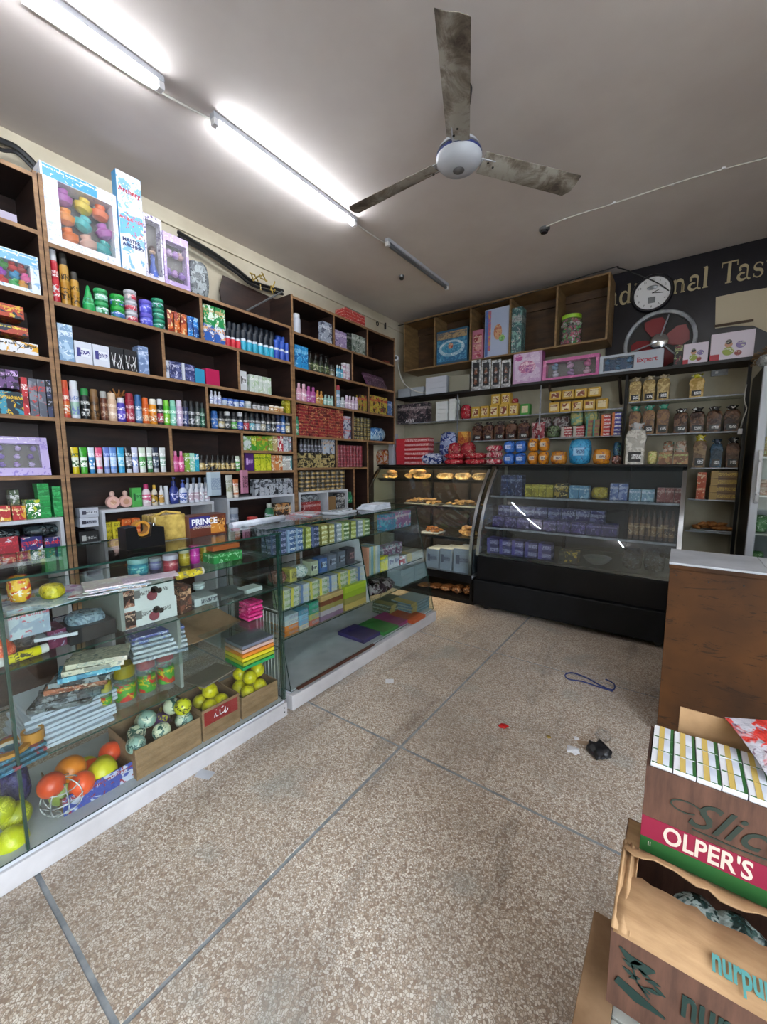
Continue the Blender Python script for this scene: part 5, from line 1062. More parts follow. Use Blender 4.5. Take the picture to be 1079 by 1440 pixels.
for k in range(4): row(('x', -1.84, .106), 'rbox', 1, 578, 606, 868-k*9, ('7a90a0', '98a8a8', '3a5058') if k < 3 else ('a8904a', 'b8a058', '665'), '%s printed paper carton from the bottom' % ORD[k], u, d=.2, zoff=k*.034) if 0 else None
row(('x', -1.85, .106), 'rbox', 1, 578, 605, 848, ('7a909c', 'a8985c', '4a5c60'), 'grey-blue paper carton', u, d=.22, levels=4)
row(('x', -2.0, .106), 'rbox', 1, 548, 575, 850, ('3c4a38', '8a8450', '98a090'), 'dark green printed carton', u, d=.2, levels=3)
flat('wood_strip', 'reddish brown wooden strip along the far counter deck front', 'strip', 478, 935, .107, .02, .75, .012, ('4a2a20',), 0, 'solid')
# on the far counter top
zt2 = 1.0635
def roll(name, label, px0, px1, x, r_, mat, z=zt2, rz=0):
    a, b = ontop(px0, px1, z, x); t_ = thing(name, label, 'paper', (x, (a+b)/2, z+r_), rz); L_ = b-a; vs = []; n_ = 30
    for e in (-L_/2, L_/2):
        for k in range(n_): q = r_*(1-.4*k/n_); vs.append((q*math.cos(k*.45), e, q*math.sin(k*.45)-r_*.0))
    fs = [(k, k+1, n_+k+1, n_+k) for k in range(n_-1)]; m = me_from(name, vs, fs, True, mat, 3); o = ob('sheet', m, t_); sm = o.modifiers.new('thick', 'SOLIDIFY'); sm.thickness = .0012
    return t_
roll('paper_roll', 'loosely rolled lilac-white paper lying on the counter joint', 322, 402, -2.16, .022, 'paper_pile', rz=.1)
flat('newspaper', 'pale blue and red newspaper spread behind the paper roll', 'newspaper', 410, 728, 1.0637, .22, .42, .004, ('98a4b4', 'b84a50', 'c8ccd4'), .1, 'art')
flat('newspaper', 'white folded newspaper with red print beside the calculator', 'newspaper', 432, 722, 1.0684, .2, .2, .006, ('c0c0c8', 'c05058', 'd8d8e0'), .3, 'art')
row(('x', -2.2, zt2), 'jar', 1, 353, 366, 728, ('a02c2c', 'b84038', 'caa', 'a82c2c'), 'squat red pot', 'on the far counter top'); row(('x', -2.07, zt2), 'jar', 1, 329, 340, 744, ('a8203c', 'b82c48', 'caa', 'b0244a'), 'tiny pink-red pot', 'on the counter joint')
p = at(478, 722, AZ, zt2); t_ = thing('calculator', 'cream desk calculator on top of the far glass counter', 'calculator', (p.x, p.y, zt2+.0006), .15)
ob('body', boxme(.17, .24, .02, 'white_door', .006), t_); part_box('display', (-.02, -.09, .02), (.06, .09, .034), 'grey_film', t_)
for i in range(4):
    for j in range(5): part_box('key', (-.075+i*.014, -.09+j*.037, .02), (-.065+i*.014, -.065+j*.037, .024), 'white' if j else 'steel', t_, .001)
p = at(530, 716, AZ, zt2); t_ = thing('paper_stack', 'folded lilac-white paper bags at the far counter end', 'paper', (p.x-.03, p.y, zt2+.0006))
for k in range(4): ob('paper', cached(('pp', k), lambda: boxme(.18-.01*k, .26, .011, 'paper_pile', .004)), t_, (0, .01*k, .0115*k), (0, 0, .05*k))

# ------------------------------------------------------------------ refrigerated display cases
PROF = [(3.745, .55), (3.76, .66), (3.785, .76), (3.82, .86), (3.865, .97), (3.92, 1.07), (3.99, 1.17), (4.07, 1.27), (4.15, 1.35), (4.225, 1.42)]
def ribbon(prof, x0, x1, th):
    n_ = len(prof); vs = []
    for x in (x0, x1):
        for off in (0, th):
            for i, (y, z) in enumerate(prof):
                a_ = Vector(prof[max(i-1, 0)]); b_ = Vector(prof[min(i+1, n_-1)]); d_ = (b_-a_).normalized(); vs.append((x, y+d_.y*off, z-d_.x*off))
    fs = []
    for i in range(n_-1):
        fs += [(i, i+1, 2*n_+i+1, 2*n_+i), (n_+i, 3*n_+i, 3*n_+i+1, n_+i+1), (i, n_+i, n_+i+1, i+1), (2*n_+i, 2*n_+i+1, 3*n_+i+1, 3*n_+i)]
    fs += [(0, 2*n_, 3*n_, n_), (n_-1, 2*n_-1, 4*n_-1, 3*n_-1)]
    return vs, fs
def display_case(label, x0, x1, shelves, warm, chrome_sides=('l', 'r')):
    t_ = thing('display_case', label, 'display case', (0, 0, 0))
    if not warm:
        part_box('base_ledge', (x0-.015, 3.725, .05), (x1+.015, 4.5, .305), 'ledge_black', t_, .012)
        part_box('front_panel', (x0+.005, 3.765, .305), (x1-.005, 4.5, .54), 'black_metal', t_, .006)
        for x in (x0+.1, x1-.1): ob('castor', me_from('c', [(v[0]*1, v[2], v[1]) for v in lathe_vf([(.025, -.012), (.025, .012)], 14)[0]], lathe_vf([(.025, -.012), (.025, .012)], 14)[1], True, 'black'), t_, (x, 3.8, .026))
        part_box('deck', (x0+.01, 3.79, .54), (x1-.01, 4.58, .565), 'black_metal', t_)
    else:
        part_box('plinth', (x0, 3.82, 0), (x1, 4.55, .05), 'black_metal', t_, .004)
        part_box('rear_panel', (x0, 4.5, .05), (x1, 4.55, .30), 'black_metal', t_)
        for x in (x0, x1-.03): part_box('lower_side', (x, 3.78, .05), (x+.03, 4.5, .30), 'black_metal', t_)
        part_box('deck', (x0, 3.755, .28), (x1, 4.58, .318), 'dirty_steel', t_, .004)
        part_box('front_rail', (x0, 3.745, .25), (x1, 3.754, .33), 'black_metal', t_, .002)
    zb = .565 if not warm else .33
    pr0 = PROF if not warm else [(3.745, .33), (3.742, .42)]+PROF
    vs, fs = ribbon(pr0, x0+.03, x1-.03, .006); m = me_from('g', vs, fs, True, 'case_glass', .9); ob('curved_glass', m, t_)
    for x in (x0, x1-.03):
        vs, fs = ribbon([(y-.004, z) for y, z in pr0], x, x+.03, .022); ob('curved_frame', me_from('f', vs, fs, True, 'chrome', .8), t_)
        vs, fs = ribbon([(y+.022, z) for y, z in pr0], x+.006, x+.024, .02); ob('rubber_seal', me_from('f', vs, fs, True, 'seal_black', .8), t_)
        # side glass: fan from the curve to the back
        sv = [(x+.012, y+.045, z) for y, z in pr0]+[(x+.012, 4.58, z) for y, z in pr0]; n_ = len(pr0)
        sf = [(i, i+1, n_+i+1, n_+i) for i in range(n_-1)]; o = ob('side_glass', me_from('s', sv, sf, False, 'case_glass'), t_); md = o.modifiers.new('t', 'SOLIDIFY'); md.thickness = .005
    part_box('top_plate', (x0, 4.19, 1.422), (x1, 4.60, 1.440), 'black_metal', t_, .003)
    part_box('back_panel', (x0, 4.58, zb), (x1, 4.60, 1.42), 'seal_black' if not warm else 'dark_wood_trim', t_)
    for z in shelves:
        yf = [y for y, zz in pr0 if zz <= z][-1]+.09
        pane('shelf', (x0+.035, yf, z-.006), (x1-.035, 4.57, z), t_, 'shelf_glass'); part_box('shelf_rail', (x0+.035, yf-.012, z-.014), (x1-.035, yf-.001, z+.004), 'black_metal' if warm else 'dirty_steel', t_)
    if warm:
        part_box('valance', (x0+.03, 4.232, 1.385), (x1-.03, 4.238, 1.421), 'black_metal', t_)
        for z in [1.408]+[q-.018 for q in shelves]+[.262]:
            yl = 4.26 if z > 1.3 else (3.775 if z < .3 else [y for y, zz in pr0 if zz <= z+.02][-1]+.11)
            vs, fs = lathe_vf([(.005, x0+.12), (.005, x1-.12)], 8); ob('warm_lamp', me_from('w', [(v[2], v[1]+yl, v[0]+z) for v in vs], fs, True, 'warm_glow'), t_, label='thin warm white lamp under a shelf')
            if .3 < z < 1.3: part_box('lamp_shade', (x0+.05, yl-.02, z-.012), (x1-.05, yl-.014, z+.01), 'black_metal', t_)
    for x in (x0+(x1-x0)*.38, x0+(x1-x0)*.72): part_box('rear_post', (x, 4.55, zb), (x+.03, 4.579, 1.42), 'black_metal', t_)
    return t_
SH2 = (1.27, .985, .68); SH1 = (1.125, .82)
display_case('curved-glass bakery case with warm lights, left of the black one', -3.16, -1.645, SH2, True)
display_case('large black curved-glass display case reflecting the ceiling tubes', -1.60, .035, SH1, False)
def pastry_pile(name, label, cat, loc, wx, wy, n_, r_, mat='pastry', flat_=.6, base=None, kind=None):
    t_ = thing(name, label, cat, loc)
    if base: part_box('tray', (-wx/2-.02, -wy/2-.02, -.0), (wx/2+.02, wy/2+.02, .01), base, t_, .002)
    rnd = random.Random(label); me = [cached(('pas', mat, k, r_), lambda: lump(r_, mat, k)) for k in range(3)]
    for k in range(n_):
        layer = k//max(1, int(n_*.62)); s = 1-.45*layer
        ob('pastry', me[k % 3], t_, (rnd.uniform(-.5, .5)*wx*s, rnd.uniform(-.5, .5)*wy*s, .012+r_*flat_*.85+layer*r_*1.1), (rnd.uniform(-.3, .3), rnd.uniform(-.3, .3), rnd.random()*6))
    return t_
def lump(r_, mat, k):
    bm = new_bm(); bmesh.ops.create_icosphere(bm, subdivisions=2, radius=r_); rnd = random.Random(k+5)
    for v in bm.verts: v.co.x *= 1.25+.15*k; v.co.z *= .62; v.co *= 1+rnd.uniform(-.07, .07)
    return bm_mesh('p', bm, mat, True, 1.5)
def xk(px, y, z): return solve(px, (0, y, z), 0)
pastry_pile('bread_rolls', 'cream buns on the bakery top shelf, far left', 'bread', (-2.98, 4.27, 1.2705), .16, .12, 7, .04, 'bread')
pastry_pile('bread_rolls', 'big heap of glossy buns on the bakery top shelf', 'bread', (xk(585, 4.25, 1.28), 4.27, 1.2705), .27, .12, 14, .045, 'bread')
for k in range(3): row(('y', 4.22, 1.27), 'bag', 1, 612+k*25, 634+k*25, 665, ('b08a5c', 'd8bc90', '8a6848'), ORD[k]+' flat wrapped cake slice tray', 'bakery top shelf right', d=.14)
pastry_pile('biscuits', 'row of pale biscuits on the bakery second shelf, left part', 'biscuits', (xk(596, 4.12, .99), 4.15, .9855), .42, .16, 30, .024, 'bread', base='steel')
pastry_pile('biscuits', 'row of yellow-brown biscuits on the bakery second shelf, right part', 'biscuits', (xk(652, 4.12, .99), 4.15, .9855), .42, .16, 30, .024, 'bread', base='steel')
pastry_pile('biscuit_plate', 'brown biscuits heaped on a square plate, bakery third shelf', 'biscuits', (xk(609, 4.02, .69), 4.03, .6805), .17, .14, 18, .024, 'pastry', base='white_door')
pastry_pile('bread_rolls', 'round heap of wrapped bread at the right, bakery third shelf', 'bread', (xk(655, 4.02, .69), 4.06, .6805), .12, .12, 10, .04, 'bread')
for k in range(3): row(('y', 3.84, .318), 'lbox', 1, (599, 618, 637)[k], (617, 635, 664)[k], 771, ('a8b0bc', 'a0a8b4', '667'), ORD[k]+' white cake box from left', 'bottom of the bakery case', d=.26)
for k in range(5): row(('y', 3.9, .05), 'bag', 1, 585+k*16, 600+k*16, 822+k, ('4a3020', '6a4a30', '2a1c14'), ORD[k]+' brown packet from left', 'under the bakery case', d=.18)
# black case goods
u = 'black case upper shelf'; S = ('y', 4.16, 1.125)
row(S, 'box', 3, 704, 734, 668, ('22284c', '3a4878', '98a0b8'), 'dark blue chocolate box', u, d=.12); row(S, 'box', 4, 738, 778, 681, ('a89830', '8a7c28', 'd8c868'), 'yellow wafer box', u, d=.1); row(S, 'box', 1, 779, 799, 680, ('1c1a18', 'a88a30', 'd8c080'), 'black and gold box', u, d=.1)
row(S, 'box', 2, 800, 828, 683, ('5a88a8', '8ab0c8', 'c8d8e0'), 'pale blue snack box', u, d=.1); row(S, 'bag', 1, 830, 855, 685, ('a8902c', 'c8b048', '887'), 'golden sweet bag', u, d=.1); row(S, 'box', 2, 857, 882, 680, ('5a6aa0', '98a4c8', 'ccd'), 'periwinkle box', u, d=.1)
row(S, 'box', 2, 884, 920, 688, ('7a9ab0', 'a8c0cc', 'dde'), 'low ice-blue box', u, d=.1); row(S, 'box', 3, 923, 960, 686, ('8a4848', 'a87070', 'c8a8a0'), 'dull red tray box', u, d=.1)
u = 'black case lower shelf'; S = ('y', 3.98, .82)
row(S, 'box', 9, 692, 868, 728, ('2e2654', '4a3c7c', '8c84b0'), 'dark purple chocolate carton', u, d=.14); row(('y', 4.2, .82), 'box', 8, 700, 850, 712, ('353060', '6a6a98', 'a8a8c0'), 'purple-grey carton behind', u, d=.1)
row(S, 'bottle', 8, 882, 948, 716, ('4a3424', '8a6a4a', 'b8a080', '3a2a20'), 'small brown syrup bottle', u)
u = 'black case deck'; S = ('y', 3.86, .565)
row(S, 'rbox', 5, 684, 775, 758, ('3c3468', '524890', 'a8a4c8'), 'violet chocolate carton', u, d=.14, levels=2); row(S, 'box', 1, 785, 812, 775, ('14140e', 'a8902c', '443'), 'black tray with golden sweets', u, d=.14)
t_ = thing('glass_bowl', 'low clear glass bowl on the black case deck', 'bowl', (xk(838, 3.92, .57), 3.98, .566)); ob('bowl', lat('b', [(.06, 0), (.1, .03), (.115, .06), (.108, .06), (.094, .033), (.05, .008)], 24, mat='jar_plastic'), t_)
row(S, 'bag', 2, 872, 935, 770, ('1c1c20', '2c2c34', '4a4c54'), 'dark plastic tray pack', u, d=.2)

# ------------------------------------------------------------------ back wall
t_ = thing('open_wall_cabinet', 'pale plywood open cabinet of five bays under the ceiling', 'cabinet')
cx0, cx1, cy0, cz0, cz1 = -3.0, -.665, 4.55, 2.632, 3.245
part_box('back_panel', (cx0, YB-.012, cz0), (cx1, YB-.004, cz1), 'brown_ply', t_)
for z in (cz0, cz1-.018): part_box('board', (cx0, cy0, z), (cx1, YB-.013, z+.018), 'pale_ply', t_)
for x in (cx0, -2.56, -2.09, -1.63, -1.15, cx1-.02): part_box('divider', (x, cy0+.001, cz0+.018), (x+.02, YB-.013, cz1-.018), 'pale_ply', t_)
part_box('rail', (cx0+.02, YB-.04, cz1-.1), (cx1-.02, YB-.013, cz1-.02), 'brown_ply', t_)
S = ('y', 4.575, cz0+.018); u = 'in the plywood wall cabinet'
row(S, 'box', 1, 718, 733, 433, ('2c5458', '6a9890', 'aaa'), 'tall dark teal box', u, d=.14)
a = xk(801, 4.64, cz0+.02); t_ = thing('candy_jar', 'big clear jar of wrapped candies in the last wall cabinet bay', 'jar', (a, 4.68, cz0+.0186))
bm = new_bm(); rnd = random.Random(4)
for k in range(110):
    an = rnd.random()*6.28; q = .085*math.sqrt(rnd.random()*.5+.5); bmesh.ops.create_icosphere(bm, subdivisions=1, radius=.018, matrix=Matrix.Translation((q*math.cos(an), q*math.sin(an), .02+.24*rnd.random())))
o = ob('candies', bm_mesh('c', bm, 'art'), t_, kind='stuff'); colours(o, 'b83a5c', '3a9a38', 'd8d0d0'); ob('jar_body', lat('b', [(.1, 0), (.108, .01), (.108, .24), (.09, .27)], 20, mat='jar_plastic'), t_); colours(ob('lid', lat('l', [(.092, .265), (.095, .27), (.095, .30), (0, .305)], 20, mat='solid'), t_), '98c830')
# long shelf
ZL = 2.315
t_ = thing('long_wall_shelf', 'long dark shelf across the back wall carrying toy boxes', 'shelf'); part_box('board', (-3.12, 4.56, ZL-.022), (.42, YB-.004, ZL), 'dark_wood_trim', t_)
part_box('front_strip', (-3.12, 4.552, ZL-.026), (.42, 4.559, ZL+.001), 'seal_black', t_)
for x in (-2.3, -1.2, -.55):
    bm = new_bm(); add_vf(bm, *tube_vf([(x, YB-.02, ZL-.26), (x, 4.62, ZL-.04)], .014, 4)); ob('bracket', bm_mesh('b', bm, 'dark_wood_trim'), t_)
S = ('y', 4.56, ZL); u = 'on the long back shelf'
row(S, 'sbox', 2, 559, 596, 547, ('aab0b8',), 'grey-white foam tray', u, d=.2, levels=2); row(S, 'sbox', 1, 597, 629, 531, ('c4c8d4',), 'white folded cake carton', u, d=.25, levels=3, same=False); row(S, 'sbox', 1, 631, 661, 529, ('8c8a7c',), 'plain beige carton', u, d=.22)
for k in range(4):
    a_, b_ = 663+k*14, 676+k*14; c, w_, h_ = span('y', 4.545, ZL-.02, a_, b_, 506); t_ = thing('toy_pack', '%s silver-framed window pack of figures from left, back shelf' % ORD[k], 'toy', (c, 4.535, ZL-.02), group='silver window packs on the back shelf')
    part_box('card', (-w_/2, .004, 0), (w_/2, .008, h_), 'silver_film', t_); colours(part_box('backing', (-w_*.34, .001, h_*.12), (w_*.34, .0038, h_*.9), 'solid', t_), '24262c')
    for z0_ in (.3, .62): colours(ob('figure', me_from('f', *lathe_vf([(0, -h_*.13), (w_*.2, -h_*.08), (w_*.12, h_*.02), (w_*.16, h_*.08), (0, h_*.13)], 8), True, 'art'), t_, (0, -.004, h_*z0_)), '8a5a48', 'a8a0a0', '50584a')
c, w_, h_ = span('y', 4.55, ZL, 762, 841, 502); toy_box('toy_box', 'long pink window box of toys on the back shelf', (c, 4.62, ZL+.001), 0, w_, h_*1.02, .09, 'c06098', 'd890b8', ['c8c8d8', 'b090c0', 'd8b0c8', '88a8c8', 'c8a0c0', 'd070a0'], (.06, .95, .12, .85))
c, w_, h_ = span('y', 4.55, ZL, 842, 932, 495); toy_box('toy_box', 'long white box with blue window on the back shelf', (c, 4.62, ZL+.001), 0, w_, h_, .09, 'b0b8c4', 'b0b8c4', ['2a5a88', '3a78a8', '2a6090', '3a70a0', '285a88', '3a80b0'], (.06, .56, .14, .86), card='2a5a88', words=(('Expert', .06, 'ink_red', w_*.1, h_*.42),))
row(S, 'box', 1, 947, 959, 485, ('1c1a1e', '6a3038', '98a870'), 'slim black photo box', u, d=.1)
for k, (a_, b_, t2, de) in enumerate(((960, 995, 482, 'small'), (998, 1060, 466, 'large'))):
    c, w_, h_ = span('y', 4.55, ZL, a_, b_, t2); t_ = thing('toy_box', '%s white and purple building-toy box with a child picture' % de, 'toy box', (c, 4.61, ZL+.001))
    colours(part_box('carton', (-w_/2, -.05, 0), (w_/2, .05, h_), 'solid', t_), 'd2c8d6'); colours(part_box('purple_side', (w_/2, -.05, 0), (w_/2+.001, .05, h_), 'solid', t_), '3a2440'); colours(part_box('red_corner_print', (-w_/2, -.051, 0), (-w_*.28, -.0502, h_*.22), 'solid', t_), 'a82838')
    for nm, cx, cz, rr, cc in (('shirt_print', -.08, .3, .16, '8a9a38'), ('face_print', -.08, .55, .11, 'b8886c'), ('hair_print', -.08, .64, .09, '241a1c'), ('toy_print', .2, .5, .13, '7a6aa0'), ('toy_print', .15, .2, .1, '8a3838')):
        vs, fs = lathe_vf([(rr*h_, 0), (rr*h_*.98, .0008)], 18); colours(ob(nm, me_from(nm, [(v[0]*1.1+cx*w_, -.0506-v[2]*(1+cz), v[1]+cz*h_) for v in vs], fs, False, 'art'), t_), cc, cc, 'ccb')
def picture_box(name, label, px0, px1, top, z, base, prints, y=4.575, d=.2, side=None, words=()):
    c, w_, h_ = span('y', y, z, px0, px1, top); t_ = thing(name, label, 'toy box', (c, y+d/2, z+.0006))
    colours(part_box('carton', (-w_/2, -d/2, 0), (w_/2, d/2, h_), 'solid', t_), base)
    if side: colours(part_box('side_print', (w_/2, -d/2, 0), (w_/2+.001, d/2, h_), 'art', t_), *side)
    for k, (nm, shape, cx, cz, rx, rz, cc) in enumerate(prints):
        yy = -d/2-.0004*(k+1)
        if shape == 'r': colours(part_box(nm, ((cx-rx)*w_, yy, (cz-rz)*h_), ((cx+rx)*w_, yy+.0004*(k+1)-.0001, (cz+rz)*h_), 'art', t_, 0), *cc)
        else:
            vs, fs = lathe_vf([(1, 0), (1, .0003)], 22); colours(ob(nm, me_from(nm, [(v[0]*rx*w_+cx*w_, yy-v[2], v[1]*rz*h_+cz*h_) for v in vs], fs, False, 'art'), t_), *cc)
    for s_, sz, mt, x, zz in words: text(s_, sz*h_, mt, t_, (x*w_, -d/2-.006, zz*h_), (HP, 0, 0), off=.0005)
z_ = cz0+.018
picture_box('toy_box', 'blue paddling pool box in the second plywood bay', 614, 657, 463, z_, '2a5878', [('sand_print', 'r', 0, .84, .48, .1, ('a8906c', '7a6a58', '4a5a68')), ('water_print', 'r', 0, .4, .48, .32, ('2f6a94', '3f86ac', '6aa8c8')), ('pool_ring', 'e', 0, .45, .42, .24, ('a8c8d8', '88b0c8', 'dde8ee')), ('pool_water', 'e', 0, .47, .33, .16, ('3a80a8', '4a98bc', '88c0d8')), ('swimmer_print', 'e', -.03, .52, .08, .09, ('a85a48', 'c08870', 'd8b098'))], d=.25)
picture_box('toy_box', 'slim pink doll box in the third plywood bay', 664, 679, 464, z_, 'b06a84', [('doll_print', 'r', 0, .7, .36, .14, ('c89a8c', '8a3038', 'd8c0b0')), ('doll_print', 'r', 0, .4, .36, .12, ('c88a8c', '8a3038', 'd8c0b0')), ('doll_print', 'r', 0, .15, .36, .08, ('b05a78', '9a3048', 'd8c0b0'))])
picture_box('toy_box', 'tall blue-white baby toy box in the third plywood bay', 681, 715, 433, z_, 'a8b4d0', [('rainbow_stripe', 'r', -.30, .55, .06, .42, ('b86a78', 'c8985c', '8a6ab0')), ('blue_stripe', 'r', -.42, .5, .06, .48, ('4a68a8', '4a68a8', '5a78b8')), ('baby_print', 'e', .05, .5, .17, .16, ('c89c78', 'b88860', 'a85a48')), ('toy_print', 'e', .22, .36, .12, .07, ('5a9a58', '88b878', 'b0c060'))], d=.16)
picture_box('toy_box', 'big lilac-pink doll box on the long back shelf', 721, 761, 494, ZL, 'b890b8', [('panel_print', 'r', 0, .5, .44, .44, ('c8b0cc', 'b894bc', 'd8c4d8')), ('figure_print', 'e', 0, .5, .3, .2, ('a85a88', 'c88aa8', 'e8d0dc')), ('figure_print', 'e', .1, .42, .16, .12, ('8a4a88', 'b87aa0', 'd8b0c8')), ('corner_print', 'e', -.3, .82, .14, .1, ('a83a88', 'c85aa0', 'e8c0d8'))], y=4.56, d=.12, side=('9a4a90', '9a4a90', 'b060a0'))
# sign board
t_ = thing('shop_sign', 'dark sign board with gold serif letters on back wall', 'sign')
part_box('board', (-.72, YB-.03, 2.35), (1.5, YB-.004, 3.335), 'sign_board', t_)
GL = {}
def stroke(bm, pts, wd, y=0, th=.004):
    pts = [Vector((p[0], p[1])) for p in pts]; n_ = len(pts); ws_ = wd if isinstance(wd, (list, tuple)) else [wd]*n_; F_, B_ = [], []
    for i, p in enumerate(pts):
        d_ = (pts[min(i+1, n_-1)]-pts[max(i-1, 0)]).normalized(); nn = Vector((-d_.y, d_.x))*ws_[i]/2
        F_.append([bm.verts.new((p.x+nn.x, y-th, p.y+nn.y)), bm.verts.new((p.x-nn.x, y-th, p.y-nn.y))]); B_.append([bm.verts.new((p.x+nn.x, y, p.y+nn.y)), bm.verts.new((p.x-nn.x, y, p.y-nn.y))])
    for i in range(n_-1):
        bm.faces.new([F_[i][0], F_[i+1][0], F_[i+1][1], F_[i][1]])
        for s in (0, 1): bm.faces.new([F_[i][s], B_[i][s], B_[i+1][s], F_[i+1][s]])
    for i in (0, n_-1): bm.faces.new([F_[i][0], F_[i][1], B_[i][1], B_[i][0]])
def ell(cx, cz, rx, rz, a0, a1, n_=18): return [(cx+rx*math.cos(math.radians(a0+(a1-a0)*i/n_)), cz+rz*math.sin(math.radians(a0+(a1-a0)*i/n_))) for i in range(n_+1)]
def thick(n_, a, b): return [a+(b-a)*math.sin(math.pi*i/n_) for i in range(n_+1)]
def letter(ch, x, z, s, wx=1):
    bm = new_bm(); q = lambda pts: [(p[0]*s, p[1]*s) for p in pts]; K_ = .1*s; H_ = .035*s
    def st(pts, wd): stroke(bm, q(pts), wd)
    if ch in 'ad':
        if ch == 'a':
            st(ell(.2, .38, .14, .11, 165, 0)+[(.34, .06)], thick(19, H_, K_*1.1)); st(ell(.19, .13, .14, .115, 60, 330), thick(18, H_, K_)); st([(.34, .07), (.4, .0), (.45, .03)], H_*1.4); st(ell(.1, .37, .03, .03, 0, 360, 8), H_)
        else:
            st(ell(.2, .24, .15, .235, 40, 330), thick(18, H_, K_*1.1)); st([(.37, .03), (.37, .74)], K_); st([(.29, .73), (.41, .745)], H_); st([(.33, .015), (.46, .015)], H_)
    elif ch in 'nl':
        h = .5 if ch == 'n' else .75
        st([(.1, .02), (.1, h-.03)], K_); st([(.02, .015), (.19, .015)], H_); st([(.02, h-.035), (.13, h-.012)], H_)
        if ch == 'n': st(ell(.25, .3, .13, .16, 160, 0)+[(.38, .02)], thick(19, H_, K_*1.1)); st([(.38, .02), (.38, .3)], K_); st([(.3, .015), (.47, .015)], H_)
    elif ch == 'T':
        st([(.3, .02), (.3, .7)], K_*1.15); st([(.02, .715), (.58, .715)], H_*1.3); st([(.18, .015), (.42, .015)], H_); st([(.035, .72), (.03, .56)], H_); st([(.565, .72), (.57, .56)], H_)
    elif ch == 's':
        st(ell(.18, .37, .12, .115, 30, 250, 14)+ell(.18, .13, .13, .125, 80, -150, 14), [H_+(K_-H_)*math.exp(-((i-15)/6)**2) for i in range(30)]); st([(.3, .46), (.295, .36)], H_); st([(.05, .02), (.05, .14)], H_)
    elif ch == 't':
        st([(.13, .62), (.13, .1), (.2, .02), (.3, .05)], K_*.8); st([(.02, .47), (.27, .47)], H_)
    elif ch == 'e':
        st(ell(.2, .24, .16, .235, 10, 320), thick(18, H_, K_)); st([(.06, .27), (.36, .27)], H_)
    elif ch == 'i':
        st([(.1, .02), (.1, .48)], K_); st([(.02, .015), (.19, .015)], H_); st(ell(.1, .65, .03, .03, 0, 360, 8), H_*1.6)
    bmesh.ops.recalc_face_normals(bm, faces=bm.faces)
    ob('letter', bm_mesh('letter', bm, 'gold_letter'), t_, (x, YB-.0305, z)).scale = (wx, 1, 1)
LW = {'a': .46, 'd': .48, 'i': .22, 'n': .5, 'l': .21, 'T': .62, 's': .35, 't': .34}
for ch, px, pe in (('a', 856, 869), ('d', 871, 888), ('i', 890, 897), ('t', 900, 908), ('i', 911, 916), ('n', 945, 965), ('a', 967, 986), ('l', 987, 997), ('T', 1013, 1038), ('a', 1036, 1056), ('s', 1058, 1074), ('t', 1076, 1090)):
    xa_, xe_ = (solve(q_, (0, YB-.03, 3.05), 0) for q_ in (px, pe)); letter(ch, xa_, 3.03, .245, (xe_-xa_)/(LW[ch]*.245))
letter('e', .545, 3.03, .245)
bm = new_bm(); pts = [at(px, py, AY, YB-.031) for px, py in ((1006, 462), (1007, 418), (1040, 411), (1085, 404), (1085, 470), (1060, 458), (1030, 459))]
f = bm.faces.new([bm.verts.new((p.x, YB-.0305, p.z)) for p in pts]); r_ = bmesh.ops.extrude_face_region(bm, geom=[f]); bmesh.ops.translate(bm, verts=[v for v in r_['geom'] if isinstance(v, bmesh.types.BMVert)], vec=(0, -.004, 0))
ob('torn_patch', bm_mesh('tp', bm, 'tan_wall'), t_, label='cream patch where the sign film is torn off')
a = at(1005, 459, AY, YB-.04); b = at(1060, 452, AY, YB-.04); part_box('wood_batten', (a.x, YB-.045, a.z-.01), (b.x, YB-.036, a.z+.012), 'brown_ply', t_)
# clock
p = at(917, 411, AY, 4.80); t_ = thing('wall_clock', 'round white wall clock with dark rim above the exhaust fan', 'clock', (p.x, 4.862, p.z), rot=(HP, 0, 0))
ob('rim', lat('r', [(.17, 0), (.175, .03), (.165, .05), (.148, .05), (.146, .036), (.17, 0)], 40, mat='sign_board'), t_); ob('face', lat('f', [(.15, .034), (.149, .038), (0, .038)], 40, mat='white'), t_)
for k in range(12):
    an = math.radians(90-30*k); text(str(k or 12), .028, 'dark_ink', t_, (.12*math.cos(an), .12*math.sin(an)-.01, .0385), (0, 0, 0), 'numeral', align='CENTER')
for an, ln, nm in ((20, .06, 'hour_hand'), (-8, .09, 'minute_hand')): ob(nm, me_from(nm, *tube_vf([(0, 0, .042), (ln*math.cos(math.radians(an)), ln*math.sin(math.radians(an)), .042)], .003), False, 'black'), t_)
part_box('emblem', (-.03, -.09, .0382), (.03, -.035, .039), 'steel', t_); vs, fs = lathe_vf([(.045, .0385), (.044, .039)], 20); ob('oval_badge', me_from('o', [(v[0], v[1]*.45+.05, v[2]) for v in vs], fs, True, 'steel'), t_)
# exhaust fan
p = at(927, 482, AY, 4.82); t_ = thing('exhaust_fan', 'round exhaust fan with four dark red blades and grey ring', 'fan', (p.x, 4.855, p.z+.005), rot=(HP, 0, 0))
ob('backing', lat('b', [(.27, .0), (.27, .004), (0, .004)], 40, mat='black'), t_); ob('ring', lat('r', [(.29, 0), (.295, .04), (.285, .05), (.262, .045), (.258, .01), (.29, 0)], 44, mat='dirty_steel'), t_)
bm = new_bm(); n_ = 16; out = [(.03, -.02), (.09, -.075), (.16, -.105), (.215, -.09), (.235, -.02), (.23, .05), (.17, .07), (.09, .045), (.03, .02)]
va = [bm.verts.new((x, y, .03+y*.18)) for x, y in out]; vb = [bm.verts.new((x, y, .026+y*.18)) for x, y in out]; bm.faces.new(va); bm.faces.new(vb[::-1])
for i in range(len(out)): bm.faces.new([va[i], va[(i+1) % len(out)], vb[(i+1) % len(out)], vb[i]])
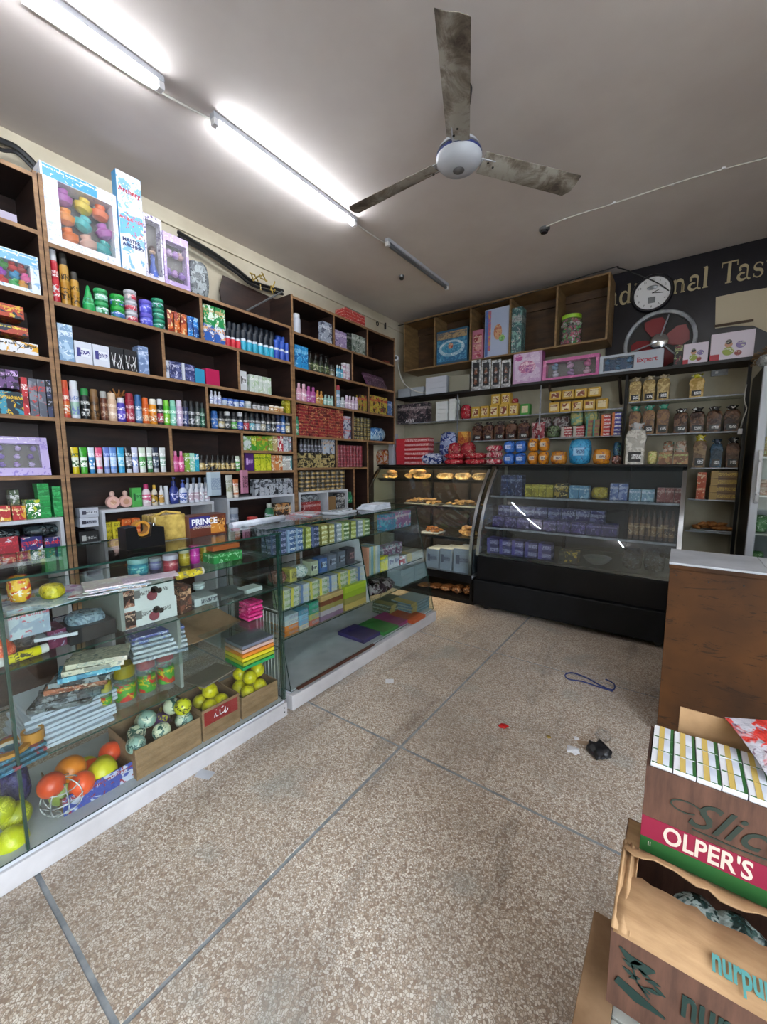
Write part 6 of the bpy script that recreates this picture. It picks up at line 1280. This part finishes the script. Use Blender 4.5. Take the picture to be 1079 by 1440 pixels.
bl = bm_mesh('blade', bm, 'red_fan')
for k in range(4): ob('blade', bl, t_, rot=(0, 0, math.radians(20+90*k)))
ob('hub', lat('h', [(.075, .02), (.075, .06), (.062, .072), (0, .078)], 28, mat='chrome'), t_)
bm = new_bm()
for k in range(3): an = math.radians(75+120*k); add_vf(bm, *tube_vf([(.05*math.cos(an), .05*math.sin(an), .068), (.25*math.cos(an), .25*math.sin(an), .045)], .007, 6))
ob('strut', bm_mesh('s', bm, 'dirty_steel'), t_)
wire('black_cable', [at(*q, AY, v) for q, v in (((560, 458), 4.5), ((700, 425), 4.5), ((850, 380), 4.5), ((870, 377), 4.6), ((890, 383), 4.7), ((925, 398), 4.78), ((945, 412), 4.84))], .005, 'cable_black', 'thin black cable along the plywood cabinet to the clock', 'cable')
# glass rack on the back wall
t_ = thing('glass_rack', 'glass shelf rack on the back wall behind the cases', 'shelving')
for z, xa, xb in ((1.985, -2.96, -.50), (1.722, -2.7, -.50)): pane('glass_shelf', (xa, 4.62, z-.006), (xb, YB-.006, z), t_, 'shelf_glass'); part_box('front_rail', (xa, 4.612, z-.010), (xb, 4.619, z+.002), 'dirty_steel', t_)
for px in (642, 758): x = solve(px, (0, 4.62, 1.9), 0); part_box('upright', (x-.006, 4.64, 1.5), (x+.006, 4.655, ZL-.027), 'dirty_steel', t_)
t2 = thing('glass_rack', 'right-hand glass rack with dark posts beside the fridge', 'shelving')
for z in (2.03, 1.722, 1.41, 1.128, .84): xl = -.46 if z > 1.5 else .06; pane('glass_shelf', (xl, 4.62, z-.006), (.385, YB-.006, z), t2, 'shelf_glass'); part_box('front_rail', (xl, 4.612, z-.010), (.385, 4.619, z+.002), 'dirty_steel', t2)
for x in (-.485, .40): part_box('post', (x-.012, 4.615, 0 if x > 0 else 1.442), (x+.012, 4.65, ZL-.027), 'black_metal', t2)
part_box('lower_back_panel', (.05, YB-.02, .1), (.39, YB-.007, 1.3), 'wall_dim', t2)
# first rack goods
S = ('y', 4.63, 1.985); u = 'glass rack top shelf'
o_ = row(S, 'box', 1, 558, 602, 569, ('2a2830', '6a5a60', 'b8a8a8'), 'dark grey toy gun box with white lettering', u, d=.12)[0]
text('AUG', .062, 'white', o_, (-.1, -.061, .012), (HP, 0, 0), off=.001)
for a1, b1, tp, lv, de in ((612, 630, 565, 5, 'front'), (631, 641, 561, 6, 'right')): row(S, 'sbox', 1, a1, b1, tp, ('dcdfdf',), 'white foam food container in %s stack' % de, u, d=.12, levels=lv, same=True, group='foam containers, %s stack' % de)
row(S, 'bag', 1, 646, 660, 569, ('98202c', 'b83040', 'caa'), 'red round packet', u, d=.1)
row(S, 'nbox', 5, 662, 729, 571, ('c09a38', 'd0a848', '7a3c30'), 'yellow noodle cube pack', u, d=.09); row(S, 'nbox', 1, 731, 745, 568, ('3a8a34', '58a848', 'c8c0a0'), 'green noodle cube pack', u, d=.09)
row(('y', 4.64, 2.115), 'nbox', 2, 690, 718, 554, ('c09a38', 'd0a848', '7a3c30'), 'stacked yellow noodle cube pack', u, d=.09); row(('y', 4.68, 2.115), 'bag', 1, 719, 728, 560, ('982830', 'b04048', 'caa'), 'small red packet above the cubes', u, d=.06)
row(S, 'nbox', 5, 771, 855, 565, ('c09838', 'd0a840', '7a3c30'), 'yellow noodle cube pack, right group', u, d=.1); row(('y', 4.64, 2.12), 'nbox', 4, 772, 845, 549, ('c09838', 'd0a840', '7a3c30'), 'upper yellow noodle cube pack, right group', u, d=.1)
S = ('y', 4.63, 1.722); u = 'glass rack lower shelf'
row(S, 'loaf', 5, 663, 744, 594, ('3a1c1c', '6a4a38', 'b8a890', '3a3434'), 'dark maroon rusk bag with round label', u, d=.08)
row(S, 'pouch', 1, 746, 766, 594, ('8a2c38', 'b89898', '4a2028'), 'dark red sweet bag', u, d=.05); row(S, 'bag', 1, 767, 786, 598, ('3c4830', '6a7a58', '2a1c1c'), 'olive and black packet', u, d=.12)
row(('y', 4.68, 1.80), 'bag', 2, 750, 800, 586, ('4a3434', '8a8484', '2c2424'), 'dark film packet lying above', u, d=.12)
row(S, 'rbox', 2, 788, 822, 600, ('982430', 'b0a8a0', 'd8d0c8'), 'red and white wafer pack', u, d=.1, levels=4); row(S, 'rbox', 2, 823, 843, 590, ('8a7a48', '3a8a80', '8a3c50'), 'mixed green and red bar box', u, d=.1, levels=4)
row(S, 'rbox', 1, 844, 858, 583, ('b03034', 'c86a30', 'ddd'), 'red and orange wafer bar', u, d=.1, levels=6); row(S, 'rbox', 1, 859, 873, 580, ('3c3c90', 'c06834', 'ddd'), 'violet and orange wafer bar', u, d=.1, levels=6)
row(('y', 4.70, 1.84), 'bag', 2, 800, 840, 574, ('7a9a78', 'b8b070', '58a0a0'), 'pale green crumpled bag', u, d=.1)
# right rack goods
S = ('y', 4.63, 2.03); u = 'right rack top shelf'
row(S, 'loaf', 3, 883, 942, 530, ('a08858', 'c8b078', 'eee', 'a89878'), 'sliced bread loaf in clear bag', u, d=.1); row(S, 'loaf', 1, 967, 991, 526, ('b0904c', 'd0b070', 'eee', 'b8b030'), 'plain bread loaf with yellow tag', u, d=.1)
S = ('y', 4.63, 1.722); u = 'right rack second shelf'
row(S, 'loaf', 3, 882, 941, 571, ('6a5040', '8a6a4a', 'eee', '3c9078'), 'brown bread loaf with green bag top', u, d=.1); row(S, 'loaf', 4, 945, 1041, 574, ('3c2820', '6a4c38', 'eee', '1c1818'), 'dark brown bread loaf with black neck', u, d=.1)
S = ('y', 4.63, 1.41); u = 'right rack third shelf'
row(S, 'loaf', 1, 972, 993, 612, ('6a5440', '8a7050', 'eee', 'b8a820'), 'seeded loaf with yellow neck', u, d=.1); row(S, 'loaf', 1, 996, 1016, 618, ('1c3444', '2c4a60', 'abc', '20303c'), 'dark blue loaf shape replacing a reflection-like figure', u, d=.1); row(S, 'loaf', 1, 1018, 1040, 616, ('4c3424', '6c4c34', 'eee', '1c1818'), 'brown loaf with black neck', u, d=.1)  # the dark blue loaf is a stand-in for a reflection-like figure
S = ('y', 4.63, 1.128); u = 'right rack fourth shelf'
row(S, 'box', 1, 978, 992, 664, ('a8401c', 'c0582c', 'd8b898'), 'orange tea carton', u, d=.08, levels=2); row(S, 'rbox', 1, 995, 1036, 662, ('6a4c20', '98762c', 'c0a040'), 'gold cake rusk carton', u, d=.12, levels=4)
pastry_pile('pastry_tray', 'tray of wrapped pastries low on the right rack', 'pastries', (xk(1000, 4.72, .85), 4.74, .8405), .26, .12, 18, .03, 'pastry', base='steel')
# goods on top of the cases
S = ('y', 4.24, 1.4405); u = 'on top of the bakery case'
row(S, 'bag', 1, 526, 545, 632, ('b06a3c', 'c8b0a0', 'a83028'), 'orange and white snack bag', u, d=.12); row(S, 'sbox', 1, 546, 553, 610, ('a8a8b4',), 'slim white carton in column', u, d=.12, levels=7, same=True, group='slim white cartons column')
row(S, 'rbox', 1, 555, 604, 617, ('981824', 'b02c38', 'd8b8b8'), 'long red toothpaste carton', u, d=.14, levels=6, same=True, group='long red cartons on bakery case')
row(('y', 4.22, 1.4405), 'bag', 1, 590, 620, 637, ('2c3c74', 'b8bcd0', '98a4c0'), 'blue and white snack bag', u, d=.1)
row(('y', 4.24, 1.4405), 'bag', 2, 622, 680, 637, ('9c1c28', 'b83440', 'd0a8a0'), 'red snack bag lying flat', u, d=.16, levels=2); row(('y', 4.32, 1.50), 'bag', 2, 628, 664, 622, ('a02430', '8c1c28', 'caa890'), 'red snack bag heaped behind', u, d=.14)
row(('y', 4.24, 1.4405), 'bag', 1, 681, 704, 626, ('98203c', 'c8a8a8', 'b03040'), 'crimson and cream snack bag', u, d=.12, levels=3)
row(('y', 4.40, 1.4405), 'bag', 1, 616, 640, 607, ('2c3c78', '8a9ac0', 'ccd'), 'blue packet in the back rank', u, d=.1); row(('y', 4.42, 1.4405), 'box', 1, 643, 658, 607, ('a86828', 'c89848', '8a2c20'), 'orange and yellow box in the back rank', u, d=.08)
u = 'on top of the black case'
row(S, 'nbag', 2, 706, 738, 620, ('2458a8', '3a70c0', '1c2c60', 'a8bce0'), 'blue snack pack', u, d=.1, levels=2); row(S, 'nbag', 2, 740, 770, 616, ('c07818', 'c88424', '2a2458', 'c8b8a0'), 'orange snack multipack', u, d=.12, levels=2)
row(S, 'nbag', 1, 772, 796, 634, ('b87420', 'c08028', '3a2050', 'c8b8a0'), 'small orange and brown pack', u, d=.12); row(S, 'nbag', 1, 797, 830, 617, ('2a88b8', '3c98c4', '1c3a70', '88b8d8'), 'big sky-blue plastic bag', u, d=.14)
row(S, 'nbag', 1, 831, 858, 631, ('c07818', 'c88424', '2a2458', 'c8b8a0'), 'round orange pack', u, d=.12); row(S, 'bag', 1, 859, 873, 640, ('4a3028', '98604c', 'caa'), 'small brown packet', u, d=.1); row(('y', 4.4, 1.4405), 'bag', 1, 860, 872, 621, ('2a5a7c', '183040', '6a8'), 'dark blue packet behind', u, d=.1)
row(S, 'loaf', 1, 876, 908, 595, ('a8a49c', 'c8c4bc', 'c87848', 'a8a8a8'), 'large white-wrapped bread loaf', u, d=.12); row(S, 'bag', 1, 909, 924, 634, ('b8a868', 'd0c890', '88a848'), 'yellowish bun packet', u, d=.1)
row(S, 'box', 2, 925, 968, 636, ('6a4430', '98704c', '98a86c'), 'plum cake box', u, d=.12); row(('y', 4.3, 1.49), 'bag', 2, 930, 966, 620, ('7a5c48', 'a8988c', '5a8a7c'), 'clear cake packet on the boxes', u, d=.1)

# ------------------------------------------------------------------ fridge, right
t_ = thing('upright_fridge', 'white-framed upright glass-door fridge at right edge', 'fridge', (.44, 4.2, 0)); W_, D_, H_ = .72, .62, 2.17
for nm, lo, hi, mt in (('side_wall', (0, .05, .08), (.03, D_, H_), 'black_metal'), ('side_wall', (W_-.03, .05, .08), (W_, D_, H_), 'dirty_steel'), ('back_wall', (.03, D_-.03, .08), (W_-.03, D_, H_), 'white_door'), ('top_panel', (.03, .05, H_-.2), (W_-.03, D_-.03, H_), 'white_door'), ('bottom_panel', (.03, .05, .08), (W_-.03, D_-.03, .25), 'white_door'), ('kick_plate', (0.02, .08, 0), (W_-.02, D_-.02, .08), 'black')): part_box(nm, lo, hi, mt, t_, .003)
dr = ob('door', None, t_); 
for lo, hi in (((0, 0, .1), (.05, .045, H_)), ((W_-.05, 0, .1), (W_, .045, H_)), ((.05, 0, H_-.09), (W_-.05, .045, H_)), ((.05, 0, .1), (W_-.05, .045, .2))): part_box('door_frame', lo, hi, 'white_door', dr, .006)
pane('door_glass', (.05, .02, .2), (W_-.05, .026, H_-.09), dr); ob('handle', me_from('h', *tube_vf(smooth_path([(.03, 0, 1.15), (.03, -.045, 1.19), (.03, -.05, 1.35), (.03, -.045, 1.5), (.03, 0, 1.54)]), .013, 8), True, 'white'), dr)
for z in (.55, .9, 1.2, 1.5, 1.78): part_box('fridge_shelf', (.03, .07, z-.012), (W_-.03, D_-.035, z), 'white', t_)
for k, (z, c_, h_) in enumerate(((.9, ('5a8a5c', '7aa878', 'cdc'), .14), (1.2, ('8a5a48', 'a8887c', 'caa'), .12), (1.5, ('a89048', '98703c', 'cc9'), .16), (1.78, ('6a8a9c', 'a8b8c0', 'cdd'), .12), (.55, ('4a7a50', '6a9a68', 'aca'), .2))):
    for i in range(5): goods('bottle' if k % 2 else 'bag', .09, .09, h_, c_, 'bottle' if k % 2 else 'bag', '%s %s from left on fridge shelf %s' % (ORD[i], 'bottle' if k % 2 else 'packet', ('second', 'third', 'fourth', 'fifth', 'lowest')[k]), 'bottle' if k % 2 else 'bag', None, (.44+.09+i*.125, 4.36, z+.001), 0)
t_ = thing('straw_broom', 'yellowish straw broom head lying on top of the fridge', 'broom', (.62, 4.45, H_+.02), rot=(0, .1, .3))
bm = new_bm(); rnd = random.Random(2)
for k in range(60): a_ = rnd.uniform(-.5, .5); add_vf(bm, *tube_vf([(.12, .01*a_, .05), (-.05, .12*a_, .06+rnd.uniform(-.03, .04)), (-.2, .3*a_, .03+rnd.uniform(-.02, .1))], .003, 4))
ob('bristles', bm_mesh('b', bm, 'pale_ply'), t_, kind='stuff'); ob('binding', me_from('h', *tube_vf([(.1, 0, .05), (.4, 0, .05)], .02), True, 'brown_ply'), t_)
goods('bag', .16, .16, .09, ('8a8c8c', 'b0b4b4', '6a6c6c'), 'bag', 'crumpled translucent plastic bag on fridge corner', 'bag', None, (.49, 4.27, H_+.001), .3)
wire('power_cable', [(.385, 4.60, 2.1), (.38, 4.59, 1.98), (.40, 4.60, 1.9), (.385, 4.6, 1.82), (.375, 4.6, 1.75)], .005, 'cable_white', 'white power cable with plug on the right rack post', 'cable')
ob('plug', boxme(.03, .025, .05, 'white', .006), None, (.372, 4.592, 1.69), label='white plug hanging at the right rack post', cat='plug')
t_ = thing('wall_socket', 'grey switch socket on back wall under the long shelf', 'socket', (at(1012, 524, AY, YB).x, YB, at(1012, 524, AY, YB).z-.03)); part_box('plate', (-.06, -.02, 0), (.06, -.004, .06), 'dirty_steel', t_, .004); part_box('switch', (-.03, -.026, .02), (-.01, -.02, .04), 'white', t_)

# ------------------------------------------------------------------ wooden counter
t_ = thing('wooden_counter', 'scratched brown wooden counter with white laminate top', 'counter', (-.018, 2.509, 0))
part_box('front_panel', (0, 0, 0), (1.55, .018, .915), 'counter_wood', t_, .003); part_box('side_panel', (0, .018, 0), (.018, .40, .915), 'counter_wood', t_); part_box('side_panel', (1.532, .018, 0), (1.55, .40, .915), 'counter_wood', t_)
part_box('edge_lip', (-.004, -.006, .915), (1.554, .40, .938), 'counter_wood', t_, .005); part_box('laminate_top', (-.004, -.006, .938), (.375, .405, .95), 'white_board', t_, .003); part_box('laminate_top', (.377, -.006, .938), (1.554, .405, .95), 'white_board', t_, .003)
for x, z in ((.03, .885), (.16, .87), (.29, .875)): ob('nail_hole', me_from('n', *lathe_vf([(.004, 0), (.003, .001)], 8), True, 'black'), t_, (x, 0, z), (HP, 0, 0))

# ------------------------------------------------------------------ carton stack, right foreground
yA, zA = 1.0, .80
zb1 = at(896, 1192, AY, yA).z; x0 = at(905, 1130, AY, yA).x
tA = carton('juice_carton', 'top carton with magenta and green bands holding juice packs', x0, x0+.44, yA, yA+.168, zb1, zA-.006, 'cardboard_dark', .005)
cxA, cyA = x0+.22, yA+.084
def onA(px, py, y=yA): p = at(px, py, AY, y); return p.x-cxA, p.z-zb1
hz = onA(903, 1144)[1]; hm = onA(900, 1172)[1]
part_box('crimson_band', (-.2205, -.0850, hm), (.2205, -.0841, hz), 'crimson_print', tA, 0, kind=None); part_box('green_band', (-.2205, -.0850, .002), (.2205, -.0841, hm-.0002), 'green_print', tA, 0)
part_box('crimson_band', (-.2209, -.084, hm), (-.2201, .084, hz), 'crimson_print', tA, 0); part_box('green_band', (-.2209, -.084, .002), (-.2201, .084, hm-.0002), 'green_print', tA, 0)
xo, zo = onA(931, 1185); text("OLPER'S", (hz-hm)*1.12, 'cream_ink', tA, (xo, -.0852, hm+(hz-hm)*.13), (HP, 0, 0), off=.0012, sx=.74)
xo, zo = onA(963, 1165); text('Slice', .085, 'dark_ink', tA, (xo, -.0853, hz+.022), (HP, 0, 0), shear=.45, off=.0006, spacing=1.02)
bm = new_bm(); stroke(bm, [(xo+.012, hz+.014), (xo+.09, hz+.012), (xo+.2, hz+.02)], .003, -.0852, .0006)
stroke(bm, [(xo+.03*math.cos(a/3)*(1-a*.02)-.002, hz+.055+.016*math.sin(a/3)*(1-a*.02)) for a in range(1, 18)], .003, -.0852, .0006); ob('underline', bm_mesh('u', bm, 'dark_ink'), tA)
text('II', .014, 'cream_ink', tA, (onA(911, 1180)[0], -.0852, .02), (HP, 0, 0))
# juice packs
pk = {}
def juice_pack(x, y, z, i, j):
    h_ = .155; w_, d_ = .0385, .0515
    o = thing('juice_pack', '%s pack from left in the %s row of open juice carton' % (ORD[i], ('front', 'middle', 'back', 'fourth')[j]), 'juice pack', (x, y, z), group='juice packs in the top carton')
    ob('pack', cached(('jp1',), lambda: boxme(w_, d_, h_, 'white', .001)), o)
    ob('yellow_stripe', cached(('jp2',), lambda: boxme(w_*.26, d_*.98, .0008, 'gold_ink', 0)), o, (-w_*.08, 0, h_)); ob('green_edge', cached(('jp3',), lambda: boxme(w_*.16, d_*.98, .0008, 'green_print', 0)), o, (w_*.42, 0, h_))
    ob('green_edge', cached(('jp5',), lambda: boxme(w_*.9, d_*.06, .0007, 'green_print', 0)), o, (0, -d_*.46, h_))
    ob('seal_fold', cached(('jp4',), lambda: boxme(w_*.3, d_*.9, .0012, 'paper_pile', .0003)), o, (w_*.2, 0, h_))
    o.rotation_euler.x = random.uniform(-.01, .01)
for j in range(3):
    for i in range(10): juice_pack(x0+.0265+i*.0405, yA+.0335+j*.0525, zA-.152+random.uniform(-.002, .002), i, j)
part_box('packing_block', (x0+.01-cxA, -.07, .006), (x0+.42-cxA, .07, zA-.16-zb1), 'cardboard_dark', tA)
t_ = thing('printed_flap', 'raised pale carton flap with faint dark print behind packs', 'card', (.25, 1.178, .59), rot=(-.06, 0, 0)); part_box('board', (-.215, 0, 0), (.25, .005, .262), 'cardboard_pale', t_); text('nurpur', .045, 'dark_ink', t_, (.05, -.001, .245), (HP, math.pi, 0), off=.0015)
o = goods('pouch', .11, .02, .15, ('a8a4ac', 'b83028', '6a5060'), 'pouch', 'red and grey plastic packet lying on the juice packs', 'pouch', None, (.235, 1.09, .812), .5, -1.25)
# second carton
yB_, zt2_ = .785, .585; xB = -.05; zb2 = .43
tB = carton('milk_carton', 'torn pale carton with teal and green print, second in stack', xB, xB+.47, yB_, yB_+.30, zb2, zb1-.004, 'cardboard_dark', .005)
cxB, cyB = xB+.235, yB_+.15; hB = zb1-.004-zb2
def wavy(name, y0_, z0_, y1_, z1_, mat, torn=True, par=tB, xa=-.232, xb_=.235):
    bm = new_bm(); n_ = 26; rnd = random.Random(name); A, B_ = [], []
    for i in range(n_+1):
        x = xa+(xb_-xa)*i/n_; j = rnd.uniform(-1, 1)*(.005 if torn else .0008); sg = .004*math.sin(i*.5)
        A.append(bm.verts.new((x, y0_, z0_))); B_.append(bm.verts.new((x, y1_+j, z1_+j*.5+sg)))
    M_ = [bm.verts.new(((a.co.x+b.co.x)/2, (a.co.y+b.co.y)/2, (a.co.z+b.co.z)/2+.004)) for a, b in zip(A, B_)]
    for i in range(n_): bm.faces.new([A[i], A[i+1], M_[i+1], M_[i]]); bm.faces.new([M_[i], M_[i+1], B_[i+1], B_[i]])
    o = ob(name, bm_mesh(name, bm, mat, True, 2), par); md = o.modifiers.new('t', 'SOLIDIFY'); md.thickness = .003; return o
part_box('top_sheet', (-.234, .062, hB-.003), (-.2, .149, hB), 'cardboard_pale', tB)
wavy('front_flap', -.15, hB, -.03, hB+.018, 'cardboard_pale')
wavy('back_flap', .056, hB+.012, .01, hB+.034, 'cardboard_pale')
wavy('corner_tape', -.145, hB+.002, .04, hB+.026, 'cardboard_pale', par=tB, xa=-.236, xb_=-.205)
text('nurpur', .056, 'teal_ink', tB, (at(996, 1350, AZ, zb1).x-cxB+.004, -.125, hB+.009), (.17, 0, 0), off=.0016, sx=.50)
def onB(px, py): p = at(px, py, AY, yB_); return p.x-cxB, p.z-zb2
xo, zo = onB(958, 1425); text('nurpur', .085, 'green_ink', tB, (xo-.002, -.1515, zo+.0), (HP, 0, 0), off=.0022, sx=.56)
bm = new_bm(); rnd = random.Random(8); xa, za = onB(872, 1330)
stroke(bm, [(xa, za), (xa+.015, za-.012), (xa+.04, za-.016), (xa+.055, za-.008)], [.004, .016, .022, .004], -.1512, .0006)
for k in range(9):
    q = (xa+.006+.012*(k % 5), za-.02-.016*(k//3)); an = rnd.uniform(-.8, .8); stroke(bm, [q, (q[0]+.012*math.cos(an), q[1]+.012*math.sin(an)), (q[0]+.024*math.cos(an), q[1]+.016*math.sin(an))], [.001, .009, .001], -.1512, .0006)
stroke(bm, [(xa-.002, za-.07), (xa+.03, za-.082), (xa+.075, za-.088)], [.016, .022, .004], -.1512, .0006); stroke(bm, [(xa+.02, za-.02), (xa+.03, za-.05), (xa+.05, za-.07)], .003, -.1512, .0006)
ob('emblem_print', bm_mesh('e', bm, 'green_ink'), tB)
for k, px in enumerate((985, 1040)): goods('bag', .09, .07, .10, ('20302e', '8a9490', '3c5450'), 'bag', '%s dark film milk pack showing in the torn carton' % ('left', 'right')[k], 'bag', 'milk packs in the torn carton', (at(px, 1300, AZ, zb1).x+.0, yB_+.155, zb2+.052), .1)
# third and fourth cartons
tC = carton('juice_carton', 'lowest visible open carton with white packs at bottom edge', -.10, .37, .735, .99, .215, zb2-.045, 'cardboard', .005, flaps=(('f', .04, .5),))
for i in range(8):
    for j in range(2):
        o = goods('lbox', .05, .055, .12, ('b8b8b0', 'c8c060', '684'), 'juice_pack', '%s white pack from left, %s row of the lowest open carton' % (ORD[i], ('front', 'second')[j]), 'juice pack', 'packs in the lowest open carton', (-.015+i*.055, .775+j*.06, .257), 0)
part_box('packing_block', (-.22, -.12, .006), (.22, .12, .04), 'cardboard_dark', tC)
part_box('packing_block', (-.17, .03, .04), (.22, .12, zb2-.045-.217), 'cardboard_dark', tC); 
carton('juice_carton', 'closed brown carton at the very bottom of the stack', -.10, .36, .72, .99, 0, .213, 'cardboard', .005)
part_box('side_flap', (-.234, -.125, zb2-.045-.215), (-.175, .125, zb2-.045-.2115), 'cardboard', tC); part_box('tape_strip', (-.236, -.12, .1), (-.2352, .12, .15), 'cardboard_pale', tC)
t_ = thing('carton_spacer', 'brown carton pieces wedged under the second carton', 'carton', (.17, .92, zb2-.0445)); part_box('spacer', (-.2, -.06, 0), (.2, .06, .044), 'cardboard', t_)

# ------------------------------------------------------------------ litter on the floor
p = at(548, 958, AZ, 0); t_ = thing('paper_scrap', 'small white paper square on the floor near the counters', 'paper', (p.x, p.y, .0005), .6); ob('paper', boxme(.055, .05, .002, 'white', 0), t_)
def crumple(name, label, cat, px, py, r_, mat, flat_=.4, seed=1):
    p = at(px, py, AZ, 0); bm = new_bm(); bmesh.ops.create_icosphere(bm, subdivisions=3, radius=r_); rnd = random.Random(seed)
    ph = [rnd.uniform(0, 6) for _ in range(6)]
    for v in bm.verts:
        n_ = v.co.normalized(); f = 1+.25*math.sin(n_.x*5+ph[0])*math.cos(n_.y*4+ph[1])+.12*math.sin(n_.x*13+ph[2]+n_.y*9)+.08*rnd.uniform(-1, 1); v.co *= f; v.co.z = max(-r_*.35*flat_/.4*.9, v.co.z*flat_)
    zmin = min(v.co.z for v in bm.verts)
    for v in bm.verts: v.co.z -= zmin-.0005
    return ob(name, bm_mesh(name, bm, mat, True, 1.2), None, (p.x, p.y, 0), label=label, cat=cat)
crumple('black_mask', 'crumpled black cloth mask on the terrazzo floor', 'mask', 842, 1060, .055, 'black_plastic', .5, 3)
crumple('plastic_bag', 'small crumpled clear plastic bag behind the black mask', 'bag', 848, 1040, .035, 'clear_film', .8, 4)
crumple('orange_wrapper', 'orange sweet wrapper lying on the floor', 'wrapper', 708, 1022, .022, 'orange_tape', .25, 5).data.materials[0] = M['red']
crumple('yellow_wrapper', 'tiny yellow wrapper on the floor left of the mask', 'wrapper', 772, 1037, .012, 'gold_film', .25, 6)
crumple('paper_scrap', 'folded white paper scrap beside the black mask', 'paper', 806, 1056, .03, 'white', .18, 7); crumple('paper_scrap', 'tiny white scrap above the folded paper', 'paper', 811, 1039, .014, 'white', .25, 9)
flat('cardboard_scrap', 'pale buff card scrap between the mask and white paper', 'card', 820, 1045, .0005, .05, .03, .003, ('a08a74',), .5, 'solid')
G = lambda px, py: tuple(at(px, py, AZ, .005))
wire('string_loop', [G(862, 972), G(840, 965), (G(818, 958)), G(800, 955), G(795, 949), G(805, 946), G(825, 953), G(845, 964), G(862, 970), G(864, 962), G(852, 955)], .0045, 'ink_blue', 'looped blue-black string on the floor before the case', 'string', n=6)
ob('white_smear', boxme(.08, .05, .0015, 'white_board', .0005), None, tuple(at(288, 1089, AZ, .0005)), (0, 0, .4), label='small pale paint flake on the floor by the plinth', cat='flake')
